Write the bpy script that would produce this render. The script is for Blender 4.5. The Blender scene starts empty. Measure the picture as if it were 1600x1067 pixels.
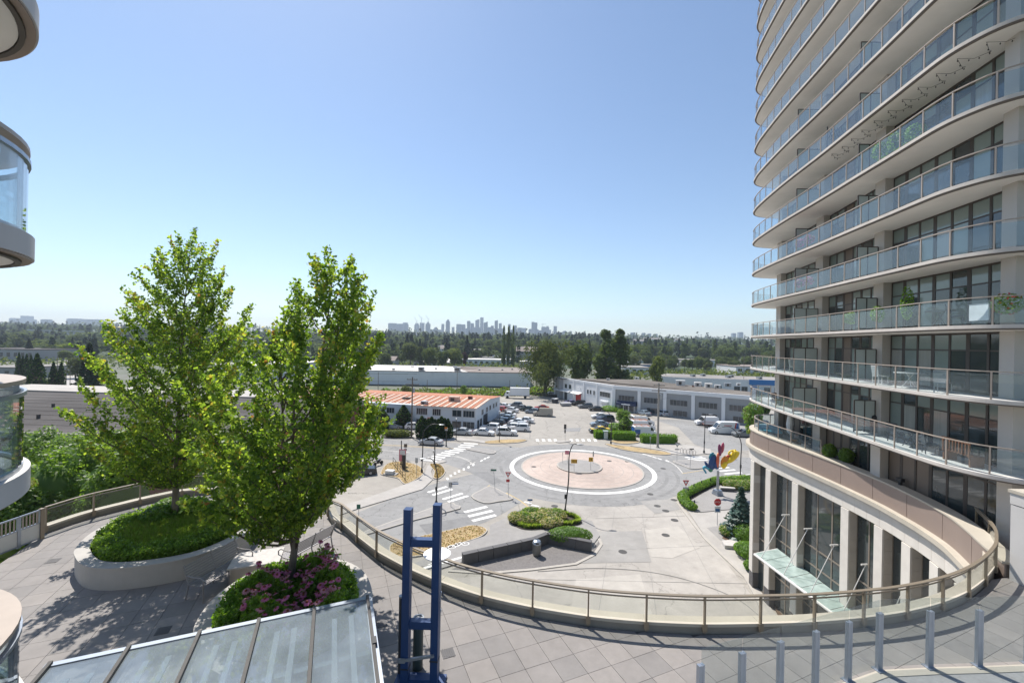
import bpy, math, random
import numpy as np
from mathutils import Vector, Matrix
R = math.radians
random.seed(7)
scene = bpy.context.scene
COL = scene.collection

# ---------------------------------------------------------------- camera, light, exposure
F_PX, CAM_H, ROLL, V0 = 650.0, 20.0, 0.0193, 2.0
cam_d = bpy.data.cameras.new('camera'); cam = bpy.data.objects.new('camera', cam_d); COL.objects.link(cam)
cam.location = (0, 0, CAM_H)
cam.rotation_mode = 'QUATERNION'
cam.rotation_quaternion = (Matrix.Rotation(R(90), 3, 'X') @ Matrix.Rotation(ROLL, 3, 'Z')).to_quaternion()
cam_d.sensor_width = 36; cam_d.lens = 36 * F_PX / 1600
cam_d.shift_y = V0 / 1600
cam_d.clip_start = 0.1; cam_d.clip_end = 20000
scene.camera = cam
SUN_EL, SUN_AZ = 58.0, -36.0          # azimuth measured from +Y towards +X
world = bpy.data.worlds.new('World'); scene.world = world; world.use_nodes = True
wn = world.node_tree.nodes; wl = world.node_tree.links
sky = wn.new('ShaderNodeTexSky'); sky.sky_type = 'NISHITA'; sky.sun_disc = False
sky.sun_elevation = R(SUN_EL); sky.sun_rotation = R(SUN_AZ); sky.altitude = 50
sky.air_density = 1.0; sky.dust_density = 0.35; sky.ozone_density = 0.9
tint = wn.new('ShaderNodeMix'); tint.data_type = 'RGBA'; tint.blend_type = 'MULTIPLY'; tint.inputs['Factor'].default_value = 1; tint.inputs[7].default_value = (0.99, 1.035, 1.06, 1)
wl.new(sky.outputs[0], tint.inputs[6]); wl.new(tint.outputs[2], wn['Background'].inputs[0]); wn['Background'].inputs[1].default_value = 0.071
sun_d = bpy.data.lights.new('sun', 'SUN'); sun_d.energy = 3.3; sun_d.angle = R(0.5); sun_d.color = (1, 0.955, 0.89)
sun = bpy.data.objects.new('sun', sun_d); COL.objects.link(sun); sun.location = (-30, 40, 90)
sd = Vector((math.sin(R(SUN_AZ)) * math.cos(R(SUN_EL)), math.cos(R(SUN_AZ)) * math.cos(R(SUN_EL)), math.sin(R(SUN_EL))))
sun.rotation_euler = sd.to_track_quat('Z', 'Y').to_euler()
scene.view_settings.view_transform = 'Standard'; scene.view_settings.look = 'None'
scene.view_settings.gamma = 1; scene.view_settings.use_curve_mapping = False
scene.view_settings.exposure = 1.1
scene.render.engine = 'CYCLES'
scene.cycles.transparent_max_bounces = 40; scene.cycles.max_bounces = 8
scene.cycles.use_denoising = True
scene.cycles.volume_bounces = 0

# ---------------------------------------------------------------- surveying helpers (photo measurements -> places)
def uv(px, py):
    u = px - 800; v = py - 533.5; c, s = math.cos(ROLL), math.sin(ROLL)
    return u * c + v * s, -u * s + v * c - V0
def G(px, py, z=0.0):                 # point at height z seen at a photo position
    u, v = uv(px, py); Y = F_PX * (CAM_H - z) / v
    return (u / F_PX * Y, Y)
def G3(px, py, z=0.0): return (*G(px, py, z), z)
def D(px, py, Y):                     # point at distance Y
    u, v = uv(px, py); return (u / F_PX * Y, Y, CAM_H - v / F_PX * Y)
def GP(pts, z=0.0): return [G(x, y, z) for x, y in pts]
def lerp(a, b, t): return a + (b - a) * t
ORD = 'first second third fourth fifth sixth seventh eighth ninth tenth eleventh twelfth thirteenth fourteenth fifteenth sixteenth seventeenth eighteenth nineteenth twentieth'.split()
def ordinal(i):
    if i < 20: return ORD[i]
    t_ = ['twenty', 'thirty', 'forty', 'fifty', 'sixty'][(i+1)//10 - 2]; return t_ + ('-' + ORD[(i+1) % 10 - 1] if (i+1) % 10 else '')  if (i+1) % 10 else {'twenty': 'twentieth', 'thirty': 'thirtieth', 'forty': 'fortieth', 'fifty': 'fiftieth', 'sixty': 'sixtieth'}[t_]
def spline(pts, n=8):                 # Catmull-Rom through points
    P = [Vector(p) for p in pts]; P = [2 * P[0] - P[1]] + P + [2 * P[-1] - P[-2]]; out = []
    for i in range(1, len(P) - 2):
        for k in range(n):
            t = k / n; a, b, c, d = P[i-1], P[i], P[i+1], P[i+2]
            out.append(0.5 * ((2*b) + (c-a)*t + (2*a-5*b+4*c-d)*t*t + (3*b-a-3*c+d)*t**3))
    out.append(P[-2]); return [tuple(p) for p in out]
def cspline(pts, n=6):                # closed
    P = [Vector(p) for p in pts]; m = len(P); out = []
    for i in range(m):
        a, b, c, d = P[i-1], P[i], P[(i+1) % m], P[(i+2) % m]
        for k in range(n):
            t = k / n
            out.append(tuple(0.5 * ((2*b) + (c-a)*t + (2*a-5*b+4*c-d)*t*t + (3*b-a-3*c+d)*t**3)))
    return out
def resample(pts, step=None, count=None):
    P = [Vector(p) for p in pts]; L = [0]
    for a, b in zip(P, P[1:]): L.append(L[-1] + (b - a).length)
    n = count if count else max(1, round(L[-1] / step)); out = []; j = 0
    for i in range(n + 1):
        s = L[-1] * i / n
        while j < len(L) - 2 and L[j+1] < s: j += 1
        t = (s - L[j]) / max(1e-9, L[j+1] - L[j]); out.append(tuple(P[j].lerp(P[j+1], min(1, max(0, t)))))
    return out
def offset(pts, d, closed=False):     # positive d = to the left of travel
    out = []; n = len(pts)
    for i in range(n):
        a = Vector(pts[i-1] if (i or closed) else pts[i]); b = Vector(pts[(i+1) % n] if (i < n-1 or closed) else pts[i])
        t = (b.xy - a.xy).normalized() if hasattr(b, 'xy') and len(b) > 2 else (b - a).normalized()
        out.append((pts[i][0] - t.y * d, pts[i][1] + t.x * d))
    return out
def area(p): return 0.5 * sum(p[i-1][0]*p[i][1] - p[i][0]*p[i-1][1] for i in range(len(p)))
def ccw(p): return p if area(p) > 0 else p[::-1]
def inside(p, poly):
    x, y = p; c = False; n = len(poly)
    for i in range(n):
        x1, y1 = poly[i-1]; x2, y2 = poly[i]
        if (y1 > y) != (y2 > y) and x < (x2-x1)*(y-y1)/(y2-y1)+x1: c = not c
    return c
def clip(poly, cell):                 # polygon clipped to a convex ccw cell
    out = list(poly)
    for i in range(len(cell)):
        a, b = cell[i-1], cell[i]; inp = out; out = []
        sd_ = lambda p: (b[0]-a[0])*(p[1]-a[1]) - (b[1]-a[1])*(p[0]-a[0])
        for j in range(len(inp)):
            p, q = inp[j-1], inp[j]; sp, sq = sd_(p), sd_(q)
            if (sp >= 0) != (sq >= 0):
                t = sp / (sp - sq); out.append((p[0]+(q[0]-p[0])*t, p[1]+(q[1]-p[1])*t))
            if sq >= 0: out.append(q)
        if not out: break
    return out
def circle(cx, cy, r, n=48, ry=None, a0=0): return [(cx + r*math.cos(a0+2*math.pi*i/n), cy + (ry or r)*math.sin(a0+2*math.pi*i/n)) for i in range(n)]

# ---------------------------------------------------------------- materials
MATS = {}; FAR = ('far_leaf', 'far_leaf_light', 'willow_leaf', 'poplar_leaf', 'conifer_leaf', 'cedar_leaf', 'meadow', 'plum_leaf')
def mat(name, col, rough=0.7, var=0.12, scale=3.0, bump=0.0, metal=0.0, spec=0.5, stretch=None, col2=None, detail=6, fac=None, big=None, crack=None):
    if name in MATS: return MATS[name]
    m = bpy.data.materials.new(name); m.use_nodes = True; nt = m.node_tree; N = nt.nodes; L = nt.links
    p = N['Principled BSDF']; p.inputs['Roughness'].default_value = rough; p.inputs['Metallic'].default_value = metal
    p.inputs['Specular IOR Level'].default_value = spec
    tc = N.new('ShaderNodeTexCoord'); src = tc.outputs['Object']
    if stretch:
        mp = N.new('ShaderNodeMapping'); mp.inputs['Scale'].default_value = stretch; L.new(src, mp.inputs[0]); src = mp.outputs[0]
    nz = N.new('ShaderNodeTexNoise'); nz.inputs['Scale'].default_value = scale; nz.inputs['Detail'].default_value = detail; nz.inputs['Roughness'].default_value = 0.65
    L.new(src, nz.inputs['Vector'])
    rp = N.new('ShaderNodeValToRGB'); e = rp.color_ramp.elements
    c2 = col2 or tuple(min(1, c * (1 + var)) for c in col); c1 = tuple(c * (1 - var) for c in col) if not col2 else col
    e[0].position = 0.3; e[0].color = (*c1, 1); e[1].position = 0.7; e[1].color = (*c2, 1)
    L.new(nz.outputs['Fac'], rp.inputs[0]); out = rp.outputs[0]
    if big:                            # second, larger tone variation: (scale, amount)
        n2 = N.new('ShaderNodeTexNoise'); n2.inputs['Scale'].default_value = big[0]; n2.inputs['Detail'].default_value = 4
        L.new(src, n2.inputs['Vector'])
        r2 = N.new('ShaderNodeMapRange'); r2.inputs['From Min'].default_value = 0.3; r2.inputs['From Max'].default_value = 0.7
        r2.inputs['To Min'].default_value = 1 - big[1]; r2.inputs['To Max'].default_value = 1 + big[1]; L.new(n2.outputs['Fac'], r2.inputs[0])
        mx = N.new('ShaderNodeMix'); mx.data_type = 'RGBA'; mx.blend_type = 'MULTIPLY'; mx.inputs['Factor'].default_value = 1
        L.new(out, mx.inputs[6]); cb = N.new('ShaderNodeCombineColor')
        for k in range(3): L.new(r2.outputs[0], cb.inputs[k])
        L.new(cb.outputs[0], mx.inputs[7]); out = mx.outputs[2]
    if crack:                          # (scale, width, strength): wandering cracks and worn tracks
        v = N.new('ShaderNodeTexVoronoi'); v.feature = 'DISTANCE_TO_EDGE'; v.inputs['Scale'].default_value = crack[0]
        mp2 = N.new('ShaderNodeVectorMath'); mp2.operation = 'MULTIPLY_ADD'; L.new(nz.outputs['Color'], mp2.inputs[0]); mp2.inputs[1].default_value = (1.6, 1.6, 1.6); L.new(src, mp2.inputs[2]); L.new(mp2.outputs[0], v.inputs['Vector'])
        r3 = N.new('ShaderNodeMapRange'); r3.inputs['From Min'].default_value = crack[1]*.35; r3.inputs['From Max'].default_value = crack[1]; r3.inputs['To Min'].default_value = 1 - crack[2]; r3.inputs['To Max'].default_value = 1; L.new(v.outputs['Distance'], r3.inputs[0])
        n4 = N.new('ShaderNodeTexNoise'); n4.inputs['Scale'].default_value = 0.35; n4.inputs['Detail'].default_value = 8; n4.inputs['Roughness'].default_value = 0.75; L.new(src, n4.inputs['Vector'])
        r4 = N.new('ShaderNodeMapRange'); r4.inputs['From Min'].default_value = 0.52; r4.inputs['From Max'].default_value = 0.72; r4.inputs['To Min'].default_value = 1; r4.inputs['To Max'].default_value = 0.80; L.new(n4.outputs['Fac'], r4.inputs[0])
        m3 = N.new('ShaderNodeMath'); m3.operation = 'MULTIPLY'; L.new(r3.outputs[0], m3.inputs[0]); L.new(r4.outputs[0], m3.inputs[1])
        mx = N.new('ShaderNodeMix'); mx.data_type = 'RGBA'; mx.blend_type = 'MULTIPLY'; mx.inputs['Factor'].default_value = 1
        L.new(out, mx.inputs[6]); cb = N.new('ShaderNodeCombineColor')
        for k in range(3): L.new(m3.outputs[0], cb.inputs[k])
        L.new(cb.outputs[0], mx.inputs[7]); out = mx.outputs[2]
    L.new(out, p.inputs['Base Color'])
    if bump:
        b = N.new('ShaderNodeBump'); b.inputs['Strength'].default_value = bump; b.inputs['Distance'].default_value = 0.02
        L.new(nz.outputs['Fac'], b.inputs['Height']); L.new(b.outputs[0], p.inputs['Normal'])
    MATS[name] = m; return m
def glass(name, tint=(0.8, 0.88, 0.88), refl=1.0, haze=0.05, hazecol=(0.6, 0.68, 0.7), rough=0.0):
    m = bpy.data.materials.new(name); m.use_nodes = True; nt = m.node_tree; N = nt.nodes; L = nt.links
    N.remove(N['Principled BSDF']); o = N['Material Output']
    tr = N.new('ShaderNodeBsdfTransparent'); tr.inputs[0].default_value = (*tint, 1)
    df = N.new('ShaderNodeBsdfDiffuse'); df.inputs[0].default_value = (*hazecol, 1)
    nz = N.new('ShaderNodeTexNoise'); nz.inputs['Scale'].default_value = 2.0; tc = N.new('ShaderNodeTexCoord'); L.new(tc.outputs['Object'], nz.inputs['Vector'])
    mr = N.new('ShaderNodeMapRange'); mr.inputs['To Min'].default_value = haze * 0.5; mr.inputs['To Max'].default_value = haze * 1.5; L.new(nz.outputs['Fac'], mr.inputs[0])
    m1 = N.new('ShaderNodeMixShader'); L.new(mr.outputs[0], m1.inputs[0]); L.new(tr.outputs[0], m1.inputs[1]); L.new(df.outputs[0], m1.inputs[2])
    gl = N.new('ShaderNodeBsdfGlossy'); gl.inputs['Roughness'].default_value = rough
    lw = N.new('ShaderNodeLayerWeight'); lw.inputs['Blend'].default_value = 0.5
    pw = N.new('ShaderNodeMath'); pw.operation = 'POWER'; pw.inputs[1].default_value = 5.0; L.new(lw.outputs['Facing'], pw.inputs[0])
    ml = N.new('ShaderNodeMath'); ml.operation = 'MULTIPLY_ADD'; ml.use_clamp = True; ml.inputs[1].default_value = 0.9*refl; ml.inputs[2].default_value = 0.035*refl; L.new(pw.outputs[0], ml.inputs[0])
    m2 = N.new('ShaderNodeMixShader'); L.new(ml.outputs[0], m2.inputs[0]); L.new(m1.outputs[0], m2.inputs[1]); L.new(gl.outputs[0], m2.inputs[2])
    L.new(m2.outputs[0], o.inputs[0]); MATS[name] = m; return m
def leafmat(name, col, trans=0.45, var=0.35, tcol=None, far=False):
    m = bpy.data.materials.new(name); m.use_nodes = True; nt = m.node_tree; N = nt.nodes; L = nt.links
    p = N['Principled BSDF']; p.inputs['Roughness'].default_value = 0.45; p.inputs['Specular IOR Level'].default_value = 0.4
    if name in FAR: p.inputs['Roughness'].default_value = 0.9; p.inputs['Specular IOR Level'].default_value = 0.1
    tc = N.new('ShaderNodeTexCoord'); nz = N.new('ShaderNodeTexNoise'); nz.inputs['Scale'].default_value = 1.7; nz.inputs['Detail'].default_value = 8; nz.inputs['Roughness'].default_value = 0.8
    L.new(tc.outputs['Object'], nz.inputs['Vector'])
    rp = N.new('ShaderNodeValToRGB'); e = rp.color_ramp.elements; e[0].position = 0.3; e[1].position = 0.7
    e[0].color = (*[c * (1 - var) for c in col], 1); e[1].color = (*[min(1, c * (1 + var)) for c in col], 1)
    L.new(nz.outputs['Fac'], rp.inputs[0]); L.new(rp.outputs[0], p.inputs['Base Color'])
    t = N.new('ShaderNodeBsdfTranslucent'); tcol = tcol or (col[0] * 2.6, col[1] * 2.4, col[2] * 1.0)
    t.inputs[0].default_value = (*[min(0.9, c) for c in tcol], 1)
    mx = N.new('ShaderNodeMixShader'); mx.inputs[0].default_value = trans
    L.new(p.outputs[0], mx.inputs[1]); L.new(t.outputs[0], mx.inputs[2]); L.new(mx.outputs[0], N['Material Output'].inputs[0])
    MATS[name] = m; return m

mat('ground', (0.16, 0.15, 0.13), 0.95, col2=(0.09, 0.11, 0.06), scale=0.02, big=(0.3, 0.15))
mat('terrain', (0.05, 0.075, 0.035), 0.95, scale=0.02)
mat('concrete_drive', (0.35, 0.322, 0.288), 0.85, 0.10, 0.9, 0.05, big=(0.13, 0.13), crack=(0.16, 0.006, 0.35))
mat('concrete_patch_light', (0.39, 0.36, 0.32), 0.85, 0.09, 0.9, 0.05, big=(0.2, 0.1))
mat('concrete_patch_dark', (0.28, 0.265, 0.245), 0.85, 0.09, 0.9, 0.05, big=(0.2, 0.1))
mat('lot', (0.31, 0.285, 0.25), 0.9, 0.1, 0.5, 0.05, big=(0.07, 0.12), crack=(0.11, 0.007, 0.4))
mat('asphalt', (0.245, 0.239, 0.23), 0.9, 0.10, 1.2, 0.05, big=(0.12, 0.12), crack=(0.2, 0.009, 0.4))
mat('asphalt_worn', (0.222, 0.216, 0.208), 0.9, 0.10, 1.2, 0.05, big=(0.3, 0.15))
mat('asphalt_dark', (0.19, 0.186, 0.182), 0.9, 0.12, 1.2, 0.05, big=(0.15, 0.1))
mat('sidewalk', (0.36, 0.335, 0.305), 0.85, 0.08, 1.0, 0.05, big=(0.2, 0.08))
mat('plaza', (0.27, 0.255, 0.24), 0.85, 0.08, 1.5, 0.05, big=(0.2, 0.06))
mat('court_paver', (0.155, 0.143, 0.136), 0.85, 0.2, 4.0, 0.1)
mat('pink_paver', (0.42, 0.335, 0.285), 0.85, 0.12, 1.1, 0.05, big=(0.12, 0.16))
mat('kerb', (0.38, 0.35, 0.31), 0.85, 0.08, 2)
mat('marking', (0.72, 0.70, 0.66), 0.7, 0.12, 2.5)
mat('marking_worn', (0.55, 0.52, 0.47), 0.7, 0.2, 2.5)
mat('marking_yellow', (0.5, 0.36, 0.16), 0.8, 0.15, 2.5)
mat('iron', (0.06, 0.055, 0.05), 0.7, 0.2, 6)
mat('dry_grass', (0.30, 0.21, 0.10), 0.95, col2=(0.40, 0.30, 0.16), scale=2.2, bump=0.2, big=(0.5, 0.2))
mat('mulch', (0.11, 0.07, 0.045), 0.95, 0.3, 5, 0.3)
mat('soil', (0.05, 0.04, 0.03), 0.95, 0.3, 6, 0.3)
mat('deck_paver', (0.222, 0.203, 0.19), 0.8, 0.09, 2.6, 0.05, big=(0.35, 0.13), crack=(0.05, 0.0001, 0.0))
mat('deck_paver_b', (0.20, 0.185, 0.175), 0.8, 0.09, 2.6, 0.05, big=(0.35, 0.13), crack=(0.05, 0.0001, 0.0))
mat('deck_paver_c', (0.24, 0.218, 0.202), 0.8, 0.09, 2.6, 0.05, big=(0.35, 0.13), crack=(0.05, 0.0001, 0.0))
mat('deck_joint', (0.10, 0.09, 0.084), 0.9)
mat('patio_paver', (0.30, 0.29, 0.28), 0.85, 0.12, 9, 0.1)
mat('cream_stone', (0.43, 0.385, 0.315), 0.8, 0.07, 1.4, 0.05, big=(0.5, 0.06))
mat('own_slab', (0.46, 0.45, 0.45), 0.7, 0.05, 1.0)
mat('roof_tar', (0.155, 0.138, 0.122), 0.95, 0.15, 0.12, spec=0.08, big=(0.03, 0.2))
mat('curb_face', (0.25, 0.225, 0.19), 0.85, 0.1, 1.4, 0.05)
mat('planter', (0.40, 0.375, 0.345), 0.8, 0.06, 2, 0.05, big=(0.6, 0.1))
mat('rail_bronze', (0.27, 0.22, 0.16), 0.42, 0.06, 3, metal=0.35)
mat('rail_tan', (0.36, 0.30, 0.25), 0.45, 0.06, 3, metal=0.2)
mat('slab_edge', (0.50, 0.455, 0.41), 0.75, 0.09, 2.0, big=(0.4, 0.06))
mat('slab_trim', (0.13, 0.105, 0.085), 0.7, 0.08, 1.0)
mat('soffit', (0.70, 0.67, 0.63), 0.85, 0.05, 0.9, big=(0.25, 0.05))
mat('balcony_floor', (0.55, 0.53, 0.50), 0.85, 0.06, 1.0)
mat('tower_wall', (0.46, 0.425, 0.39), 0.85, 0.04, 0.8)
mat('window_frame', (0.055, 0.043, 0.036), 0.5, 0.1, 3)
mat('pane_dark', (0.035, 0.045, 0.046), 0.04, 0.2, 0.5, spec=0.9)
mat('pane_blind', (0.19, 0.235, 0.22), 0.07, 0.10, 0.5, spec=0.8)
mat('pane_curtain', (0.26, 0.27, 0.25), 0.1, 0.15, 1.2, stretch=(8, 8, 0.2), spec=0.8)
mat('opaque_brown', (0.15, 0.115, 0.09), 0.5, 0.08, 1)
mat('frosted', (0.42, 0.47, 0.45), 0.25, 0.04, 0.8)
mat('bronze_panel', (0.25, 0.19, 0.16), 0.45, 0.04, 0.7, metal=0.1)
mat('stone_light', (0.58, 0.54, 0.485), 0.8, 0.07, 1.5, 0.05)
mat('stone_tan', (0.46, 0.41, 0.35), 0.8, 0.09, 1.2, 0.05)
mat('stone_dark', (0.09, 0.085, 0.085), 0.7, 0.1, 2)
mat('mullion', (0.22, 0.185, 0.15), 0.5, 0.05, 2, metal=0.2)
mat('white_steel', (0.60, 0.58, 0.55), 0.45, 0.05, 2)
mat('alu', (0.33, 0.365, 0.42), 0.35, 0.06, 4, metal=0.6)
mat('alu_dark', (0.05, 0.055, 0.065), 0.4, 0.06, 4, metal=0.3)
mat('white_wall', (0.50, 0.48, 0.46), 0.85, 0.04, 1.2)
mat('sign_blue', (0.018, 0.052, 0.15), 0.45, 0.10, 2.5)
mat('pole_green', (0.05, 0.075, 0.07), 0.5, 0.1, 3)
mat('black_paint', (0.022, 0.022, 0.024), 0.45, 0.2, 5)
mat('galv', (0.36, 0.37, 0.38), 0.45, 0.12, 6, metal=0.5)
mat('bark', (0.13, 0.10, 0.075), 0.9, 0.3, 6, 0.4, stretch=(1, 1, 0.2))
mat('bark_pale', (0.20, 0.165, 0.125), 0.9, 0.3, 6, 0.4, stretch=(1, 1, 0.2))
mat('wood_pole', (0.17, 0.14, 0.11), 0.9, 0.2, 3, 0.2, stretch=(1, 1, 0.1))
mat('concrete_pole', (0.30, 0.28, 0.25), 0.85, 0.12, 3)
mat('timber', (0.20, 0.09, 0.045), 0.6, 0.2, 4, stretch=(1, 6, 6))
mat('wall_blue_grey', (0.60, 0.635, 0.67), 0.8, 0.05, 0.2)
mat('wall_grey', (0.30, 0.30, 0.30), 0.85, 0.05, 0.3)
mat('wall_mid', (0.30, 0.305, 0.31), 0.85, 0.05, 0.3)
mat('wall_pale', (0.50, 0.50, 0.50), 0.85, 0.05, 0.3)
mat('wall_white', (0.70, 0.70, 0.70), 0.8, 0.05, 0.3)
mat('metal_clad', (0.64, 0.65, 0.65), 0.6, 0.04, 0.2)
mat('brick', (0.17, 0.06, 0.04), 0.85, 0.2, 2)
mat('roof_white', (0.66, 0.62, 0.57), 0.8, 0.08, 0.1)
mat('roof_grey', (0.24, 0.22, 0.20), 0.9, 0.12, 0.12, big=(0.03, 0.15))
mat('roof_dark', (0.095, 0.087, 0.082), 0.95, 0.2, 0.1, spec=0.08, big=(0.03, 0.2))
mat('roof_brown', (0.23, 0.19, 0.165), 0.9, 0.1, 0.12)
mat('roof_rust', (0.39, 0.14, 0.062), 0.75, 0.25, 0.8, stretch=(3, 0.3, 1))
mat('roof_rust_pale', (0.56, 0.40, 0.31), 0.7, 0.2, 0.8, stretch=(3, 0.3, 1))
mat('blue_fascia', (0.03, 0.17, 0.42), 0.6)
mat('red_door', (0.42, 0.03, 0.025), 0.6)
mat('awning', (0.02, 0.03, 0.07), 0.8)
mat('far_glass', (0.04, 0.05, 0.06), 0.15, 0.3, 0.3, spec=0.8)
mat('red_print', (0.45, 0.04, 0.04), 0.7)
mat('red_sign', (0.50, 0.02, 0.02), 0.5)
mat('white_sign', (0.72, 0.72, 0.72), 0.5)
mat('blue_sign', (0.05, 0.13, 0.30), 0.5)
mat('green_sign', (0.02, 0.11, 0.07), 0.5)
mat('yellow_sign', (0.62, 0.36, 0.015), 0.5)
mat('tyre', (0.018, 0.018, 0.018), 0.8)
mat('rim_dark', (0.17, 0.165, 0.155), 0.45, 0.1, 3, metal=0.5)
mat('rim', (0.35, 0.35, 0.36), 0.4, metal=0.6)
mat('car_glass', (0.012, 0.016, 0.02), 0.06, 0.1, 1, spec=0.9)
mat('headlamp', (0.6, 0.6, 0.6), 0.15)
mat('tail_lamp', (0.35, 0.02, 0.015), 0.25)
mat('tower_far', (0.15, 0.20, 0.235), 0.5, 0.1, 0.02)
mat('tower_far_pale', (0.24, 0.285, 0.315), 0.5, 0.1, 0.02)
mat('steel_seat', (0.27, 0.255, 0.25), 0.45, 0.08, 4, metal=0.3)
mat('pale_granite', (0.46, 0.43, 0.40), 0.75, 0.15, 6)
for n_, c_ in dict(white=(0.70, 0.70, 0.70), silver=(0.42, 0.44, 0.46), grey=(0.17, 0.18, 0.19), black=(0.015, 0.016, 0.018), navy=(0.02, 0.03, 0.06),
        red=(0.36, 0.025, 0.02), beige=(0.34, 0.31, 0.26), green=(0.03, 0.05, 0.045), blue=(0.04, 0.12, 0.33), bluegrey=(0.22, 0.27, 0.32), violet=(0.18, 0.17, 0.32), yellow=(0.62, 0.42, 0.02), maroon=(0.08, 0.02, 0.025)).items():
    mat('paint_' + n_, c_, 0.22, 0.03, 1, spec=0.6)
glass('balcony_glass', (0.86, 0.92, 0.94), 1.6, 0.045, (0.50, 0.58, 0.62))
glass('deck_glass', (0.91, 0.925, 0.91), 1.0, 0.014, (0.30, 0.30, 0.27))
glass('fence_glass', (0.88, 0.91, 0.91), 1.0, 0.05, (0.36, 0.40, 0.42))
glass('canopy_glass', (0.66, 0.71, 0.73), 1.8, 0.27, (0.46, 0.52, 0.57), 0.03)
glass('mint_glass', (0.55, 0.66, 0.63), 1.0, 0.55, (0.52, 0.62, 0.58), 0.1)
leafmat('leaf_dark', (0.07, 0.13, 0.028), 0.55); leafmat('leaf_mid', (0.115, 0.19, 0.036), 0.55); leafmat('leaf_light', (0.20, 0.275, 0.055), 0.6)
leafmat('leaf_gold', (0.27, 0.23, 0.035), 0.5, tcol=(0.62, 0.5, 0.06)); leafmat('leaf_rust', (0.30, 0.14, 0.035), 0.5, tcol=(0.6, 0.3, 0.06))
leafmat('hedge_leaf', (0.105, 0.185, 0.028), 0.45); leafmat('grass_blade', (0.18, 0.28, 0.06), 0.5); leafmat('straw', (0.33, 0.235, 0.115), 0.2); leafmat('grass_tip', (0.22, 0.28, 0.09), 0.4)
leafmat('shrub_bright', (0.095, 0.19, 0.02), 0.45); leafmat('far_leaf', (0.062, 0.09, 0.03), 0.3, .2); leafmat('far_leaf_light', (0.085, 0.115, 0.04), 0.3, .2)
leafmat('willow_leaf', (0.075, 0.095, 0.042), 0.3); leafmat('conifer_leaf', (0.020, 0.038, 0.018), 0.1); leafmat('cedar_leaf', (0.022, 0.05, 0.014), 0.15)
leafmat('poplar_leaf', (0.07, 0.105, 0.032), 0.3); leafmat('plum_leaf', (0.05, 0.02, 0.025), 0.2); leafmat('blue_spruce', (0.045, 0.09, 0.075), 0.15)
leafmat('meadow', (0.14, 0.17, 0.045), 0.25); leafmat('yellow_shrub', (0.20, 0.22, 0.045), 0.3); leafmat('flower_cream', (0.42, 0.36, 0.22), 0.3)
leafmat('petal_pink', (0.60, 0.17, 0.33), 0.35, tcol=(0.6, 0.15, 0.3)); leafmat('petal_pale', (0.55, 0.25, 0.30), 0.35, tcol=(0.7, 0.35, 0.4)); leafmat('petal_orange', (0.5, 0.18, 0.03), 0.3)
mat('flower_heart', (0.20, 0.05, 0.02), 0.8, 0.3, 30)
M = MATS

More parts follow.
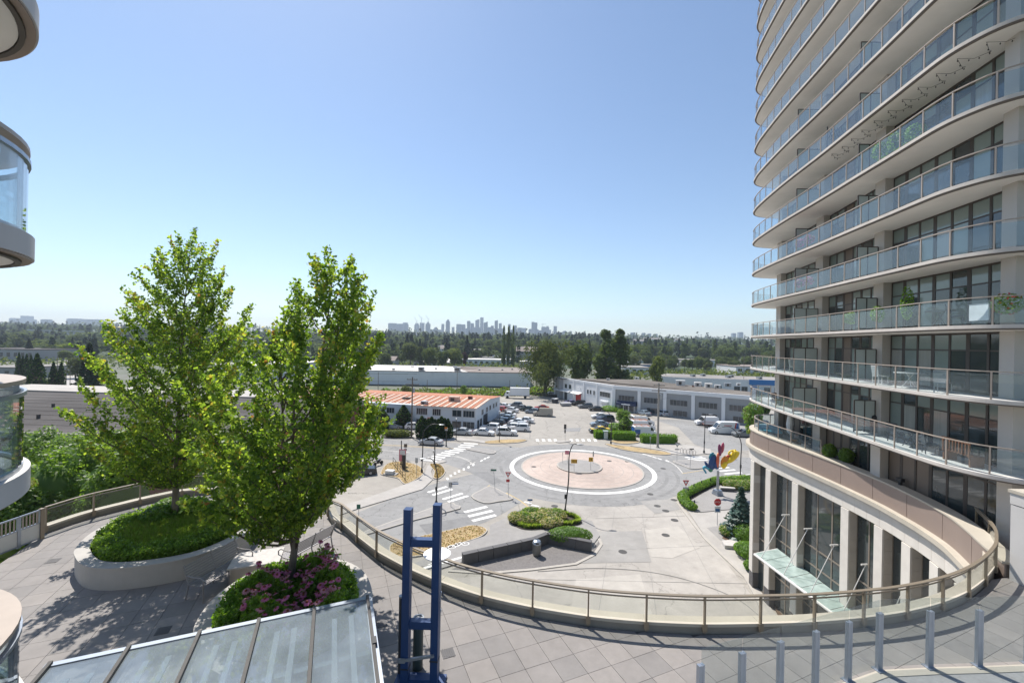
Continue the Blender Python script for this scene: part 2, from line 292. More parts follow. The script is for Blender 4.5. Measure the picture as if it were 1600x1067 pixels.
# ---------------------------------------------------------------- mesh building
class MB:
    def __init__(s): s.v = []; s.f = []; s.m = []
    def add(s, vs, fs, mi=0):
        o = len(s.v); s.v += [tuple(p) for p in vs]
        for f in fs: s.f.append(tuple(i + o for i in f)); s.m.append(mi)
        return s
    def box(s, cx, cy, cz, sx, sy, sz, rz=0.0, mi=0, tilt=0.0):
        c, n = math.cos(rz), math.sin(rz); vs = []
        for z in (-.5, .5):
            for x, y in ((-.5, -.5), (.5, -.5), (.5, .5), (-.5, .5)):
                X, Y, Z = x*sx, y*sy, z*sz
                if tilt: Y, Z = Y*math.cos(tilt) - Z*math.sin(tilt), Y*math.sin(tilt) + Z*math.cos(tilt)
                vs.append((cx + X*c - Y*n, cy + X*n + Y*c, cz + Z))
        return s.add(vs, [(3,2,1,0),(4,5,6,7),(0,1,5,4),(1,2,6,5),(2,3,7,6),(3,0,4,7)], mi)
    def bar(s, a, b, w, h=None, mi=0, up=(0,0,1)):       # rectangular bar between two points
        a, b = Vector(a), Vector(b); d = (b - a).normalized(); u = Vector(up)
        if abs(d.dot(u)) > 0.98: u = Vector((0, 1, 0))
        x = d.cross(u).normalized() * w / 2; y = x.cross(d).normalized() * (h or w) / 2
        vs = [p + q for p in (a, b) for q in (-x-y, x-y, x+y, -x+y)]
        return s.add(vs, [(0,1,2,3),(7,6,5,4),(4,5,1,0),(5,6,2,1),(6,7,3,2),(7,4,0,3)], mi)
    def tube(s, pts, r, n=8, mi=0, cap=True):
        P = [Vector(p) for p in pts]; rs = r if isinstance(r, (list, tuple)) else [r]*len(P); vs = []; fs = []
        d0 = (P[1]-P[0]).normalized(); x = d0.cross(Vector((0.0, 0.0, 1.0)) if abs(d0.z) < 0.9 else Vector((1.0, 0, 0)))
        for i, p in enumerate(P):            # frame carried along the path
            d = (P[min(i+1, len(P)-1)] - P[max(i-1, 0)]).normalized()
            x = (x - d*x.dot(d)).normalized(); y = d.cross(x)
            vs += [p + (x*math.cos(2*math.pi*k/n) + y*math.sin(2*math.pi*k/n))*rs[i] for k in range(n)]
        for i in range(len(P)-1):
            for k in range(n): fs.append((i*n+k, i*n+(k+1) % n, (i+1)*n+(k+1) % n, (i+1)*n+k))
        if cap: fs += [tuple(range(n))[::-1], tuple(range((len(P)-1)*n, len(P)*n))]
        return s.add(vs, fs, mi)
    def prism(s, poly, z0, z1, mi=0, top=None):
        p = ccw(poly); n = len(p)
        s.add([(*q[:2], z0) for q in p] + [(*q[:2], z1) for q in p], [tuple(range(n))[::-1]] + [(i, (i+1) % n, n+(i+1) % n, n+i) for i in range(n)], mi)
        return s.add([(*q[:2], z1) for q in p], [tuple(range(n))], mi if top is None else top)
    def sheet(s, poly, z, mi=0):
        p = ccw(poly); return s.add([(*q[:2], z) for q in p], [tuple(range(len(p)))], mi)
    def wall(s, pts, z0, z1, t, mi=0, closed=False, top=None):   # curve extruded up, thickness t to the left of travel
        q = offset(pts, t, closed); n = len(pts); vs = []
        for a, b in zip(pts, q):
            vs += [(a[0], a[1], z0), (b[0], b[1], z0), (b[0], b[1], z1), (a[0], a[1], z1)]
        fs = []; ms = []
        for i in range(n if closed else n-1):
            a, b = i*4, ((i+1) % n)*4
            s.add([], []); o = None
            fs += [(a, b, b+3, a+3), (a+1, a+2, b+2, b+1), (a, a+1, b+1, b)]; ms.append((a+3, b+3, b+2, a+2))
        if not closed: fs += [(0, 3, 2, 1), ((n-1)*4, (n-1)*4+1, (n-1)*4+2, (n-1)*4+3)]
        o = len(s.v); s.v += vs
        for f in fs: s.f.append(tuple(i+o for i in f)); s.m.append(mi)
        for f in ms: s.f.append(tuple(i+o for i in f)); s.m.append(mi if top is None else top)
        return s
    def lathe(s, prof, cx=0, cy=0, n=16, mi=0, sx=1.0, sy=1.0):
        vs = [(cx + r*sx*math.cos(2*math.pi*k/n), cy + r*sy*math.sin(2*math.pi*k/n), z) for r, z in prof for k in range(n)]; m = len(prof)
        fs = [(i*n+k, i*n+(k+1) % n, (i+1)*n+(k+1) % n, (i+1)*n+k) for i in range(m-1) for k in range(n)]
        return s.add(vs, fs + [tuple(range(n))[::-1], tuple(range((m-1)*n, m*n))], mi)
    def blob(s, c, r, rings=6, n=10, mi=0, rot=None):
        vs = []
        for i in range(rings+1):
            th = math.pi*i/rings; th = min(max(th, 0.02), math.pi-0.02)
            for k in range(n):
                p = Vector((r[0]*math.sin(th)*math.cos(2*math.pi*k/n), r[1]*math.sin(th)*math.sin(2*math.pi*k/n), -r[2]*math.cos(th)))
                if rot: p = rot @ p
                vs.append(Vector(c) + p)
        return s.add(vs, [(i*n+k, i*n+(k+1) % n, (i+1)*n+(k+1) % n, (i+1)*n+k) for i in range(rings) for k in range(n)] + [tuple(range(n))[::-1], tuple(range(rings*n, rings*n+n))], mi)
    def build(s, name, mats, parent=None, smooth=False, local=False):
        me = bpy.data.meshes.new(name); mats = mats if isinstance(mats, (list, tuple)) else [mats]
        off = Vector((0, 0, 0))
        if parent is not None and not local:
            p = parent
            while p: off += p.location; p = p.parent
        me.from_pydata([(v[0]-off.x, v[1]-off.y, v[2]-off.z) for v in s.v], [], s.f)
        for m in mats: me.materials.append(M[m] if isinstance(m, str) else m)
        if len(mats) > 1: me.polygons.foreach_set('material_index', s.m)
        if smooth: me.polygons.foreach_set('use_smooth', [True]*len(me.polygons))
        me.update(); o = bpy.data.objects.new(name, me); COL.objects.link(o); o.parent = parent
        return o
def npmesh(name, verts, faces, mats, mi=None, parent=None):
    me = bpy.data.meshes.new(name); nv, nf, k = len(verts), len(faces), faces.shape[1]
    me.vertices.add(nv); me.vertices.foreach_set('co', np.asarray(verts, np.float32).ravel())
    me.loops.add(nf*k); me.loops.foreach_set('vertex_index', faces.astype(np.int32).ravel())
    me.polygons.add(nf); me.polygons.foreach_set('loop_start', np.arange(0, nf*k, k, dtype=np.int32))
    for m in mats: me.materials.append(M[m])
    if mi is not None: me.polygons.foreach_set('material_index', np.asarray(mi, np.int32))
    me.update(calc_edges=True); o = bpy.data.objects.new(name, me); COL.objects.link(o); o.parent = parent
    return o
def tag(o, label=None, cat=None, group=None, kind=None):
    if label: o['label'] = label
    if cat: o['category'] = cat
    if group: o['group'] = group
    if kind: o['kind'] = kind
    return o
def thing(name, label, cat, loc=(0, 0, 0), rz=0.0, group=None):
    o = bpy.data.objects.new(name, None); COL.objects.link(o); o.location = loc; o.rotation_euler.z = rz
    o.empty_display_size = 0.3; return tag(o, label, cat, group)
def struct(mb, name, mats, parent=None, smooth=False):
    o = mb.build(name, mats, parent, smooth); o['kind'] = 'structure'; return o
def copy_tree(o, parent=None, first=True):
    c = o.copy(); COL.objects.link(c); c.parent = parent
    for ch in o.children: copy_tree(ch, c, False)
    return c
def clone(o, name, parent, loc=(0, 0, 0)):       # one more of the same part, sharing its mesh
    c = bpy.data.objects.new(name, o.data); COL.objects.link(c); c.parent = parent; c.location = loc; return c
# leaf cards: kite-shaped leaves at given centres
def leaves(C_, size, rng, up=0.4, droop=0.0, N_=None, aspect=0.62, rough=0.55):
    n = len(C_); nrm = rng.normal(size=(n, 3)) if N_ is None else N_ + rng.normal(size=(n, 3))*rough
    nrm[:, 2] += up; nrm /= np.linalg.norm(nrm, axis=1, keepdims=True)
    a = rng.normal(size=(n, 3)); a[:, 2] -= droop; a -= nrm*np.sum(a*nrm, 1, keepdims=True); a /= np.linalg.norm(a, axis=1, keepdims=True)
    b = np.cross(nrm, a); s = (size*rng.uniform(0.65, 1.3, n))[:, None]
    V = np.stack([C_ - a*s*0.5, C_ + b*s*0.5*aspect + nrm*s*0.06 + a*s*0.05, C_ + a*s*0.55, C_ - b*s*0.5*aspect + nrm*s*0.06 + a*s*0.05], 1).reshape(-1, 3)
    return V, np.arange(n*4).reshape(n, 4)
def ellipsoid_pts(n, c, r, rng, shell=0.75):
    d = rng.normal(size=(n, 3)); d /= np.linalg.norm(d, axis=1, keepdims=True)
    k = rng.uniform(shell**3, 1, n)**(1/3); return np.array(c) + d*k[:, None]*np.array(r), d
# ================================================================ SETTING: ground, roads, kerbs, markings
DECK = 12.5
mb = MB(); S_ = 6600
mb.add([(-S_, -300, -0.35), (S_, -300, -0.35), (S_, 420, -0.35), (-S_, 420, -0.35)], [(0, 1, 2, 3)])
struct(mb, 'ground', 'ground')
def hill_z(x, y):                     # valley floor, then a long slope up to the far ridge
    if y < 330: return 0.0
    t = min(1, (y - 330) / 900); s = t*t*(3-2*t)
    side = 1.0 + 0.22*min(1, max(0, (x-100)/300)) + 0.25*min(1, max(0, (-x-250)/300))
    side *= 1.0 + 0.12*math.sin(x*0.004+1) + 0.08*math.sin(x*0.011)
    return s * (22 + min(32, max(0, y-1200)*0.0145)) * side - 0.3
mb = MB(); xs = [-6500, -4500, -3000, -2200, -1600, -1200, -900, -700, -500, -350, -200, -100, 0, 100, 200, 350, 500, 700, 900, 1200, 1600, 2200, 3000, 4500, 6500]
ys = [330, 380, 440, 520, 620, 740, 880, 1050, 1250, 1600, 2200, 3000, 4200, 5600]
vs = [(x, y, hill_z(x, y) if y > 330 else -0.4) for y in ys for x in xs]; nx = len(xs)
mb.add(vs, [(j*nx+i, j*nx+i+1, (j+1)*nx+i+1, (j+1)*nx+i) for j in range(len(ys)-1) for i in range(nx-1)])
struct(mb, 'hills', 'terrain', smooth=True)

paving = struct(MB().sheet([(-150, 5), (75, 5), (80, 60), (105, 140), (60, 172), (-8, 172), (-60, 150), (-150, 140)], 0.0), 'lot_paving', 'lot')
RC = G(906, 735); RC = (G(908, 731)[0], (G(907, 702.8)[1] + G(907, 771.6)[1]) / 2); RR = (G(907, 702.8)[1] - G(907, 771.6)[1]) / 2
drive = GP([(1052, 775), (1063, 786), (1108, 845), (1190, 950), (1260, 1100), (900, 1500), (650, 1300), (560, 960), (640, 895), (690, 905), (760, 899), (832, 893), (901, 884), (932, 868), (943, 851), (938, 838), (925, 824), (905, 800), (880, 790)])
struct(MB().sheet(drive, 0.004), 'driveway', 'concrete_drive')
west = GP([(815, 722), (792, 745), (770, 752), (745, 742), (690, 722), (560, 716), (380, 716), (200, 718), (0, 715), (0, 690), (200, 684), (400, 680), (560, 681), (690, 690), (760, 697), (850, 700)])
struct(MB().sheet(west, 0.004), 'west_street', 'asphalt')
sw = GP([(800, 745), (830, 775), (790, 800), (760, 815), (720, 830), (640, 850), (560, 880), (520, 880), (500, 830), (560, 800), (640, 768), (690, 752), (740, 740), (775, 735)])
struct(MB().sheet(sw, 0.008), 'southwest_street', 'asphalt')
east = GP([(1000, 715), (1050, 711), (1100, 712), (1200, 716), (1300, 722), (1300, 758), (1200, 752), (1130, 750), (1085, 757), (1055, 768), (1000, 775)])
struct(MB().sheet(east, 0.004), 'east_street', 'asphalt')
struct(MB().sheet(GP([(1020, 655), (1080, 655), (1230, 664), (1230, 700), (1120, 706), (1085, 694), (1060, 668)]), 0.004), 'parking_lane', 'asphalt')
ring = struct(MB().sheet(circle(*RC, RR + 4.2, 72), 0.012), 'roundabout_road', 'asphalt')
a_ = circle(*RC, RR, 96)
mb = MB(); b_ = circle(*RC, RR - 0.68, 96)
mb.add([(*p, 0.016) for p in a_] + [(*p, 0.016) for p in b_], [(i, (i+1) % 96, 96+(i+1) % 96, 96+i) for i in range(96)])
struct(mb, 'roundabout_line', 'marking')
apron = MB(); rk = RR - 1.85
apron.prism(circle(*RC, rk, 72), 0.0, 0.055); o = struct(apron, 'roundabout_apron', 'pink_paver')
mb = MB().wall([(*p,) for p in circle(*RC, rk, 72)][::-1], 0.0, 0.075, -0.22, 0, True); o2 = struct(mb, 'apron_kerb', 'kerb', o)
# concentric courses of the pink paving, recessed joints between
mb = MB()
for r_ in (rk*0.84, rk*0.68, rk*0.53):
    mb.wall(circle(*RC, r_, 72), 0.05, 0.059, 0.06, 0, True)
struct(mb, 'paving_course', 'concrete_patch_dark', o)
isl = RR * 0.295; IC = G(905, 729.5)
mb = MB().prism(circle(*IC, isl, 48), 0.0, 0.2); isle = struct(mb, 'roundabout_island', 'plaza')
struct(MB().wall(circle(*IC, isl, 48), 0.0, 0.215, -0.24, 0, True), 'island_kerb', 'kerb', isle)

def kerbed(name, pts, top, h=0.13, kw=0.18, sm=4, kerb='kerb', z=0):
    p = ccw(cspline(GP(pts, z), sm) if sm else GP(pts, z))
    o = struct(MB().prism(p, -0.05, h), name, top)
    struct(MB().wall(offset(p, -0.004, True), -0.04, h + 0.006, kw, 0, True), 'kerb', kerb, o)
    return o, p
kerbed('traffic_island', [(736, 776.7), (756.6, 787), (779, 784.5), (802, 780), (785, 769), (766, 760.5), (750, 767)], 'plaza', sm=3)
kerbed('traffic_island', [(727, 702), (748, 706.5), (768, 710), (775, 706), (763, 702.8), (745, 701)], 'plaza', sm=3)
kerbed('traffic_island', [(573, 836), (650, 813), (719, 795.5), (712, 790), (700, 786), (650, 803), (575, 829)], 'plaza', sm=2)
kerbed('traffic_island', [(1051, 721), (1066, 728), (1082, 733.5), (1106, 731), (1135, 728), (1110, 723), (1080, 719.5)], 'plaza', sm=3)
kerbed('traffic_island', [(868, 690), (880, 688.5), (892, 689), (886, 691), (872, 692)], 'sidewalk', sm=3)
verges = []
for nm, pts in (('verge', [(594, 739.5), (606, 724.5), (630, 722), (653.5, 728), (662.5, 737.5), (655, 747), (633, 757), (621.6, 748), (602.5, 743.7)]),
                ('verge', [(671, 726), (687.5, 726), (696, 737), (687, 748), (676.5, 747), (678, 737)]),
                ('verge', [(610, 852), (640, 842.5), (690, 831.5), (713, 826.6), (736, 821.5), (755.5, 824.5), (761, 831), (747, 841.5), (709, 853), (660, 869), (615, 870)]),
                ('verge', [(945, 694), (961, 695.5), (1005, 701), (1048, 708.6), (1032, 711), (974, 703.5)]),
                ('verge', [(759, 690), (792, 687), (823, 687.5), (809, 692), (765, 693.5)]),
                ('verge', [(955, 689), (985, 687), (1000, 691), (980, 694), (962, 692.5)])):
    o, p = kerbed(nm, pts, 'dry_grass', 0.12, 0.10); verges.append(p)
def walk(pts, m='sidewalk', h=0.1, sm=0, name='sidewalk'):
    p = GP(pts); p = cspline(p, sm) if sm else p
    return struct(MB().prism(p, -0.05, h), name, m), p
walk([(500, 800), (560, 783), (615, 764), (655, 749), (664, 739), (668, 728), (690, 719), (698, 721.5), (677, 727), (673.5, 738), (676, 750), (660, 765), (560, 795), (500, 816)])
walk([(500, 679), (560, 679), (640, 684), (690, 688), (740, 690), (758, 693), (757, 689), (720, 684.5), (640, 679), (560, 674), (500, 674)])
walk([(1003, 693), (1022, 690), (1065, 694), (1110, 702), (1112, 709), (1075, 712), (1050, 709.5), (1035, 704), (985, 697)])
walk([(880, 808), (925, 815), (937, 838), (924, 855), (856, 843), (834, 852), (720, 880), (690, 889), (640, 885), (700, 858), (765, 836), (765, 822), (790, 810), (795, 800), (840, 795)], 'plaza', 0.11)
court, court_p = walk([(700, 893), (728, 879), (780, 866), (835, 857), (855, 848), (925, 861), (938, 842), (942, 851), (931, 867), (901, 882), (832, 891), (760, 897)], 'court_paver', 0.05, name='court_paving')
struct(MB().wall([p for p in GP([(700, 893.5), (760, 897.5), (832, 891.5), (901, 882.5), (931, 867.5), (942, 851), (938, 842)])], 0, 0.07, 0.3), 'court_kerb', 'kerb', court)
walk([(1067, 787), (1085, 801), (1096, 802), (1146, 797), (1176, 792), (1182, 850), (1160, 862), (1200, 945), (1240, 1000), (1205, 1000), (1168, 905), (1105, 844)], 'sidewalk', 0.1)
struct(MB().wall(GP([(1059.5, 785), (1082, 814), (1105.5, 844), (1168, 903), (1200, 960), (1240, 1030)]), 0, 0.115, -0.3), 'driveway_kerb', 'kerb')
walk([(1085, 800), (1079, 782), (1095, 768), (1120, 758), (1176, 758), (1176, 792), (1146, 796), (1096, 801)], 'plaza', 0.112, 0, 'plaza')
walk([(1105, 826), (1150, 818), (1165, 830), (1160, 862), (1125, 845)], 'plaza', 0.116, 0, 'plaza')
for q_, m_ in (([(890, 832), (1003, 829), (1018, 878), (900, 880)], 'concrete_patch_dark'), ([(1008, 828), (1060, 822), (1095, 855), (1050, 872), (1018, 870)], 'concrete_patch_light'),
               ([(1000, 783), (1050, 779), (1066, 795), (1024, 803)], 'concrete_patch_dark'),
               ([(900, 905), (1000, 897), (1020, 960), (890, 970)], 'concrete_patch_light'),
               ([(735, 738), (762, 737), (784, 752), (770, 757)], 'asphalt_dark'), ([(655, 820), (730, 808), (743, 820), (670, 838)], 'asphalt_dark'), ([(884, 669), (908, 668), (906, 674), (880, 674)], 'asphalt')):
    struct(MB().sheet(GP(q_), 0.0195), 'patch', m_)
# saw-cut joints of the concrete driveway: shallow dark grooves as thin strips
mb = MB()
for pl in ([(930, 810), (1070, 806)], [(935, 860), (1115, 852)], [(840, 905), (1190, 912)], [(1003, 800), (1030, 990)], [(960, 800), (930, 990)], [(1050, 790), (1140, 960)]):
    g = GP(pl); mb.bar((*g[0], 0.021), (*g[1], 0.021), 0.05, 0.006)
o = struct(mb, 'driveway_joint', 'concrete_patch_dark')
mb = MB(); c_ = spline([(*G(x, y), 0.022) for x, y in [(840, 893), (930, 888), (1010, 893), (1080, 908), (1150, 935), (1190, 965)]], 6)
mb.tube(c_, 0.035, 4); struct(mb, 'driveway_joint', 'concrete_patch_dark')
# markings
def stripe(a, b, w=None, m='marking', z=0.024, wz=0.42):
    A, B = Vector((*G(*a), z)), Vector((*G(*b), z)); mb = MB().bar(A, B, wz, 0.006); o = mb.build('crosswalk_stripe', m, ring); o['kind'] = 'structure'; return o
cw6 = lambda x, y: (560 + x/4.706, 680 + y/4.706)
for a, b in (((510, 420), (650, 378)), ((545, 440), (690, 397)), ((620, 471), (765, 427)), ((660, 490), (805, 446))): stripe(cw6(*a), cw6(*b), wz=0.5)
for a, b in (((778, 566), (945, 525)), ((808, 597), (985, 555)), ((838, 630), (1010, 587))): stripe(cw6(*a), cw6(*b), wz=0.55)
c5 = lambda x, y: (560 + x/5.333, 590 + y/5.333)
for a, b in (((878, 546), (995, 553)), ((850, 560), (965, 568)), ((830, 574), (935, 583)), ((795, 589), (905, 598)), ((760, 600), (875, 611)), ((722, 612), (840, 626)), ((690, 625), (800, 639)), ((652, 639), (765, 654)), ((612, 653), (722, 668)), ((575, 667), (690, 682)), ((545, 683), (655, 698))): stripe(c5(*a), c5(*b), wz=0.62)
c7 = lambda x, y: (780 + x/3.81, 660 + y/3.81)
for x in (228, 264, 300, 335, 430, 465, 500, 535, 572): stripe(c7(x - 3, 99), c7(x + 3, 113), wz=0.6, m='marking')
c6 = lambda x, y: (1040 + x/5.93, 660 + y/5.93)
for a, b in (((180, 324), (340, 318)), ((205, 338), (370, 331)), ((240, 352), (390, 346)), ((290, 375), (420, 366)), ((495, 424), (590, 417)), ((500, 452), (645, 438)), ((545, 478), (705, 464)), ((695, 495), (790, 483))): stripe(c6(*a), c6(*b), wz=0.5)
def dash(a, b, w=0.32, m='marking'):
    A, B = Vector((*a, 0.0215)), Vector((*b, 0.0215)); o = MB().bar(A, B, w, 0.006).build('dash', m, ring); o['kind'] = 'structure'
pts = [cw6(*p) for p in ((655, 320), (680, 298), (710, 280), (740, 265), (775, 250), (810, 235), (845, 218), (905, 187), (930, 173), (955, 162), (1245, 495), (1300, 518), (1355, 542), (1410, 560))] + [c7(*p) for p in ((865, 190), (895, 199), (925, 208), (955, 217), (1000, 230), (300, 530))]
for p in pts:
    g = Vector(G(*p)); d = (g - Vector(RC)).normalized(); t = Vector((-d.y, d.x)) * 0.5; dash(g - t, g + t)
def line(pts, w=0.12, m='marking_worn', z=0.0165, name='road_line'):
    g = resample(spline([(*G(x, y), z) for x, y in pts], 5), 1.5)
    o = MB().wall([p[:2] for p in g], 0.0, z, w).build(name, m); o['kind'] = 'structure'; return o
line([(500, 693), (605, 695), (660, 698), (720, 701.5)], 0.16, 'marking_yellow'); line([(500, 694.2), (605, 696.2), (660, 699.3), (712, 702.6)], 0.12, 'marking_yellow')
line([(560, 701), (605, 704), (640, 707)], 0.14)
line([(700, 711), (722, 716), (736, 723), (733, 727)], 0.14); line([(733, 727.5), (743, 722)], 0.16); line([(711, 711.5), (736, 719.5)], 0.1)
line([(1040, 718), (1055, 727), (1066, 739)], 0.14); line([(1066, 740), (1100, 734.5)], 0.14, 'marking_yellow')
line([(790, 770), (812, 782), (830, 797)], 0.14, 'marking_yellow'); line([(738, 775), (752, 766), (766, 758)], 0.12, 'marking_yellow')
line([(655, 893), (762, 862)], 0.3, 'marking', 0.125); line([(700, 862), (690, 876), (668, 884)], 0.1, 'marking', 0.125)
# bicycle symbol painted on the path
mb = MB()
for c in ((706, 856), (727, 851)):
    g = G(*c); mb.wall(circle(*g, 0.40, 20, 0.36), 0.11, 0.127, 0.07, 0, True)
for a, b in (((706, 856), (713, 850)), ((713, 850), (722, 848)), ((722, 848), (727, 851)), ((713, 850), (717, 855)), ((706, 856), (717, 855)), ((717, 855), (722, 848))): mb.bar((*G(*a), 0.121), (*G(*b), 0.121), 0.07, 0.01)
o = mb.build('bicycle_marking', 'marking'); o['kind'] = 'structure'
for i, p in enumerate(((1053, 781), (1027, 790.5), (1040, 798), (1054, 812.5), (1040, 836), (973, 862), (866.5, 790.5), (834, 729.5), (952, 720.5), (980, 721.5), (930, 742), (1036, 732), (1016, 772))):
    g = G(*p); z = 0.057 if i in (7, 8, 9) else 0.022; o = MB().prism(circle(*g, 0.42, 14), 0.0, z).build('manhole_cover', 'iron'); tag(o, kind='structure')
# planting beds
bed1 = GP([(1128, 842), (1160, 862), (1184, 905), (1215, 960), (1245, 1010), (1215, 905), (1200, 860), (1185, 835), (1150, 822)]); struct(MB().prism(bed1, 0, 0.14), 'planting_bed', 'mulch')
flower_isle = cspline(GP([(795.7, 815), (809, 805.7), (845.6, 799.5), (890, 805.7), (908.6, 815), (900.7, 822.7), (845.6, 829), (814, 828)]), 4); struct(MB().prism(flower_isle, 0, 0.16), 'planting_bed', 'soil')
struct(MB().prism(GP([(1064, 776), (1119, 752), (1122, 757), (1080, 782), (1086, 799), (1072, 792)]), 0, 0.14), 'planting_bed', 'soil')
struct(MB().prism(GP([(1122, 748), (1178, 742), (1178, 768), (1130, 766)]), 0, 0.14), 'planting_bed', 'soil')

for r_ in (RR + 1.15, RR + 2.75):
    struct(MB().wall(circle(*RC, r_, 90), 0.0, 0.0155, -0.5, 0, True), 'wheel_track', 'asphalt_worn', ring)
# ================================================================ RIGHT TOWER
FL = 2.85
def rail_z(k): return 22.11 - FL*k
edge_pts = [(24.5, 13.9), (21.8, 14.05), (20.0, 14.45), (18.75, 15.15), (18.2, 15.8), (17.95, 16.6), (17.88, 17.5), (18.02, 18.6), (18.35, 20.5), (18.75, 22.9), (19.4, 26.6), (19.92, 30), (20.45, 32.9), (21.1, 35.9), (21.55, 37.4), (22.1, 38.5), (23.1, 39.2), (24.6, 39.5)]
edge = spline(edge_pts, 6)
facX = lambda y: 20.3 + (0.24 if y > 23.1 else 0.16)*(y - 23.1)
tower = thing('apartment_tower', 'tall beige apartment tower with curved glass-railed balconies at the right', 'apartment tower', (24, 24, 0))
KS = list(range(2, -12, -1))
core = MB().prism([(facX(16.1)+0.62, 16.1), (facX(23.1)+0.62, 23.1), (facX(37.6)+0.62, 37.6), (36, 38), (36, 16.1)], 9.0, rail_z(-11)+2.0); core.build('wall', 'opaque_brown', tower)
posts_at = resample(edge, 1.36)
proto_post = None; gl_i = 0
for k in KS:
    z1 = rail_z(k) - 1.07; z0 = z1 - 0.2
    s = MB(); poly = list(edge) + [(36, 39.0), (40, 12.0)]
    s.prism(poly, z0 + 0.06, z1, 0, 2); s.prism(offset(edge, -0.03) + [(36, 38.9), (40, 12.1)], z0, z0 + 0.06, 1)
    bal = s.build('balcony', ['slab_edge', 'slab_trim', 'balcony_floor', 'soffit'], tower)
    # underside: pale soffit set inside a dark drip edge
    MB().prism(offset(edge, -0.14) + [(36, 38.8), (40, 12.2)], z0 - 0.012, z0 + 0.02).build('soffit', 'soffit', bal)
    inn = offset(posts_at, -0.07)
    hr = MB(); top = [(p[0], p[1], rail_z(k)) for p in resample(offset(edge, -0.07), 0.5)]
    for a, b in zip(top, top[1:]): hr.bar(a, b, 0.07, 0.04)
    hr.build('handrail', 'rail_tan', bal)
    stuff = k < -8
    pm, gm = MB(), MB()
    for i, p in enumerate(inn):
        q = MB() if not stuff else pm
        t = Vector((inn[min(i+1, len(inn)-1)][0] - inn[max(i-1, 0)][0], inn[min(i+1, len(inn)-1)][1] - inn[max(i-1, 0)][1])); rz = math.atan2(t.y, t.x)
        q.box(p[0], p[1], z1 + 0.53, 0.05, 0.045, 1.06, rz)
        if not stuff: q.build('post', 'rail_tan', bal)
        if i:
            a = Vector(inn[i-1]); b = Vector(p); d = (b - a).normalized()*0.045; g = MB() if not stuff else gm
            g.bar((*(a + d), z1 + 0.52), (*(b - d), z1 + 0.52), 0.014, 0.90)
            if not stuff: g.build('glass_panel', 'balcony_glass', bal)
    if stuff:
        pm.build('post', 'rail_tan', bal)['kind'] = 'stuff'; gm.build('glass_panel', 'balcony_glass', bal)['kind'] = 'stuff'
# columns (facade piers) and window walls, storey by storey
piers = [(36.55, 37.5), (29.3, 30.35), (22.75, 23.55), (15.85, 16.42)]
zb, zt = DECK, rail_z(-11)
for y0, y1 in piers:
    x0 = min(facX(y0), facX(y1)); MB().prism([(facX(y0), y0), (facX(y1), y1), (facX(y1)+0.9, y1), (facX(y0)+0.9, y0)], DECK - 0.2, zt).build('column', 'tower_wall', tower)
MB().prism([(facX(15.85)+.9, 15.86), (30, 15.86), (30, 16.4), (facX(16.4)+.9, 16.4)], DECK, zt).build('end_wall', 'tower_wall', tower)
MB().prism([(facX(37.5)+0.3, 37.46), (facX(37.5)+0.3, 37.9), (36, 38.3), (36, 37.6)], DECK, zt).build('end_wall', 'tower_wall', tower)
rng = random.Random(3)
bays = [((30.35, 36.55), 6), ((23.55, 29.3), 6), ((16.42, 22.75), 7)]
floors = [(DECK, rail_z(2) - 1.27)] + [(rail_z(k) - 1.07, rail_z(k-1) - 1.27) for k in KS[:-1]]
for fi, (za, zb_) in enumerate(floors):
    for bi, ((ya, yb), n) in enumerate(bays):
        X = lambda y, d=0.5: facX(y) + d
        fr = MB(); zc = za + (zb_ - za)*0.70 if fi else za + (zb_-za)*0.8
        fr.bar((X(ya), ya, za+0.05), (X(yb), yb, za+0.05), 0.09, 0.1); fr.bar((X(ya), ya, zb_-0.05), (X(yb), yb, zb_-0.05), 0.09, 0.1); fr.bar((X(ya), ya, zc), (X(yb), yb, zc), 0.07, 0.06)
        ysp = [lerp(ya, yb, i/n) for i in range(n+1)]
        for i, y in enumerate(ysp): fr.box(X(y), y, (za+zb_)/2, 0.09, 0.10 if i % 2 else 0.16, zb_-za-0.01)
        w = fr.build('window_wall', 'window_frame', tower)
        opaque = n//2 if bi == 1 else -1
        for i in range(n):
            y0, y1 = ysp[i]+0.055, ysp[i+1]-0.055
            for lo, hi, up in ((za+0.1, zc-0.03, 0), (zc+0.03, zb_-0.1, 1)):
                r_ = rng.random()
                if i == opaque and fi: m = 'opaque_brown'
                elif fi == 0: m = 'opaque_brown' if (bi in (0, 1, 2) and i > n*0.45) else 'pane_dark'
                elif up: m = 'pane_blind' if r_ < 0.75 else 'pane_dark'
                else: m = 'pane_blind' if r_ < 0.3 else 'pane_curtain' if r_ < 0.42 else 'pane_dark'
                jig = rng.uniform(-0.006, 0.006)
                q = MB(); q.bar((X(y0, 0.5+jig), y0, (lo+hi)/2), (X(y1, 0.5-jig), y1, (lo+hi)/2), 0.03, hi-lo); q.build('pane', m, w)
# frosted privacy screens between neighbouring balconies
def edgeX(y):
    best = min(edge[10:], key=lambda p: abs(p[1]-y)); return best[0]
for k in range(2, -6, -1):
    zf = rail_z(k) - 1.07
    for y, dx in ((29.85, 0), (23.2, 0)):
        xa, xb = edgeX(y)+0.3, facX(y)-0.02; h = 1.75
        f = MB()
        for x in (xa, (xa+xb)/2, xb): f.box(x, y, zf + h/2 + 0.08, 0.05, 0.05, h)
        for z in (zf+0.15, zf+h+0.08): f.bar((xa, y, z), (xb, y, z), 0.05, 0.05)
        s = f.build('privacy_screen', 'window_frame', tower)
        for a, b in ((xa, (xa+xb)/2), ((xa+xb)/2, xb)): MB().box((a+b)/2, y, zf+0.12+h/2, b-a-0.06, 0.02, h-0.1).build('frosted_pane', 'frosted', s)

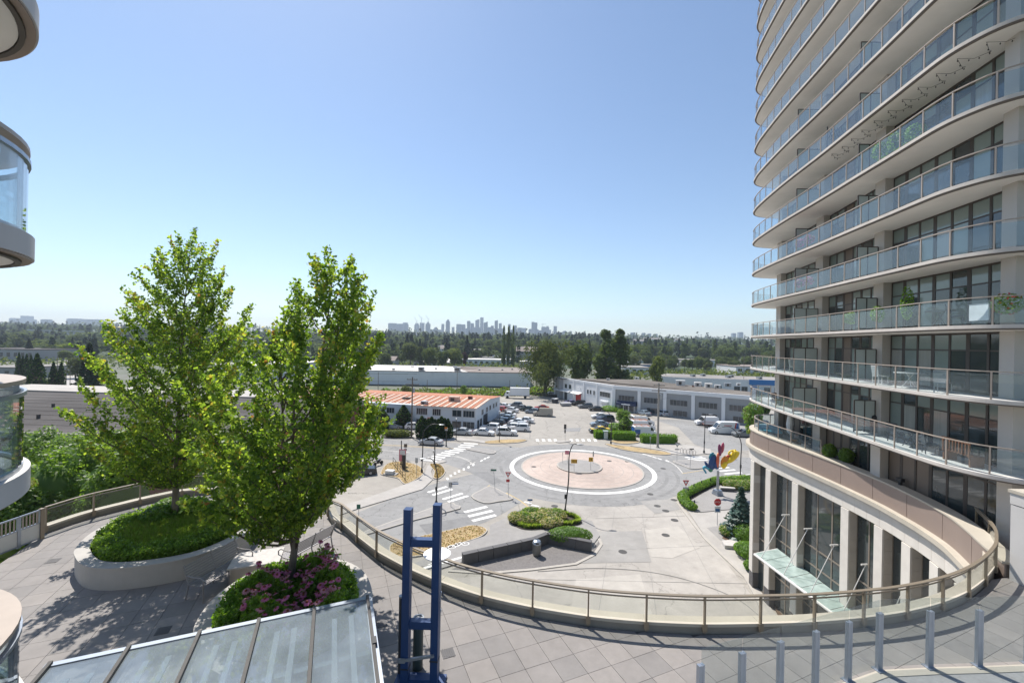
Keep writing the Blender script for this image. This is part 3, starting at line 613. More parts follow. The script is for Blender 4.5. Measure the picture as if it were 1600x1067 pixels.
# ---------------------------------------------------------------- podium
CAP = 13.0
par = spline([(16.6, 13.9), (17.2, 15.0), (18.0, 16.3), (18.75, 17.7), (19.3, 19.3), (19.65, 20.8), (19.92, 22.3), (20.1, 24.5), (20.18, 27), (20.2, 30), (20.25, 33), (20.42, 34.8), (20.85, 36.2), (21.8, 37.5), (23.4, 38.2), (26, 38.5)], 6)
podium = tower
slabp = par + [(36, 39.0), (36, 12)]
mb = MB().prism(offset(par, -0.3) + [(36, 38.6), (36, 14.0), (17.6, 14.0)], 11.9, DECK, 0, 1); mb.build('terrace_slab', ['curb_face', 'deck_paver_b'], tower)
def band(name, m, pts, z0, z1, t, parent=tower): return MB().wall(pts, z0, z1, t).build(name, m, parent)
seg = resample(par, 2.35)
for i in range(len(seg)-1):               # bronze panels with open joints
    pts = resample([seg[i], seg[i+1]], count=1)
    sub = [p for p in resample(par, count=len(par)*2)]
    a, b = Vector(seg[i]), Vector(seg[i+1]); mid = [tuple(a)] + [p for p in sub if (Vector(p)-a).length < (b-a).length and (Vector(p)-b).length < (b-a).length] + [tuple(b)]
    mid[0] = tuple(a.lerp(b, 0.006)); mid[-1] = tuple(a.lerp(b, 0.994))
    band('parapet_panel', 'bronze_panel', mid, 11.78, CAP - 0.06, -0.12)
band('parapet_backing', 'slab_trim', offset(par, -0.05), 11.8, CAP - 0.08, -0.2)
band('parapet_coping', 'cream_stone', offset(par, 0.05), CAP - 0.06, CAP + 0.02, -0.62)
band('cornice', 'cream_stone', offset(par, 0.30), 11.55, 11.78, -0.6)
band('cornice_trim', 'slab_edge', offset(par, 0.2), 11.42, 11.55, -0.5)
# stone fascia blocks
fas = resample(offset(par, 0.04), 0.9)
for i in range(len(fas)-1):
    a, b = Vector(fas[i]), Vector(fas[i+1])
    for z0, z1 in ((10.99, 11.41), (10.54, 10.98)): MB().wall([tuple(a.lerp(b, 0.006)), tuple(a.lerp(b, 0.994))], z0, z1, -0.35 - rng.uniform(0, 0.01)).build('stone_block', 'stone_light', tower)
band('fascia_backing', 'curb_face', offset(par, 0.0), 10.55, 11.4, -0.3)
# stone columns and curtain glazing below
def par_at(b):                             # point of the parapet line seen on bearing b
    return min(par[12:], key=lambda p: abs(p[0]/p[1] - b))
bear = [0.5905, 0.6285, 0.699, 0.8175, 0.899, 0.969, 1.036, 1.10]
cols = [Vector(par_at(b)) for b in bear]
tang = []
for c in cols:
    j = min(range(len(par)), key=lambda i: (Vector(par[i]) - c).length); d = Vector(par[min(j+2, len(par)-1)]) - Vector(par[max(j-2, 0)]); tang.append(d.normalized())
for c, t in zip(cols, tang):
    n_ = Vector((t.y, -t.x)); cw, cd = 0.62, 0.46
    if n_.x < 0: n_ = -n_
    g = MB().prism([tuple(c), tuple(c + t*cw), tuple(c + t*cw + n_*cd), tuple(c + n_*cd)], 0, 10.52); col = g.build('stone_column', 'curb_face', tower)
    z = 1.35; MB().prism([tuple(c - t*0.05 - n_*0.05), tuple(c + t*(cw+.05) - n_*0.05), tuple(c + t*(cw+.05) + n_*cd), tuple(c - t*.05 + n_*cd)], 0, z).build('column_base', 'stone_dark', col)
    while z < 10.4:
        z2 = min(10.51, z + 0.62); j = 0.025
        MB().prism([tuple(c - t*j - n_*j), tuple(c + t*(cw + j) - n_*j), tuple(c + t*(cw+j) + n_*(cd)), tuple(c - t*j + n_*cd)], z + 0.006, z2 - 0.006).build('stone_tile', 'stone_tan' if rng.random() < 0.9 else 'stone_light', col)
        z = z2
    MB().prism([tuple(c - n_*0.09 + t*0.0), tuple(c + t*cw - n_*0.09), tuple(c + t*cw - n_*0.026), tuple(c - n_*0.026)], 1.36, 10.51).build('column_facing', 'stone_light', col)
for i in range(len(cols)-1):
    a = cols[i]; b = cols[i+1] + tang[i+1]*0.62; t = (b - a); L = t.length; t.normalize(); n_ = Vector((t.y, -t.x)); n_ = n_ if n_.x > 0 else -n_
    a = a + n_*0.42; b = b + n_*0.42; m = max(2, round(L/1.15)); fr = MB(); rows = [0.15, 2.6, 3.5, 4.4, 6.6, 9.9]
    rows = [0.1, 2.5, 4.3, 5.4, 6.6, 10.5]
    for j in range(m+1):
        p = a.lerp(b, j/m); fr.box(p.x, p.y, 5.3, 0.10, 0.09, 10.4, math.atan2(t.y, t.x))
    for z in rows: fr.bar((*a, z), (*b, z), 0.10, 0.09)
    w = fr.build('curtain_wall', 'mullion', tower)
    for j in range(m):
        p, q = a.lerp(b, (j+.05)/m), a.lerp(b, (j+.95)/m)
        for z0, z1 in zip(rows, rows[1:]):
            dj = n_*rng.uniform(-0.01, 0.01); MB().bar((*(p + dj), (z0+z1)/2), (*(q - dj), (z0+z1)/2), 0.03, z1-z0-0.1).build('pane', 'pane_dark', w)
MB().prism([tuple(c + Vector((0.95, 0.1))) for c in cols] + [(34, 17), (34, 37.4), (23, 37.2)], 0, 10.5).build('podium_core', 'opaque_brown', tower)
MB().wall(offset(par[-20:], -0.25), 0, 9.95, -0.4).build('end_wall', 'stone_tan', tower)
# the tip's side wall in dark stone
# glass entrance canopy
CNZ = 4.7
cf = [Vector((18.25, 30.8, CNZ)), Vector((19.15, 21.0, CNZ))]; cr = [Vector((20.45, 31.6, CNZ)), Vector((20.6, 21.4, CNZ))]
ent = MB(); ent.tube([cr[0], cf[0] + (cr[0]-cf[0])*0.12, cf[0], cf[1]], 0.09, 8); ent.tube([cr[0], cr[1]], 0.06, 6); entc = ent.build('entrance_canopy', 'white_steel', tower)
NP = 9
for i in range(NP):
    a, b = cf[0].lerp(cf[1], i/NP), cf[0].lerp(cf[1], (i+1)/NP); c, d = cr[0].lerp(cr[1], i/NP), cr[0].lerp(cr[1], (i+1)/NP)
    e = 0.03; pa, pb, pc, pd = a.lerp(b, e), a.lerp(b, 1-e), c.lerp(d, 1-e), c.lerp(d, e)
    g = MB(); up = Vector((0, 0, 0.03)); vs = [p + up*2 for p in (pa, pb, pc, pd)] + [p + up*3 for p in (pa, pb, pc, pd)]
    g.add(vs, [(3,2,1,0),(4,5,6,7),(0,1,5,4),(1,2,6,5),(2,3,7,6),(3,0,4,7)]); g.build('glass_panel', 'mint_glass', entc)
    MB().bar(b, d, 0.09, 0.12).build('bracket', 'white_steel', entc)
for i in range(0, NP, 2):
    a = cf[0].lerp(cf[1], (i+0.6)/NP); c = cr[0].lerp(cr[1], (i+1.0)/NP)
    MB().tube([a, c + Vector((-0.3, -0.1, 3.1))], 0.024, 6).build('tie_rod', 'white_steel', entc); MB().tube([c + Vector((-.5, -.05, 3.1)), c + Vector((0.1, 0, 3.1))], 0.05, 6).build('anchor', 'white_steel', entc)
# railing on the tip of the podium terrace
tipr = [p for p in par if p[1] > 27.2 and p[0] < 25.5]
tipi = resample(offset(tipr, -0.35), 1.5); tr_ = MB()
tp = [(p[0], p[1], 13.95) for p in resample(offset(tipr, -0.35), 0.5)]
for a, b in zip(tp, tp[1:]): tr_.bar(a, b, 0.07, 0.05)
tr0 = tr_.build('terrace_railing', 'rail_tan', tower)
for i, p in enumerate(tipi):
    MB().box(p[0], p[1], 13.45, 0.05, 0.05, 1.0).build('post', 'rail_tan', tr0)
    if i: MB().bar((*tipi[i-1], 13.48), (*p, 13.48), 0.014, 0.84).build('glass_panel', 'balcony_glass', tr0)

# ================================================================ OWN BUILDING: rounded balconies at the left
OC = (-7.46, 3.74); OR_ = 2.07
own = thing('apartment_block', 'nearby apartment block with rounded glass balconies cut by the left edge', 'apartment block', (-8, 1, 0))
MB().prism([(-15, 0.3), (-5.6, 0.3), (-5.6, 1.0), (-15, 1.0)], 0, 40).build('wall', 'tower_wall', own)
for i, rz_ in enumerate((5.14+20, 2.29+20, -0.56+20, -3.5+20)):
    zt_ = rz_ - 1.1; z0 = zt_ - 0.27
    cp = [p for p in circle(*OC, OR_, 112)]
    capsule = [p for p in cp if p[1] >= OC[1] - 0.01]; capsule = sorted(capsule, key=lambda p: math.atan2(p[1]-OC[1], p[0]-OC[0])) + [(OC[0]-OR_, 0.9), (OC[0]+OR_, 0.9)]
    circ = cp
    s = MB().prism(circ, z0, zt_, 0, 1); b = s.build('balcony', ['own_slab', 'balcony_floor'], own)
    MB().prism([(OC[0]-OR_, 0.9), (OC[0]+0.7, 0.9), (OC[0]+0.7, OC[1]-1.9), (OC[0]-OR_, OC[1]-1.9)], z0+0.02, zt_-0.01).build('balcony_neck', 'own_slab', b)
    MB().wall(circle(*OC, OR_ - 0.02, 56), z0 - 0.02, z0 - 0.001, 0.085, 0, True).build('soffit_ring', 'bronze_panel', b)
    MB().wall(circle(*OC, OR_ - 0.11, 64), z0 - 0.05, z0 - 0.001, 0.05, 0, True).build('soffit_trim', 'window_frame', b)
    MB().prism(circle(*OC, OR_ - 0.17, 64), z0 - 0.03, z0 - 0.001).build('soffit_panel', 'soffit', b)
    MB().wall(circle(*OC, OR_ - 0.05, 64), rz_ - 0.05, rz_, 0.24, 0, True).build('handrail', 'rail_tan', b)
    MB().wall(circle(*OC, OR_ - 0.04, 64), rz_ - 0.20, rz_ - 0.15, 0.05, 0, True).build('glass_clamp', 'alu', b)
    MB().wall(circle(*OC, OR_ - 0.06, 64), zt_, zt_ + 0.05, 0.05, 0, True).build('glass_shoe', 'alu', b)
    NG = 10
    for j in range(NG):
        a0 = 2*math.pi*(j+0.35)/NG
        arc = [(OC[0] + (OR_-0.065)*math.cos(a0 + 2*math.pi/NG*(0.006 + 0.988*t/7)), OC[1] + (OR_-0.065)*math.sin(a0 + 2*math.pi/NG*(0.006 + 0.988*t/7))) for t in range(8)]
        MB().wall(arc, zt_ + 0.05, rz_ - 0.19, 0.014).build('glass_panel', 'balcony_glass', b)
        MB().box(OC[0] + (OR_-0.13)*math.cos(a0), OC[1] + (OR_-0.13)*math.sin(a0), (zt_+rz_)/2, 0.05, 0.05, rz_-zt_-0.04, a0).build('post', 'alu', b)
# white table edge visible on the third balcony
# ================================================================ OTHER BUILDINGS
def frame_axes(a, b):                      # local axes of a wall from a to b (b to the right when seen from outside)
    a, b = Vector(a), Vector(b); t = (b-a).normalized(); return a, t, Vector((t.y, -t.x)), (b-a).length
def window_on(wall, parent, s0, s1, z0, z1, n=2, frame='wall_pale', pane='far_glass', rows=1, proud=0.05):
    base = max(0.02, proud - .03)
    a, t, n_, L = wall; p = lambda s, z, d: (a.x + t.x*s + n_.x*d, a.y + t.y*s + n_.y*d, z)
    f = MB()
    for z in (z0, z1): f.bar(p(s0-.05, z, proud/2), p(s1+.05, z, proud/2), proud+.06, 0.12)
    for i in range(n+1): s = lerp(s0, s1, i/n); f.bar(p(s, z0, proud/2), p(s, z1, proud/2), 0.06 if 0 < i < n else 0.10, proud+.06)
    w = f.build('window', frame, parent)
    for i in range(n):
        for r_ in range(rows):
            za, zb_ = lerp(z0, z1, r_/rows), lerp(z0, z1, (r_+1)/rows); g = MB(); g.bar(p(lerp(s0, s1, i/n)+.04, (za+zb_)/2, base), p(lerp(s0, s1, (i+1)/n)-.04, (za+zb_)/2, base), 0.03, zb_-za-.05); g.build('pane', pane, w)
    return w
def on_wall(wall, parent, name, m, s0, s1, z0, z1, d0, d1):
    a, t, n_, L = wall; q = lambda s, d: (a.x + t.x*s + n_.x*d, a.y + t.y*s + n_.y*d)
    return MB().prism([q(s0, d0), q(s1, d0), q(s1, d1), q(s0, d1)], z0, z1).build(name, m, parent)
def rot_axes(p, ang): c, s = math.cos(ang), math.sin(ang); return lambda x, y: (p[0] + x*c - y*s, p[1] + x*s + y*c)
def roof_unit(parent, x, y, z, sx, sy, sz, rz=0.0, m='galv'):
    u = MB().box(x, y, z + sz/2, sx, sy, sz, rz).box(x, y, z+sz+.04, sx*1.06, sy*1.06, .08, rz); o = u.build('roof_unit', m, parent)
    MB().box(x, y - sy/2 - .02, z + sz*.5, sx*.7, .05, sz*.6, 0).build('grille', 'window_frame', o); return o

# --- rust-roofed two-storey building
C0 = G(743, 673.5); ang = R(-12.5); q = rot_axes(C0, ang)
b1 = thing('warehouse_office', 'pale two-storey building with rust-orange ribbed metal roof beside the crowded car lot', 'building', (*C0, 0))
LEN, DEP, HT = 64, 22, 5.1
MB().prism([q(-LEN, 0), q(0, 0), q(0, DEP), q(-LEN, DEP)], 0, HT).build('wall', 'wall_blue_grey', b1)
n_s = 60
for i in range(n_s):
    xa, xb = -16.2 + 16.6 - (i+1)*0.92, 0.4 - i*0.92
    if xb < -LEN: break
    ya = -0.5 if xa > -15.5 else 1.6
    g = MB(); A, B, C2, D2 = q(xa+.03, ya), q(xb-.03, ya), q(xb-.03, DEP/2), q(xa+.03, DEP/2)
    z0, z1 = HT + .02, HT + 0.75
    g.add([(*A, z0), (*B, z0), (*C2, z1), (*D2, z1), (*A, z0+.06), (*B, z0+.06), (*C2, z1+.06), (*D2, z1+.06)], [(3,2,1,0),(4,5,6,7),(0,1,5,4),(1,2,6,5),(2,3,7,6),(3,0,4,7)])
    g.bar((*B, z0+.10), (*C2, z1+.10), 0.09, 0.12)
    g.build('roof_panel', 'roof_rust' if i % 2 else 'roof_rust_pale', b1)
g = MB(); A, B, C2, D2 = q(-LEN, DEP/2), q(0.4, DEP/2), q(0.4, DEP+.4), q(-LEN, DEP+.4)
g.add([(*A, HT+.8), (*B, HT+.8), (*C2, HT+.05), (*D2, HT+.05)], [(0, 1, 2, 3)]); g.build('roof', 'roof_rust', b1)
g = MB(); g.add([(*q(0.05, 0), HT), (*q(0.05, DEP), HT), (*q(0.05, DEP/2), HT+.75)], [(0, 1, 2)]); g.build('gable', 'wall_blue_grey', b1)
wf = frame_axes(q(-LEN, 0), q(0, 0)); sx = lambda d: LEN - d
for s0, s1, n in ((14.4, 11.7, 5), (10.4, 8.4, 4), (5.6, 3.4, 2), (3.0, 0.3, 4)): window_on(wf, b1, sx(s0), sx(s1), 3.0, 4.5, n)
for s0, s1, n in ((14.4, 12.8, 2), (5.6, 3.4, 2), (3.0, 0.3, 3)): window_on(wf, b1, sx(s0), sx(s1), 0.5, 2.0, n)
for s0 in (22, 28, 34, 41): window_on(wf, b1, sx(s0), sx(s0-2), 2.9, 4.2, 3)
sg = on_wall(wf, b1, 'wall_sign', 'white_sign', sx(12.2), sx(9.8), 1.6, 2.7, .02, .12); 
for z, w_ in ((2.3, 1.2), (1.98, 1.5)): on_wall(wf, sg, 'lettering', 'red_print', sx(11.0+w_/2), sx(11.0-w_/2), z, z+.16, .121, .13)
ws = frame_axes(q(0, 0), q(0, DEP))
for s in (4.4, 8.2, 11.2, 14.5, 17.3): window_on(ws, b1, s, s+1.5, 2.9, 4.1, 2, pane='far_glass')
for s in (1.0, 3.2): window_on(ws, b1, s, s+1.6, 0.3, 2.2, 1)
on_wall(ws, b1, 'loading_door', 'alu_dark', 6.0, 9.5, 0.1, 2.6, .02, .08)
roof_unit(b1, *q(-7.4, 6), HT+.45, 2.4, 1.5, 1.1, ang, 'roof_rust_pale'); roof_unit(b1, *q(-13.0, 1.2), HT+.1, 1.4, 1.1, .7, ang, 'galv'); roof_unit(b1, *q(-4.5, 9.5), HT+.6, .9, .9, .7, ang, 'brick'); roof_unit(b1, *q(-20, 6), HT+.4, 1.8, 1, .3, ang, 'roof_dark')

# --- long grey warehouse
Wc = G(829, 604.5); angw = R(1.5); q = rot_axes(Wc, angw)
b2 = thing('warehouse', 'long windowless grey warehouse with half white half brown roof behind the orange roof', 'warehouse', (*Wc, 0)); HT = 6.1
for i in range(16):
    MB().prism([q(-5.6*(i+1)+.02, 0), q(-5.6*i-.02, 0), q(-5.6*i-.02, .2), q(-5.6*(i+1)+.02, .2)], 0, HT).build('wall_panel', 'metal_clad', b2)
MB().prism([q(-90, .15), q(-.2, .15), q(-.2, 46), q(-90, 46)], 0, HT-.1).build('wall', 'metal_clad', b2)
MB().prism([q(-90, -.08), q(0.1, -.08), q(0.1, .35), q(-90, .35)], HT, HT+.25).build('parapet_trim', 'roof_dark', b2)
def slope_roof(pts, name, m, par_):  # list of (x,y,z)
    g = MB(); g.add([(*q(x, y), z) for x, y, z in pts], [tuple(range(len(pts)))]); return g.build(name, m, par_)
slope_roof([(-90, .36, HT), (-28, .36, HT), (-38, 23, HT+1.0), (-90, 23, HT+1.0)], 'roof', 'roof_white', b2); slope_roof([(-90, 23, HT+1.0), (-38, 23, HT+1.0), (-45, 46, HT), (-90, 46, HT)], 'roof', 'roof_white', b2)
slope_roof([(-28, .36, HT), (-.1, .36, HT), (-.1, 40, HT), (-36, 18, HT+1.0), (-38, 23, HT+1)], 'roof', 'roof_brown', b2); slope_roof([(-38, 23, HT+1), (-.1, 40, HT), (-.1, 46, HT), (-45, 46, HT)], 'roof', 'roof_brown', b2)
for x, y, s in ((-50.5, 4, 2.6), (-34, 5, 2.8), (-63, 3, 1.2), (-45, 12, 1.2), (-58, 20, 1.5), (-37, 22, 2), (-24, 10, 1), (-13, 14, 1), (-8, 20, 1)): roof_unit(b2, *q(x, y), HT+.35, s, s*.8, s*.55, angw, 'galv' if s > 1.1 else 'white_steel')

# --- L-shaped grey industrial building
P = [G(867, 620), G(959, 641.5), (62.5, 106.0), (68, 118), (47.5, 152.5), (17.5, 151)]
HT = 7.3; b3 = thing('industrial_building', 'grey two-storey industrial building with white pilasters and a navy entrance awning', 'building', (*P[1], 0))
MB().prism(P, 0, HT).build('wall', 'wall_mid', b3)
pin = offset(ccw(P), 0.4, True)
MB().prism(pin, HT+.002, HT+.12).build('roof', 'roof_tar', b3)
lw = frame_axes(P[0], P[1]); rw = frame_axes(P[1], P[2])
# left wing facing white, bays
for i, (s0, s1) in enumerate(((0, .155), (.155, .37), (.37, .55), (.55, .76), (.76, 1.0))):
    L = lw[3]; on_wall(lw, b3, 'bay_wall', 'wall_white', s0*L+.3, s1*L-.3, .0, HT-.1, 0, .15); on_wall(lw, b3, 'pilaster', 'wall_white', s0*L-.28, s0*L+.28, 0, HT+.3, 0, .32)
on_wall(lw, b3, 'parapet_coping', 'wall_white', -.3, lw[3], HT-.35, HT+.32, -.4, .25)
L = lw[3]
for s, n in ((.03, 1), (.085, 1), (.20, 1), (.28, 1)): window_on(lw, b3, s*L, s*L+1.5, 4.1, 5.6, n, proud=.2)
for s in (.60, .645, .70): window_on(lw, b3, s*L, s*L+.8, 3.6, 5.0, 1, proud=.2)
window_on(lw, b3, .80*L, .95*L, 3.6, 5.2, 4, proud=.2)
for s0, s1 in ((.085, .14), (.41, .50)):
    d_ = on_wall(lw, b3, 'door', 'red_door', s0*L, s1*L, .05, 3.0, .151, .2); on_wall(lw, d_, 'door_panel', 'paint_red', s0*L+.2, s0*L+.35, .3, 2.8, .2, .23)
on_wall(lw, b3, 'door', 'alu_dark', .20*L, .25*L, .05, 2.6, .151, .2)
for s0, s1 in ((.0, .33), (.36, .52)):                        # sloping entrance canopies
    a, t, n_, _ = lw; g = MB(); pp = lambda s, d, z: (a.x+t.x*s*L+n_.x*d, a.y+t.y*s*L+n_.y*d, z)
    g.add([pp(s0, .16, 3.5), pp(s1, .16, 3.5), pp(s1, 1.7, 2.95), pp(s0, 1.7, 2.95), pp(s0, .16, 3.62), pp(s1, .16, 3.62), pp(s1, 1.7, 3.07), pp(s0, 1.7, 3.07)], [(3,2,1,0),(4,5,6,7),(0,1,5,4),(1,2,6,5),(2,3,7,6),(3,0,4,7)]); g.build('canopy', 'wall_white', b3)
on_wall(lw, b3, 'wall_sign', 'white_sign', .41*L, .49*L, 4.2, 5.3, .151, .25); on_wall(lw, b3, 'wall_sign', 'white_sign', .82*L, .93*L, 1.9, 2.4, .151, .8)
# right wing, five bays
L = rw[3]; on_wall(rw, b3, 'parapet_coping', 'wall_white', -.2, L, HT-.75, HT+.3, -.35, .22)
bays_ = [0, .205, .40, .60, .80, 1.0]
for i, s in enumerate(bays_): on_wall(rw, b3, 'pilaster', 'wall_white', s*L-.45, s*L+.45, 0, HT-.76, 0, .34)
for i in range(5):
    s0, s1 = bays_[i]*L, bays_[i+1]*L; w_ = s1-s0; window_on(rw, b3, s0+w_*.18, s0+w_*.80, 3.3, 4.9, 5, frame='wall_grey', pane='far_glass', proud=.08)
    window_on(rw, b3, s0+w_*.3, s0+w_*.8, .4, 2.0, 3, frame='wall_grey', proud=.08)
a, t, n_, _ = rw; s0, s1 = .03*L, .19*L; aw = MB()
pp = lambda s, d, z: (a.x+t.x*s+n_.x*d, a.y+t.y*s+n_.y*d, z)
prof = [(0.02, 3.3), (.7, 3.2), (1.3, 2.75), (1.5, 2.1)]
for (d0, z0), (d1, z1) in zip(prof, prof[1:]): aw.add([pp(s0, d0, z0), pp(s1, d0, z0), pp(s1, d1, z1), pp(s0, d1, z1)], [(0, 3, 2, 1)])
for s in (s0, s1): aw.add([pp(s, .02, 2.1)] + [pp(s, d, z) for d, z in prof], [(0, 1, 2, 3, 4)])
awn = aw.build('awning', 'awning', b3)
on_wall(rw, awn, 'lettering', 'white_sign', .075*L, .145*L, 2.3, 2.6, 1.52, 1.56)
for s in (.045, .09, .13, .175): on_wall(rw, b3, 'awning_post', 'wall_pale', s*L, s*L+.15, 0, 2.1, 1.3, 1.45)
for x, y, s, m_ in ((950, 590.5, 1, 'white_steel'), (995, 589, 1.4, 'white_steel'), (1063, 598.5, 2.6, 'white_steel'), (1090, 600, 2.0, 'roof_white'), (1107, 602, 2, 'roof_white'), (1121, 603, 1.6, 'white_steel'), (1137, 600.5, 1.8, 'galv'), (1154, 599, 1.2, 'white_steel'), (1083, 601, .6, 'brick')):
    p_ = G(x, y+4, HT); roof_unit(b3, *p_, HT+.11, s, s*.8, s*.6, R(-20), m_)

# --- white and blue building at right back
A = G(1041, 590.5, 0); A = (A[0], A[1]); B = (A[0]+12, A[1]-10); q0 = D(1066, 592, 190)
b4 = thing('retail_building', 'long white building with a blue fascia behind the grey industrial building', 'building', (70, 190, 0))
Pz = [(67, 196), (75.5, 190), (135, 176), (140, 200), (80, 214)]
MB().prism(Pz, 0, 5.6).build('wall', 'wall_white', b4); MB().prism(offset(ccw(Pz), .3, True), 5.601, 5.75).build('roof', 'roof_grey', b4)
w4 = frame_axes(Pz[1], Pz[2]); on_wall(w4, b4, 'blue_fascia', 'blue_fascia', 30, 60, 3.6, 5.9, .02, .4); on_wall(w4, b4, 'blue_panel', 'blue_fascia', 31, 33, 0, 3.6, .02, .3)
for s in (8.5, 12, 16.5, 24, 27, 36, 40, 44, 50): window_on(w4, b4, s, s+2.4, .6, 2.6, 2, frame='wall_grey')
for x_, y_ in ((85, 195), (92, 200), (100, 192), (112, 188), (104, 197)): roof_unit(b4, x_, y_, 5.76, 2, 1.5, 1, .2)

# --- low buildings further back; each with its own roof, wall and windows
def low_building(label, px0, px1, pyb, pyt, depth, wall='wall_pale', roof='roof_grey', nwin=6, cat='building', name='low_building', Y=None, gable=False, dy=0.0):
    u0, v0 = uv(px0, pyb); Yd = Y or F_PX*CAM_H/v0; xa = D(px0, pyb, Yd)[0]; xb = D(px1, pyb, Yd)[0]; h = D((px0+px1)/2, pyt, Yd)[2]; zb0 = hill_z((xa+xb)/2, Yd) if Yd > 330 else 0; h = max(zb0+2.5, h)
    t = thing(name, label, cat, ((xa+xb)/2, Yd, zb0)); P_ = [(xa, Yd), (xb, Yd+dy), (xb, Yd+depth+dy), (xa, Yd+depth)]
    MB().prism(P_, zb0-3, h).build('wall', wall, t)
    if gable:
        g = MB(); y0, y1, ym = Yd-.6, Yd+depth+.6, Yd+depth/2; g.add([(xa-.6, y0, h-.1), (xb+.6, y0, h-.1), (xb+.6, ym, h+depth*.22), (xa-.6, ym, h+depth*.22), (xa-.6, y1, h-.1), (xb+.6, y1, h-.1)], [(0, 1, 2, 3), (3, 2, 5, 4)]); g.add([(xa, Yd, h), (xa, Yd+depth, h), (xa, ym, h+depth*.2)], [(0, 2, 1)]); g.add([(xb, Yd, h), (xb, Yd+depth, h), (xb, ym, h+depth*.2)], [(0, 1, 2)]); g.build('roof', roof, t)
    else:
        MB().prism([(xa-.3, Yd-.3), (xb+.3, Yd-.3+dy), (xb+.3, Yd+depth+dy), (xa-.3, Yd+depth)], h+.001, h+.5).build('roof', roof, t)
    w_ = frame_axes(P_[0], P_[1]); L_ = w_[3]
    for i in range(nwin): s = L_*(i+.25)/nwin; window_on(w_, t, s, s+L_/nwin*.5, zb0+(h-zb0)*.35, zb0+(h-zb0)*.75, 1, frame='wall_grey')
    return t
low_building('dark low building with pale fascia left of the willow', 812, 862, 576, 566, 18, 'wall_mid', 'roof_white', 7)
low_building('white flat-roofed building behind the brown warehouse roof', 722, 800, 570, 562.5, 25, 'wall_white', 'roof_white', 9)
low_building('small white pitched shed behind the white warehouse roof', 686, 712, 571, 566, 14, 'wall_grey', 'roof_white', 2, gable=True)
low_building('pale building with a bluish roof behind the white flat-roofed building', 730, 770, 563, 558.5, 20, 'wall_blue_grey', 'roof_white', 6)
low_building('white gabled tent-like hall left of the willow crown', 770, 790, 563, 559.5, 12, 'wall_white', 'roof_white', 1, gable=True)
low_building('white two-storey block at the foot of the poplars', 786, 832, 565, 556, 22, 'wall_white', 'roof_grey', 9)
low_building('long low shed with brown roof right of the maple crowns', 645, 690, 573, 566.5, 20, 'wall_pale', 'roof_brown', 6)
low_building('pale house at the edge of the valley right of the maple crowns', 592, 616, 572, 563, 14, 'wall_pale', 'roof_brown', 3, gable=True)
low_building('grey ribbed shed behind the poplar pair', 975, 1018, 583, 575, 26, 'metal_clad', 'roof_grey', 4)
low_building('low blue-fronted shop behind the grey industrial roof', 990, 1022, 577, 570.5, 18, 'blue_fascia', 'roof_grey', 1)
low_building('white shop building right of the poplar pair', 984, 1010, 573, 563, 18, 'wall_white', 'roof_brown', 4)
low_building('pale long warehouse under the wooded ridge', 1066, 1110, 573, 563, 30, 'wall_pale', 'roof_grey', 5)
low_building('long grey warehouse at the foot of the right woods', 1108, 1180, 573, 564, 26, 'wall_white', 'roof_grey', 9)
low_building('pale warehouse beyond the parking lane', 1150, 1250, 584, 574, 30, 'metal_clad', 'roof_brown', 8)
# left side
mbt = G(0, 706); b5 = thing('brick_warehouse', 'brick warehouse with a broad dark flat roof beyond the terrace trees', 'warehouse', (-60, 60, 0))
Pb = [(-120, 51), (-33, 47), (-27, 79), (-120, 86)]; HB = 8.2
MB().prism(Pb, 0, HB).build('wall', 'brick', b5); MB().prism(offset(ccw(Pb), .35, True), HB+.002, HB+.1).build('roof', 'roof_dark', b5)
MB().wall(offset(ccw(Pb), -.05, True), HB-.3, HB+.35, .36, 0, True).build('parapet_coping', 'roof_grey', b5)
for i in range(9): MB().box(-75+i*.4, 54+i*3.1, HB+.13, 70, .05, .03, R(-2.5)).build('roof_seam', 'roof_tar', b5)
for x, y in ((95, 651), (113, 650), (60, 655), (150, 668), (83, 637)): roof_unit(b5, *G(x, y, HB), HB+.1, .28, .28, .5, 0, 'roof_dark')
wb = frame_axes(Pb[0], Pb[1])
for i in range(8): window_on(wb, b5, 20+i*8, 23+i*8, 3, 5, 3)
b6 = thing('flat_roofed_building', 'low building with a pale flat roof beyond the brick warehouse', 'building', (-90, 92, 0))
Pc = [(-130, 92), (-58, 88), (-55, 108), (-130, 113)]
MB().prism(Pc, 0, 6.2).build('wall', 'wall_pale', b6); MB().prism(offset(ccw(Pc), .3, True), 6.201, 6.3).build('roof', 'concrete_patch_light', b6)
for x, y in ((97, 622), (84, 625)): roof_unit(b6, *G(x, y, 6.3), 6.3, 1.2, 1, 1, 0, 'white_steel')
wc_ = frame_axes(Pc[0], Pc[1])
for i in range(6): window_on(wc_, b6, 8+i*10, 12+i*10, 2, 4, 3)
low_building('dark grey warehouse at the far left edge beyond the cypress row', -60, 52, 562, 546, 40, 'wall_mid', 'roof_dark', 10)
low_building('low grey building behind the balcony at the left edge', -40, 32, 590, 575, 22, 'wall_grey', 'roof_grey', 5)
low_building('pale strip building right of the receding avenue', 57, 96, 551, 540, 24, 'wall_pale', 'roof_white', 6)
low_building('brown low block beside the receding avenue', 95, 128, 551, 541, 24, 'brick', 'roof_brown', 4)
low_building('white-roofed depot half hidden by the left maple', 330, 420, 592, 572, 30, 'wall_white', 'roof_white', 6)
low_building('long pale depot glimpsed between the two maples', 395, 470, 580, 568, 30, 'wall_pale', 'roof_white', 6)
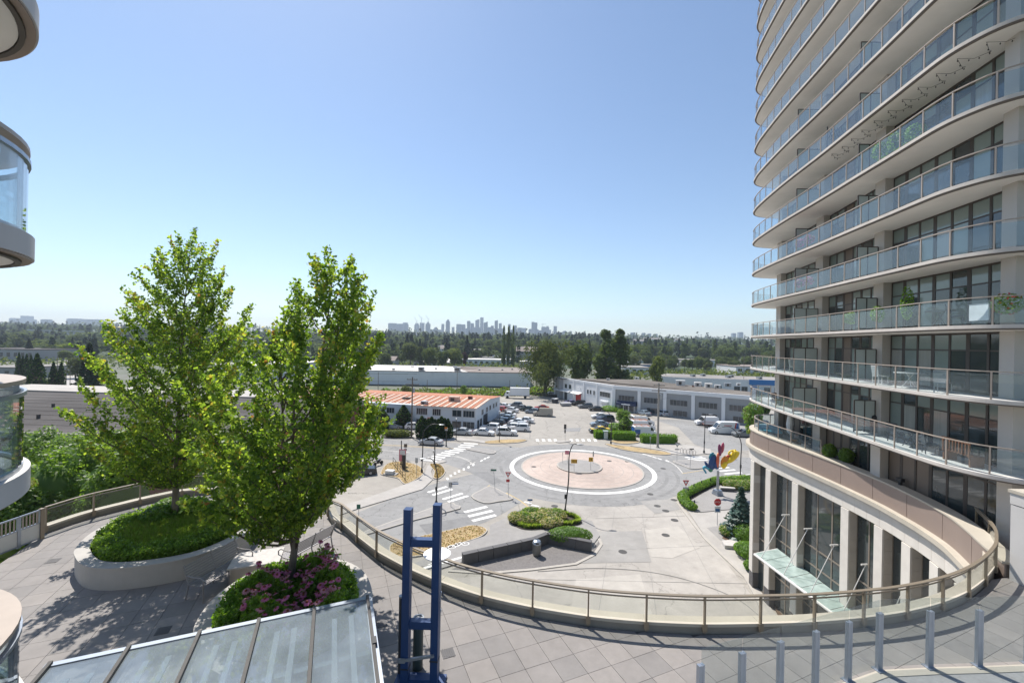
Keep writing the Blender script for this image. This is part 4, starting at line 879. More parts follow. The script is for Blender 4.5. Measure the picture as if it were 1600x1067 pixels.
# elevated guideway far left
gw = thing('elevated_guideway', 'pale elevated rail guideway crossing the far left valley', 'guideway', D(80, 520, 520)[:2] + (0,))
a, b = Vector(D(45, 515.5, 700)), Vector(D(130, 518, 700)); MB().bar(a, b, 5, 1.6).build('deck', 'wall_pale', gw)
for i in range(9): p = a.lerp(b, (i+.5)/9); MB().bar((p.x, p.y, hill_z(p.x, p.y)-2), (p.x, p.y, p.z-1), 2.2, 2.2).build('pier', 'wall_pale', gw)
struct(MB().sheet(GP([(60, 640), (130, 640), (125, 590), (110, 557), (88, 557), (92, 590)]), 0.01), 'avenue', 'sidewalk')
# houses and low blocks on the hillside
rh = random.Random(11); n_h = 0
hs = [(255, 518), (330, 545), (352, 522), (372, 530), (395, 520), (408, 528), (604, 531), (612, 538), (634, 527), (618, 545), (672, 529), (690, 541), (700, 545), (735, 531), (775, 533), (780, 541), (812, 538), (822, 545), (835, 539), (828, 549), (842, 531), (745, 548), (590, 536), (655, 536), (20, 536), (40, 541), (870, 530), (1000, 533), (1010, 529), (1042, 541), (1025, 530), (1060, 531), (300, 530), (318, 520)]
zone = lambda x: 'far left' if x < 150 else 'behind the left maple' if x < 430 else 'below the left part of the skyline' if x < 700 else 'below the tallest skyline towers' if x < 790 else 'left of the willow crown' if x < 860 else 'on the right ridge'
cl = {'wall_pale': 'pale', 'wall_white': 'white', 'wall_grey': 'grey', 'stone_light': 'cream'}
cnt_h = {}
for x, y in sorted(hs):
    Yd = 420 + (549-y)*26 + rh.uniform(-20, 20); wm = rh.choice(list(cl)); w = rh.uniform(10, 24); g = D(x, y, Yd); zb0 = min(hill_z(g[0], Yd), g[2]-3); h = g[2]
    big_ = x in (822, 835, 828, 812, 775, 352, 395, 408)
    if big_: w *= 1.7
    kd = (cl[wm], big_, zone(x)); cnt_h[kd] = cnt_h.get(kd, -1) + 1
    t = thing('house', f'{ordinal(cnt_h[kd])} {cl[wm]} {"terraced block" if big_ else "house"} from the left on the hillside {zone(x)}', 'house', (g[0], Yd, zb0), 0, 'houses on the wooded hillside'); d = w*.6
    X0, X1, Y0, Y1 = g[0]-w/2, g[0]+w/2, Yd, Yd+d
    MB().prism([(X0, Y0), (X1, Y0), (X1, Y1), (X0, Y1)], zb0-3, h).build('wall', wm, t)
    r = MB(); ym = (Y0+Y1)/2; rz = h + d*.28; r.add([(X0-.7, Y0-.7, h-.1), (X1+.7, Y0-.7, h-.1), (X1+.7, ym, rz), (X0-.7, ym, rz), (X0-.7, Y1+.7, h-.1), (X1+.7, Y1+.7, h-.1)], [(0, 1, 2, 3), (3, 2, 5, 4)]); r.add([(X0, Y0, h-.05), (X0, Y1, h-.05), (X0, ym, rz-.1), (X1, Y0, h-.05), (X1, Y1, h-.05), (X1, ym, rz-.1)], [(0, 2, 1), (3, 4, 5)]); r.build('roof', rh.choice(['roof_brown', 'roof_grey', 'roof_grey']), t)
    wm_ = MB()
    for i in range(3 if not big_ else 7): s = X0 + w*(i+.3)/(3 if not big_ else 7); MB().box(s+.7, Y0-.05, h-1.6, 1.5, .12, 1.3).build('window', 'far_glass', t)

# ================================================================ SKYLINE
SKY_Y = 3300
sk = [ # px left, px right, py top, crown, words
 (19, 28, 497, 'flat', 'short pale tower at the far left of the skyline'), (35, 50, 493.5, 'step', 'broad stepped tower near the left end of the skyline'), (68, 78, 499, 'flat', 'small tower right of the stepped pair on the far left skyline'), (113, 131, 498, 'twin', 'wide pale slab tower left of the first maple'), (140, 149, 499, 'flat', 'narrow tower just left of the first maple crown'), (151, 159, 499, 'flat', 'last tower before the first maple crown'),
 (608, 620, 505, 'flat', 'low round-shouldered tower right of the second maple'), (622, 632, 506, 'flat', 'low slab on the left skyline beside the round-shouldered tower'), (630, 637, 504, 'flat', 'left half of the pale pair right of the second maple'), (632, 638, 505, 'step', 'right half of the pale pair right of the second maple'),
 (648, 655, 505, 'step', 'tower left of the three cranes'), (656.5, 663, 504.5, 'open', 'unfinished tower topped by a crane'), (665.5, 672, 503.5, 'spire', 'small spired tower right of the cranes'), (678, 684, 511, 'step', 'low hall-like block between the cranes and the slim tower'), (690, 694, 506, 'flat', 'little slim tower left of the pointed one'),
 (697, 703, 499, 'point', 'pointed slim tower standing alone left of the main cluster'), (706, 710, 511, 'flat', 'short slim tower right of the pointed one'), (713.5, 721, 506.5, 'flat', 'leftmost broad tower of the main cluster'), (720, 727, 507, 'flat', 'second broad tower of the main cluster'), (730, 735, 501.5, 'flat', 'grey slim tower at the left of the main cluster'), (735.5, 740.5, 505, 'flat', 'lower tower leaning on the grey slim one'),
 (743, 749, 498.5, 'slope', 'tall slant-topped tower beside the highest tower'), (750.5, 755.5, 496, 'flat', 'highest tower of the whole skyline'), (756, 762, 502.5, 'slope', 'blue glass tower right of the highest tower'), (762, 767, 511, 'flat', 'low block between the two halves of the main cluster'), (767, 771.5, 508.5, 'round', 'small round-topped tower of the main cluster'), (773, 778, 500, 'slope', 'tall curved-top tower right of the main cluster'), (779.5, 784, 505, 'flat', 'tower right of the curved-top one'), (785, 789.5, 512, 'round', 'small tower behind the poplar trio left side'),
 (794, 798, 506.5, 'flat', 'slim tower above the poplar trio'), (802.5, 807.5, 508, 'round', 'round-topped tower right of the poplar trio'), (808, 815, 512, 'flat', 'lower left block of the right-hand slab group'), (814.5, 822, 512.5, 'flat', 'lower right block of the right-hand slab group'),
 (826, 841, 514, 'flat', 'wide podium block under the bulky twin tower'), (830.5, 835, 503, 'flat', 'left part of the bulky twin tower'), (835, 839.5, 504, 'flat', 'right part of the bulky twin tower'), (846, 852.5, 510.5, 'flat', 'construction tower left part with a crane on top'), (852.5, 858, 509.5, 'step', 'construction tower right part'), (858, 861, 515, 'flat', 'low annex right of the construction towers'), (865, 870, 509.5, 'flat', 'last tall tower at the right of the central skyline'), (716, 735, 513, 'flat', 'hazy low blocks filling the left half of the main cluster'), (738, 752, 511, 'flat', 'hazy low blocks under the highest tower'), (768, 788, 513.5, 'flat', 'hazy low blocks at the right of the main cluster'), (798, 806, 515, 'flat', 'hazy low block behind the poplar trio'), (841, 848, 516, 'flat', 'hazy low block left of the construction towers'), (672, 690, 515, 'flat', 'hazy low blocks left of the pointed tower'), (872, 880, 519, 'flat', 'low hazy block right of the central skyline'), (880, 885, 516.5, 'round', 'small hazy tower above the right ridge'), (889.5, 893.5, 517, 'round', 'next small hazy tower above the right ridge'),
 (984, 993, 519.5, 'step', 'broad pinkish tower right of the poplar pair'), (1003, 1008, 520, 'flat', 'first of the three small towers right of the poplars'), (1012, 1017, 521, 'flat', 'middle one of the three small towers right of the poplars'), (1022, 1027, 521.5, 'flat', 'last of the three small towers right of the poplars'), (1143.5, 1149, 520.5, 'flat', 'lower of the two towers near the right tower'), (1153.5, 1160, 519, 'flat', 'taller of the two towers near the right tower')]
rs = random.Random(5)
for i, (x0, x1, yt, crown, label) in enumerate(sk):
    Yd = SKY_Y + rs.uniform(-250, 350); a, b = D(x0, yt, Yd), D(x1, yt, Yd); w = b[0]-a[0]; cx = (a[0]+b[0])/2; zt_ = a[2]; zb0 = hill_z(cx, Yd) - 10
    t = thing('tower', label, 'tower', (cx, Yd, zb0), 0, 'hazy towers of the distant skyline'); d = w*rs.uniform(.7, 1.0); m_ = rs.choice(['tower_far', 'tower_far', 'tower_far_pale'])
    g = MB(); H_ = zt_-zb0
    if crown in ('step', 'spire', 'round'): body = zt_ - max(6, w*.35)
    elif crown in ('point', 'slope'): body = zt_ - w*.7
    else: body = zt_ - 3
    g.box(cx, Yd, (zb0+body)/2, w, d, body-zb0); wall = g.build('wall', m_, t); c = MB()
    if crown in ('flat', 'twin'): c.box(cx, Yd, zt_-1.5, w*.9, d*.9, 3)
    if crown == 'open':
        for s in (-.42, 0, .42): c.box(cx+w*s, Yd, body+3, w*.1, d*.8, 8)
    if crown == 'step': c.box(cx, Yd, (body+zt_)/2, w*.65, d*.7, zt_-body)
    if crown == 'spire': c.box(cx, Yd, (body+zt_)/2, w*.5, d*.6, zt_-body); c.tube([(cx, Yd, zt_), (cx, Yd, zt_+14)], 1.0, 4)
    if crown == 'round': c.lathe([(w*.5, body), (w*.47, body+(zt_-body)*.6), (w*.25, zt_)], cx, Yd, 10)
    if crown == 'point': c.add([(cx-w/2, Yd-d/2, body), (cx+w/2, Yd-d/2, body), (cx+w/2, Yd+d/2, body), (cx-w/2, Yd+d/2, body), (cx-w*.1, Yd-d*.2, zt_), (cx+w*.15, Yd-d*.2, zt_), (cx+w*.15, Yd+d*.2, zt_), (cx-w*.1, Yd+d*.2, zt_)], [(4,5,6,7),(0,1,5,4),(1,2,6,5),(2,3,7,6),(3,0,4,7)])
    if crown == 'slope': c.add([(cx-w/2, Yd-d/2, body), (cx+w/2, Yd-d/2, body), (cx+w/2, Yd+d/2, body), (cx-w/2, Yd+d/2, body), (cx-w/2, Yd-d/2, zt_-w*.35), (cx+w/2, Yd-d/2, zt_), (cx+w/2, Yd+d/2, zt_), (cx-w/2, Yd+d/2, zt_-w*.35)], [(4,5,6,7),(0,1,5,4),(1,2,6,5),(2,3,7,6),(3,0,4,7)])
    c.build('crown', m_, t)
    f_ = MB(); nfl = max(3, int((body-zb0)/14))
    for k in range(1, nfl): f_.box(cx, Yd, zb0+(body-zb0)*k/nfl, w*1.015, d*1.015, 3.2)
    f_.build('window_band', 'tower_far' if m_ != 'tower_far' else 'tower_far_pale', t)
for x, yb, yt, dx, lab in ((658.5, 505, 497, -5, 'thin tower crane above the unfinished skyline tower'), (651, 506, 501, -4, 'left thin tower crane on the skyline'), (669, 503, 498, -4, 'right thin tower crane leaning over the spired tower'), (848, 511, 506.5, 5, 'flat-topped crane above the construction towers')):
    a, b, c = D(x, yb+8, SKY_Y), D(x, yt, SKY_Y), D(x+dx, yt-5.5 if lab[0] != 'f' else yt, SKY_Y); e = D(x-dx*.5, yt+.5, SKY_Y)
    t = thing('tower_crane', lab, 'crane', a); MB().bar(a, b, 2.5, 2.5).build('mast', 'wall_pale', t); MB().bar(b, c, 2, 2).build('jib', 'wall_pale', t); MB().bar(b, e, 2, 2).build('counter_jib', 'wall_pale', t)
# haze: a closed box of thin air round everything
hz = MB().box(0, 2850, 150, 13600, 6500, 306).build('haze', [])
hm = bpy.data.materials.new('haze'); hm.use_nodes = True; hn = hm.node_tree.nodes; hn.remove(hn['Principled BSDF'])
pv = hn.new('ShaderNodeVolumePrincipled'); pv.inputs['Color'].default_value = (0.72, 0.82, 0.95, 1); pv.inputs['Density'].default_value = 0.00016; pv.inputs['Anisotropy'].default_value = 0.2
hm.node_tree.links.new(pv.outputs[0], hn['Material Output'].inputs['Volume']); hz.data.materials.append(hm); hz['kind'] = 'stuff'; M['haze'] = hm
# ================================================================ TERRACE (the roof deck we look down on)
RZ = 13.5
nearpx = [(518, 780), (534, 787.5), (547.5, 798), (565, 811), (593, 830), (628, 847), (660, 861), (694, 872.5), (730, 884.5), (793.8, 899.4), (866, 912), (941.7, 922), (1021.7, 928), (1099, 931), (1180, 930.5), (1263, 928.5), (1335, 923.6), (1401, 916.5), (1456, 906), (1500.6, 892), (1530, 876), (1550, 858), (1557, 843), (1552, 820), (1524.6, 793)]
near = [G(x, y, RZ) for x, y in nearpx]
leftpx = [(0, 832), (71, 792), (132, 774), (191, 760.6), (248, 748.7), (300, 741)]
left = [G(x, y, RZ) for x, y in leftpx]
tip = [(-12.6, 20.1), (-10.6, 20.2), (-8.9, 19.2), (-7.9, 18.0)]
rail = spline(left[1:] + tip + near, 6)
i_end = max(i for i, p in enumerate(rail))
deck_poly = [(-24, -2), (36, -2), (36, 13.98), (17.2, 13.98)] + [p for p in rail[::-1] if not (p[0] > 16.0 and p[1] > 13.2)] + [left[0], (-19, 10), (-24, 6)]
terr = struct(MB().prism(deck_poly, 11.85, DECK - 0.02, 0, 1), 'terrace', ['curb_face', 'deck_joint'])
# large pavers, each a slab of its own with open joints
ang = R(23); ux, uy = (math.cos(ang), math.sin(ang)), (-math.sin(ang), math.cos(ang)); PS = 0.64
cells = []; dp = ccw(deck_poly)
for i in range(-40, 60):
    for j in range(-40, 60):
        cx, cy = ux[0]*i*PS + uy[0]*j*PS, ux[1]*i*PS + uy[1]*j*PS
        if not (-24 < cx < 22 and 3.5 < cy < 22): continue
        if cx/cy < -1.35 or cx/cy > 1.4: continue
        h = PS/2 - 0.0045; c = [(cx + ux[0]*a + uy[0]*b, cy + ux[1]*a + uy[1]*b) for a, b in ((-h, -h), (h, -h), (h, h), (-h, h))]
        c = clip(dp, c)
        if len(c) >= 3 and abs(area(c)) > 0.02: cells.append((cy, c))
cells.sort(key=lambda k: k[0])
pr = random.Random(4); vis = [c for c in cells if c[0] > 7.2]; rest = MB(); indiv = vis[:290]
for n_, (cy, c) in enumerate(indiv):
    MB().prism(c, DECK - 0.035, DECK + pr.uniform(-0.001, 0.0015)).build('paver', pr.choice(['deck_paver', 'deck_paver', 'deck_paver_b', 'deck_paver_c']), terr)
for cy, c in vis[290:] + [c for c in cells if c[0] <= 7.2]: rest.prism(c, DECK - 0.035, DECK, pr.choice([0, 0, 1]))
tag(rest.build('paver', ['deck_paver', 'deck_paver_b'], terr), kind='stuff')
# cream coping kerb along the void, with its railing
n0 = rail.index(min(rail, key=lambda p: (p[0]-left[1][0])**2 + (p[1]-left[1][1])**2))
curbw = MB().wall(rail, DECK - 0.6, DECK + 0.42, 0.0001)
curb = thing('terrace_kerb', 'curved cream coping wall running under the terrace guard rail', 'parapet', (0, 12, DECK))
segs = resample(rail, 1.49)
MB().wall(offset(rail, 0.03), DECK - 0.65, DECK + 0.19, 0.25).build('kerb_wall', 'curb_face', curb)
cop = resample(rail, 2.98)
fine = resample(rail, 0.25)
def sub(path, a, b):
    ia = min(range(len(path)), key=lambda i: (Vector(path[i])-Vector(a)).length); ib = min(range(len(path)), key=lambda i: (Vector(path[i])-Vector(b)).length); return path[ia:ib+1]
for a, b in zip(cop, cop[1:]):
    pc = sub(fine, a, b)
    if len(pc) > 1:
        pc = [tuple(Vector(pc[0]).lerp(Vector(pc[1]), 0.015))] + pc[1:-1] + [tuple(Vector(pc[-1]).lerp(Vector(pc[-2]), 0.015))]
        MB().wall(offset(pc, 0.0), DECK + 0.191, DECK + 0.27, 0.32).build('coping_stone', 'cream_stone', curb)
guard = thing('guard_railing', 'bronze guard railing with glass panes sweeping round the terrace edge', 'railing', (0, 12, DECK))
hr = MB()
for a, b in zip(fine, fine[1:]):
    hr.bar((*a, RZ), (*b, RZ), 0.085, 0.035)
    hr.bar((*a, RZ-.10), (*b, RZ-.10), 0.03, 0.03)
hr.build('handrail', 'rail_bronze', guard)
for i, p in enumerate(segs):
    q_ = segs[min(i+1, len(segs)-1)]; r_ = segs[max(i-1, 0)]; rz = math.atan2(q_[1]-r_[1], q_[0]-r_[0]); n_ = Vector((math.sin(rz), -math.cos(rz)))
    MB().box(p[0]+n_.x*.02, p[1]+n_.y*.02, (DECK+.05+RZ)/2, 0.045, 0.07, RZ-DECK-.06, rz).box(p[0]+n_.x*.055, p[1]+n_.y*.055, DECK+.2, .12, .025, .2, rz).build('post', 'rail_bronze', guard)
    if i:
        a = Vector(segs[i-1]); b = Vector(p); d = (b-a).normalized()*.04; MB().bar((*(a+d), DECK+.60), (*(b-d), DECK+.60), .012, .56).build('glass_panel', 'deck_glass', guard)
# low drain channel along the railing foot
# gate with pickets at the far left
gt = thing('picket_gate', 'pale metal gate with solid lower panels and pickets at the left terrace end', 'gate', (*left[0], DECK))
ga, gb = Vector(G(-40, 884, DECK)), Vector(G(64, 842, DECK)); 
for s0, s1 in ((0, .62), (.64, .98)):
    a, b = ga.lerp(gb, s0), ga.lerp(gb, s1); fr = MB()
    for p in (a, b): fr.box(p.x, p.y, DECK+.55, .06, .06, 1.1)
    for z in (.06, .62, 1.08): fr.bar((*a, DECK+z), (*b, DECK+z), .04, .05)
    leaf = fr.build('gate_frame', 'alu', gt); MB().bar((*a, DECK+.34), (*b, DECK+.34), .02, .52).build('lower_panel', 'white_steel', leaf)
    n = round((b-a).length/.11)
    for i in range(1, n): p = a.lerp(b, i/n); MB().box(p.x, p.y, DECK+.85, .03, .03, .44).build('picket', 'rail_tan', leaf)
p = gb; MB().box(p.x, p.y, DECK+.56, .12, .12, 1.12).build('gate_post', 'rail_bronze', gt)
# ---- planters
def oval(cx, cy, rx, ry, rz, n=56): return [(cx + rx*math.cos(t)*math.cos(rz) - ry*math.sin(t)*math.sin(rz), cy + rx*math.cos(t)*math.sin(rz) + ry*math.sin(t)*math.cos(rz)) for t in [2*math.pi*i/n for i in range(n)]]
ZP = DECK + 0.66
P1 = cspline([G(x, y, ZP) for x, y in [(118, 868), (122, 852), (150, 828), (205, 803), (275, 788), (345, 786), (395, 797), (403, 814), (370, 841), (300, 869), (205, 885), (140, 885)]], 6)
P2 = cspline([G(x, y, ZP) for x, y in [(303, 990), (316, 957), (345, 925), (388, 897), (432, 880), (482, 871), (530, 874), (564, 890), (579, 917), (580, 950), (560, 1000), (480, 1050), (380, 1060), (320, 1035)]], 4)
planters = []
for P_, lab in ((P1, 'large oval concrete planter under the left maple, a dark vent in its side'), (P2, 'rounded concrete planter under the right maple, half hidden by the glass canopy')):
    P_ = ccw(P_); c = (sum(p[0] for p in P_)/len(P_), sum(p[1] for p in P_)/len(P_)); t = thing('planter', lab, 'planter', (*c, DECK)); planters.append(t)
    MB().wall(P_, DECK, ZP - .05, .30, 0, True).build('planter_wall', 'planter', t, False); MB().wall(offset(P_, -.02, True), ZP - .049, ZP, .36, 0, True).build('planter_rim', 'planter', t)
    MB().sheet(offset(P_, .3, True), ZP - .16).build('soil', 'soil', t); MB().wall(offset(P_, .06, True), DECK-.002, DECK+.06, .1, 0, True).build('plinth', 'stone_dark', t)
v = D(198, 893, 13.2); g = G(198, 893, DECK+.35); MB().box(g[0], g[1]-.02, DECK+.36, .34, .14, .13, R(4)).build('vent', 'black_paint', planters[0])

# ---- leafy things: builders
def hedge_ring(name, label, P_, w, h, z, n, parent=None, m='hedge_leaf', cat='hedge', size=.085, seed=1, group=None):
    rng = np.random.default_rng(seed); t = thing(name, label, cat, (P_[0][0], P_[0][1], z), 0, group)
    core = offset(P_, w*.14, True); MB().wall(core, z, z+h*.86, w*.72, 0, True).build('core', m, t)
    Pp = np.array(P_ + [P_[0]]); L = np.linalg.norm(np.diff(Pp, axis=0), axis=1); k = rng.choice(len(L), n, p=L/L.sum()); f = rng.random(n)[:, None]
    base = Pp[k]*(1-f) + Pp[k+1]*f; d = (Pp[k+1]-Pp[k])/L[k][:, None]; nl = np.stack([-d[:, 1], d[:, 0]], 1)
    s = rng.choice(3, n, p=[.3, .45, .25]); off = np.where(s == 0, 0.02, np.where(s == 2, w, rng.random(n)*w)) + rng.normal(0, .035, n); zz = np.where(s == 1, h, rng.random(n)*h) + rng.normal(0, .04, n) + .05*np.sin(base[:, 0]*5)*np.cos(base[:, 1]*4)
    C_ = np.concatenate([base + nl*off[:, None], (z+zz)[:, None]], 1) - np.array([P_[0][0], P_[0][1], z])
    V, Fc = leaves(C_, size, rng, .5); o = npmesh('foliage', V, Fc, [m, 'grass_blade'], (rng.random(n) < .2).astype(int), t); o['kind'] = 'stuff'; return t
def shrub(name, label, cat, c, r, n, size, mats=('shrub_bright', 'hedge_leaf'), seed=1, group=None, core=True, up=.35, flowers=None, lumps=0, boxy=False):
    rng = np.random.default_rng(seed); t = thing(name, label, cat, (c[0], c[1], c[2]), 0, group); r = np.array(r)
    if core and boxy: MB().box(0, 0, r[2]*.92, r[0]*1.84, r[1]*1.84, r[2]*1.84).build('core', mats[-1], t, local=True)
    elif core: MB().blob((0, 0, r[2]*.9), r*.72, 7, 12).build('core', mats[-1], t, True, local=True)
    if boxy:
        C_ = rng.uniform(-1, 1, (n, 3)); ax = rng.choice(3, n, p=[.3, .35, .35]); C_[np.arange(n), ax] = np.where(rng.random(n) < .5, -1, 1); C_ = C_*r + np.array([0, 0, r[2]])+rng.normal(0, size*.3, (n, 3)); nn = C_*0
    elif lumps:
        cc, _ = ellipsoid_pts(lumps, (0, 0, r[2]), r*.75, rng, .6); k = rng.choice(lumps, n); C_, nn = ellipsoid_pts(n, (0, 0, 0), r*.45, rng, .6); C_ = C_ + cc[k]
    else: C_, nn = ellipsoid_pts(n, (0, 0, r[2]), r, rng, .8)
    C_[:, 2] = np.maximum(C_[:, 2], .02); V, Fc = leaves(C_, size, rng, up, 0, None if boxy else nn)
    mi = np.minimum((rng.random(n)**1.5*len(mats)).astype(int), len(mats)-1); o = npmesh('foliage', V, Fc, list(mats), mi, t); o['kind'] = 'stuff'
    if flowers:
        nf, fs, fm = flowers; C2, n2 = ellipsoid_pts(nf, (0, 0, r[2]), r*1.03, rng, .97); C2[:, 2] = np.abs(C2[:, 2]); V, Fc = leaves(C2, fs, rng, .8); o = npmesh('blossom', V, Fc, [fm], None, t); o['kind'] = 'stuff'
    return t
def grass_patch(name, label, cat, pts, z, h, n, seed, mats=('grass_blade', 'grass_tip'), kind=None, w=.02, lean=.5):
    rng = np.random.default_rng(seed); P_ = np.array(pts)[rng.choice(len(pts), n)]; P_ = P_ + rng.normal(0, .05, P_.shape); a = rng.uniform(0, 6.28, n); hh = h*rng.uniform(.5, 1.15, n); ln = hh*rng.uniform(.1, lean*1.3, n)
    d = np.stack([np.cos(a), np.sin(a)], 1); b0 = np.concatenate([P_, np.full((n, 1), z)], 1); s = np.stack([-d[:, 1], d[:, 0], np.zeros(n)], 1)*w
    tip_ = b0 + np.concatenate([d*ln[:, None], hh[:, None]], 1); mid = b0 + np.concatenate([d*ln[:, None]*.35, hh[:, None]*.62], 1)
    V = np.stack([b0 - s, b0 + s, mid + s*.8, tip_, mid - s*.8], 1).reshape(-1, 3); Fc = np.arange(n*5).reshape(n, 5)
    o = npmesh(name, V, Fc, list(mats), (rng.random(n) < .3).astype(int)); tag(o, label, cat, None, kind); return o
def pts_in(poly, n, seed, shrink=0):
    rng = random.Random(seed); p = offset(ccw(poly), shrink, True) if shrink else poly; xs_ = [q[0] for q in p]; ys_ = [q[1] for q in p]; out = []
    while len(out) < n:
        q = (rng.uniform(min(xs_), max(xs_)), rng.uniform(min(ys_), max(ys_)))
        if inside(q, p): out.append(q)
    return out
P1c, P2c = ccw(P1), ccw(P2)
hedge_ring('box_hedge', 'low clipped box hedge ringing the left oval planter', offset(P1c, .42, True), .6, .36, ZP-.14, 16000, seed=2)
hedge_ring('box_hedge', 'low clipped box hedge ringing the coneflower planter', offset(P2c, .40, True), .5, .36, ZP-.14, 15000, seed=3, m='shrub_bright')
grass_patch('ornamental_grass', 'soft ornamental grass filling the left oval planter', 'grass', pts_in(P1c, 1300, 5, 1.0), ZP-.15, .42, 15000, 5, kind='stuff')
t1 = G(272, 818, DECK+.5); t2 = G(453, 912, DECK+.5)
t1 = (t1[0], t1[1]); t2 = (t2[0], t2[1])
for i, (x, y, r) in enumerate(((250, 812, .62), (300, 800, .6), (330, 806, .5), (262, 800, .5))):
    g = G(x, y, DECK+.7); shrub('leafy_shrub', ['bright green shrub left of the left maple trunk', 'bright green shrub right of the left maple trunk', 'small green shrub at the right end of the oval planter', 'green shrub just behind the left maple trunk'][i], 'shrub', (*g, ZP-.15), (r, r, .36), 1500, .13, ('shrub_bright', 'hedge_leaf', 'grass_blade'), 20+i, 'green shrubs around the left maple trunk')
# ---- coneflowers
cf_t = thing('coneflower_bed', 'dense bed of pink coneflowers around the right maple trunk', 'flowers', (t2[0], t2[1], ZP-.15)); rng = np.random.default_rng(9)
fp = np.array(pts_in(P2c, 420, 6, .78)); n = 17000; hmap = lambda x, y: .45 + .28*np.sin(x*3.1+y*2)+.18*np.sin(y*5.3) + .25*(x+6)/2
b_ = fp[rng.choice(len(fp), n)] + rng.normal(0, .12, (n, 2)); hh = np.clip(hmap(b_[:, 0], b_[:, 1]), .2, .95)*rng.uniform(.15, 1, n)
V, Fc = leaves(np.concatenate([b_ - np.array(t2), hh[:, None]], 1), .11, rng, .4, .3); o = npmesh('foliage', V, Fc, ['leaf_mid', 'hedge_leaf', 'shrub_bright'], rng.choice(3, n), cf_t); o['kind'] = 'stuff'
fl = []
for m_ in ('petal_pink', 'petal_pale'):
    g = MB(); npet = 11
    for k in range(npet):
        a = 2*math.pi*k/npet; c, s = math.cos(a), math.sin(a); w = .016
        g.add([(c*.012 - s*w*.5, s*.012 + c*w*.5, 0), (c*.012 + s*w*.5, s*.012 - c*w*.5, 0), (c*.055 + s*w, s*.055 - c*w, -.014), (c*.075, s*.075, -.026), (c*.055 - s*w, s*.055 + c*w, -.014)], [(0, 1, 2, 3, 4)], 0)
    g.blob((0, 0, .006), (.024, .024, .022), 4, 8, 1); g.tube([(0, 0, -.35), (.01, 0, -.1), (0, 0, -.01)], .005, 4, 2); fl.append(g.build('flower', [m_, 'flower_heart', 'shrub_bright'], cf_t, local=True))
fr_ = random.Random(8)
for k in range(210):
    x, y = fp[fr_.randrange(len(fp))] if k > 70 else min((tuple(fp[fr_.randrange(len(fp))]) for _ in range(2)), key=lambda p: -p[0])
    h_ = float(np.clip(hmap(x, y), .2, .95)) + fr_.uniform(.02, .3)
    o = fl[k % 2] if k < 2 else clone(fl[fr_.random() < .4], 'flower', cf_t)
    o.location = (x - t2[0], y - t2[1], h_); o.rotation_euler = (fr_.uniform(-.6, .3), fr_.uniform(-.5, .5), fr_.uniform(0, 6)); s = fr_.uniform(.85, 1.35); o.scale = (s, s, s)

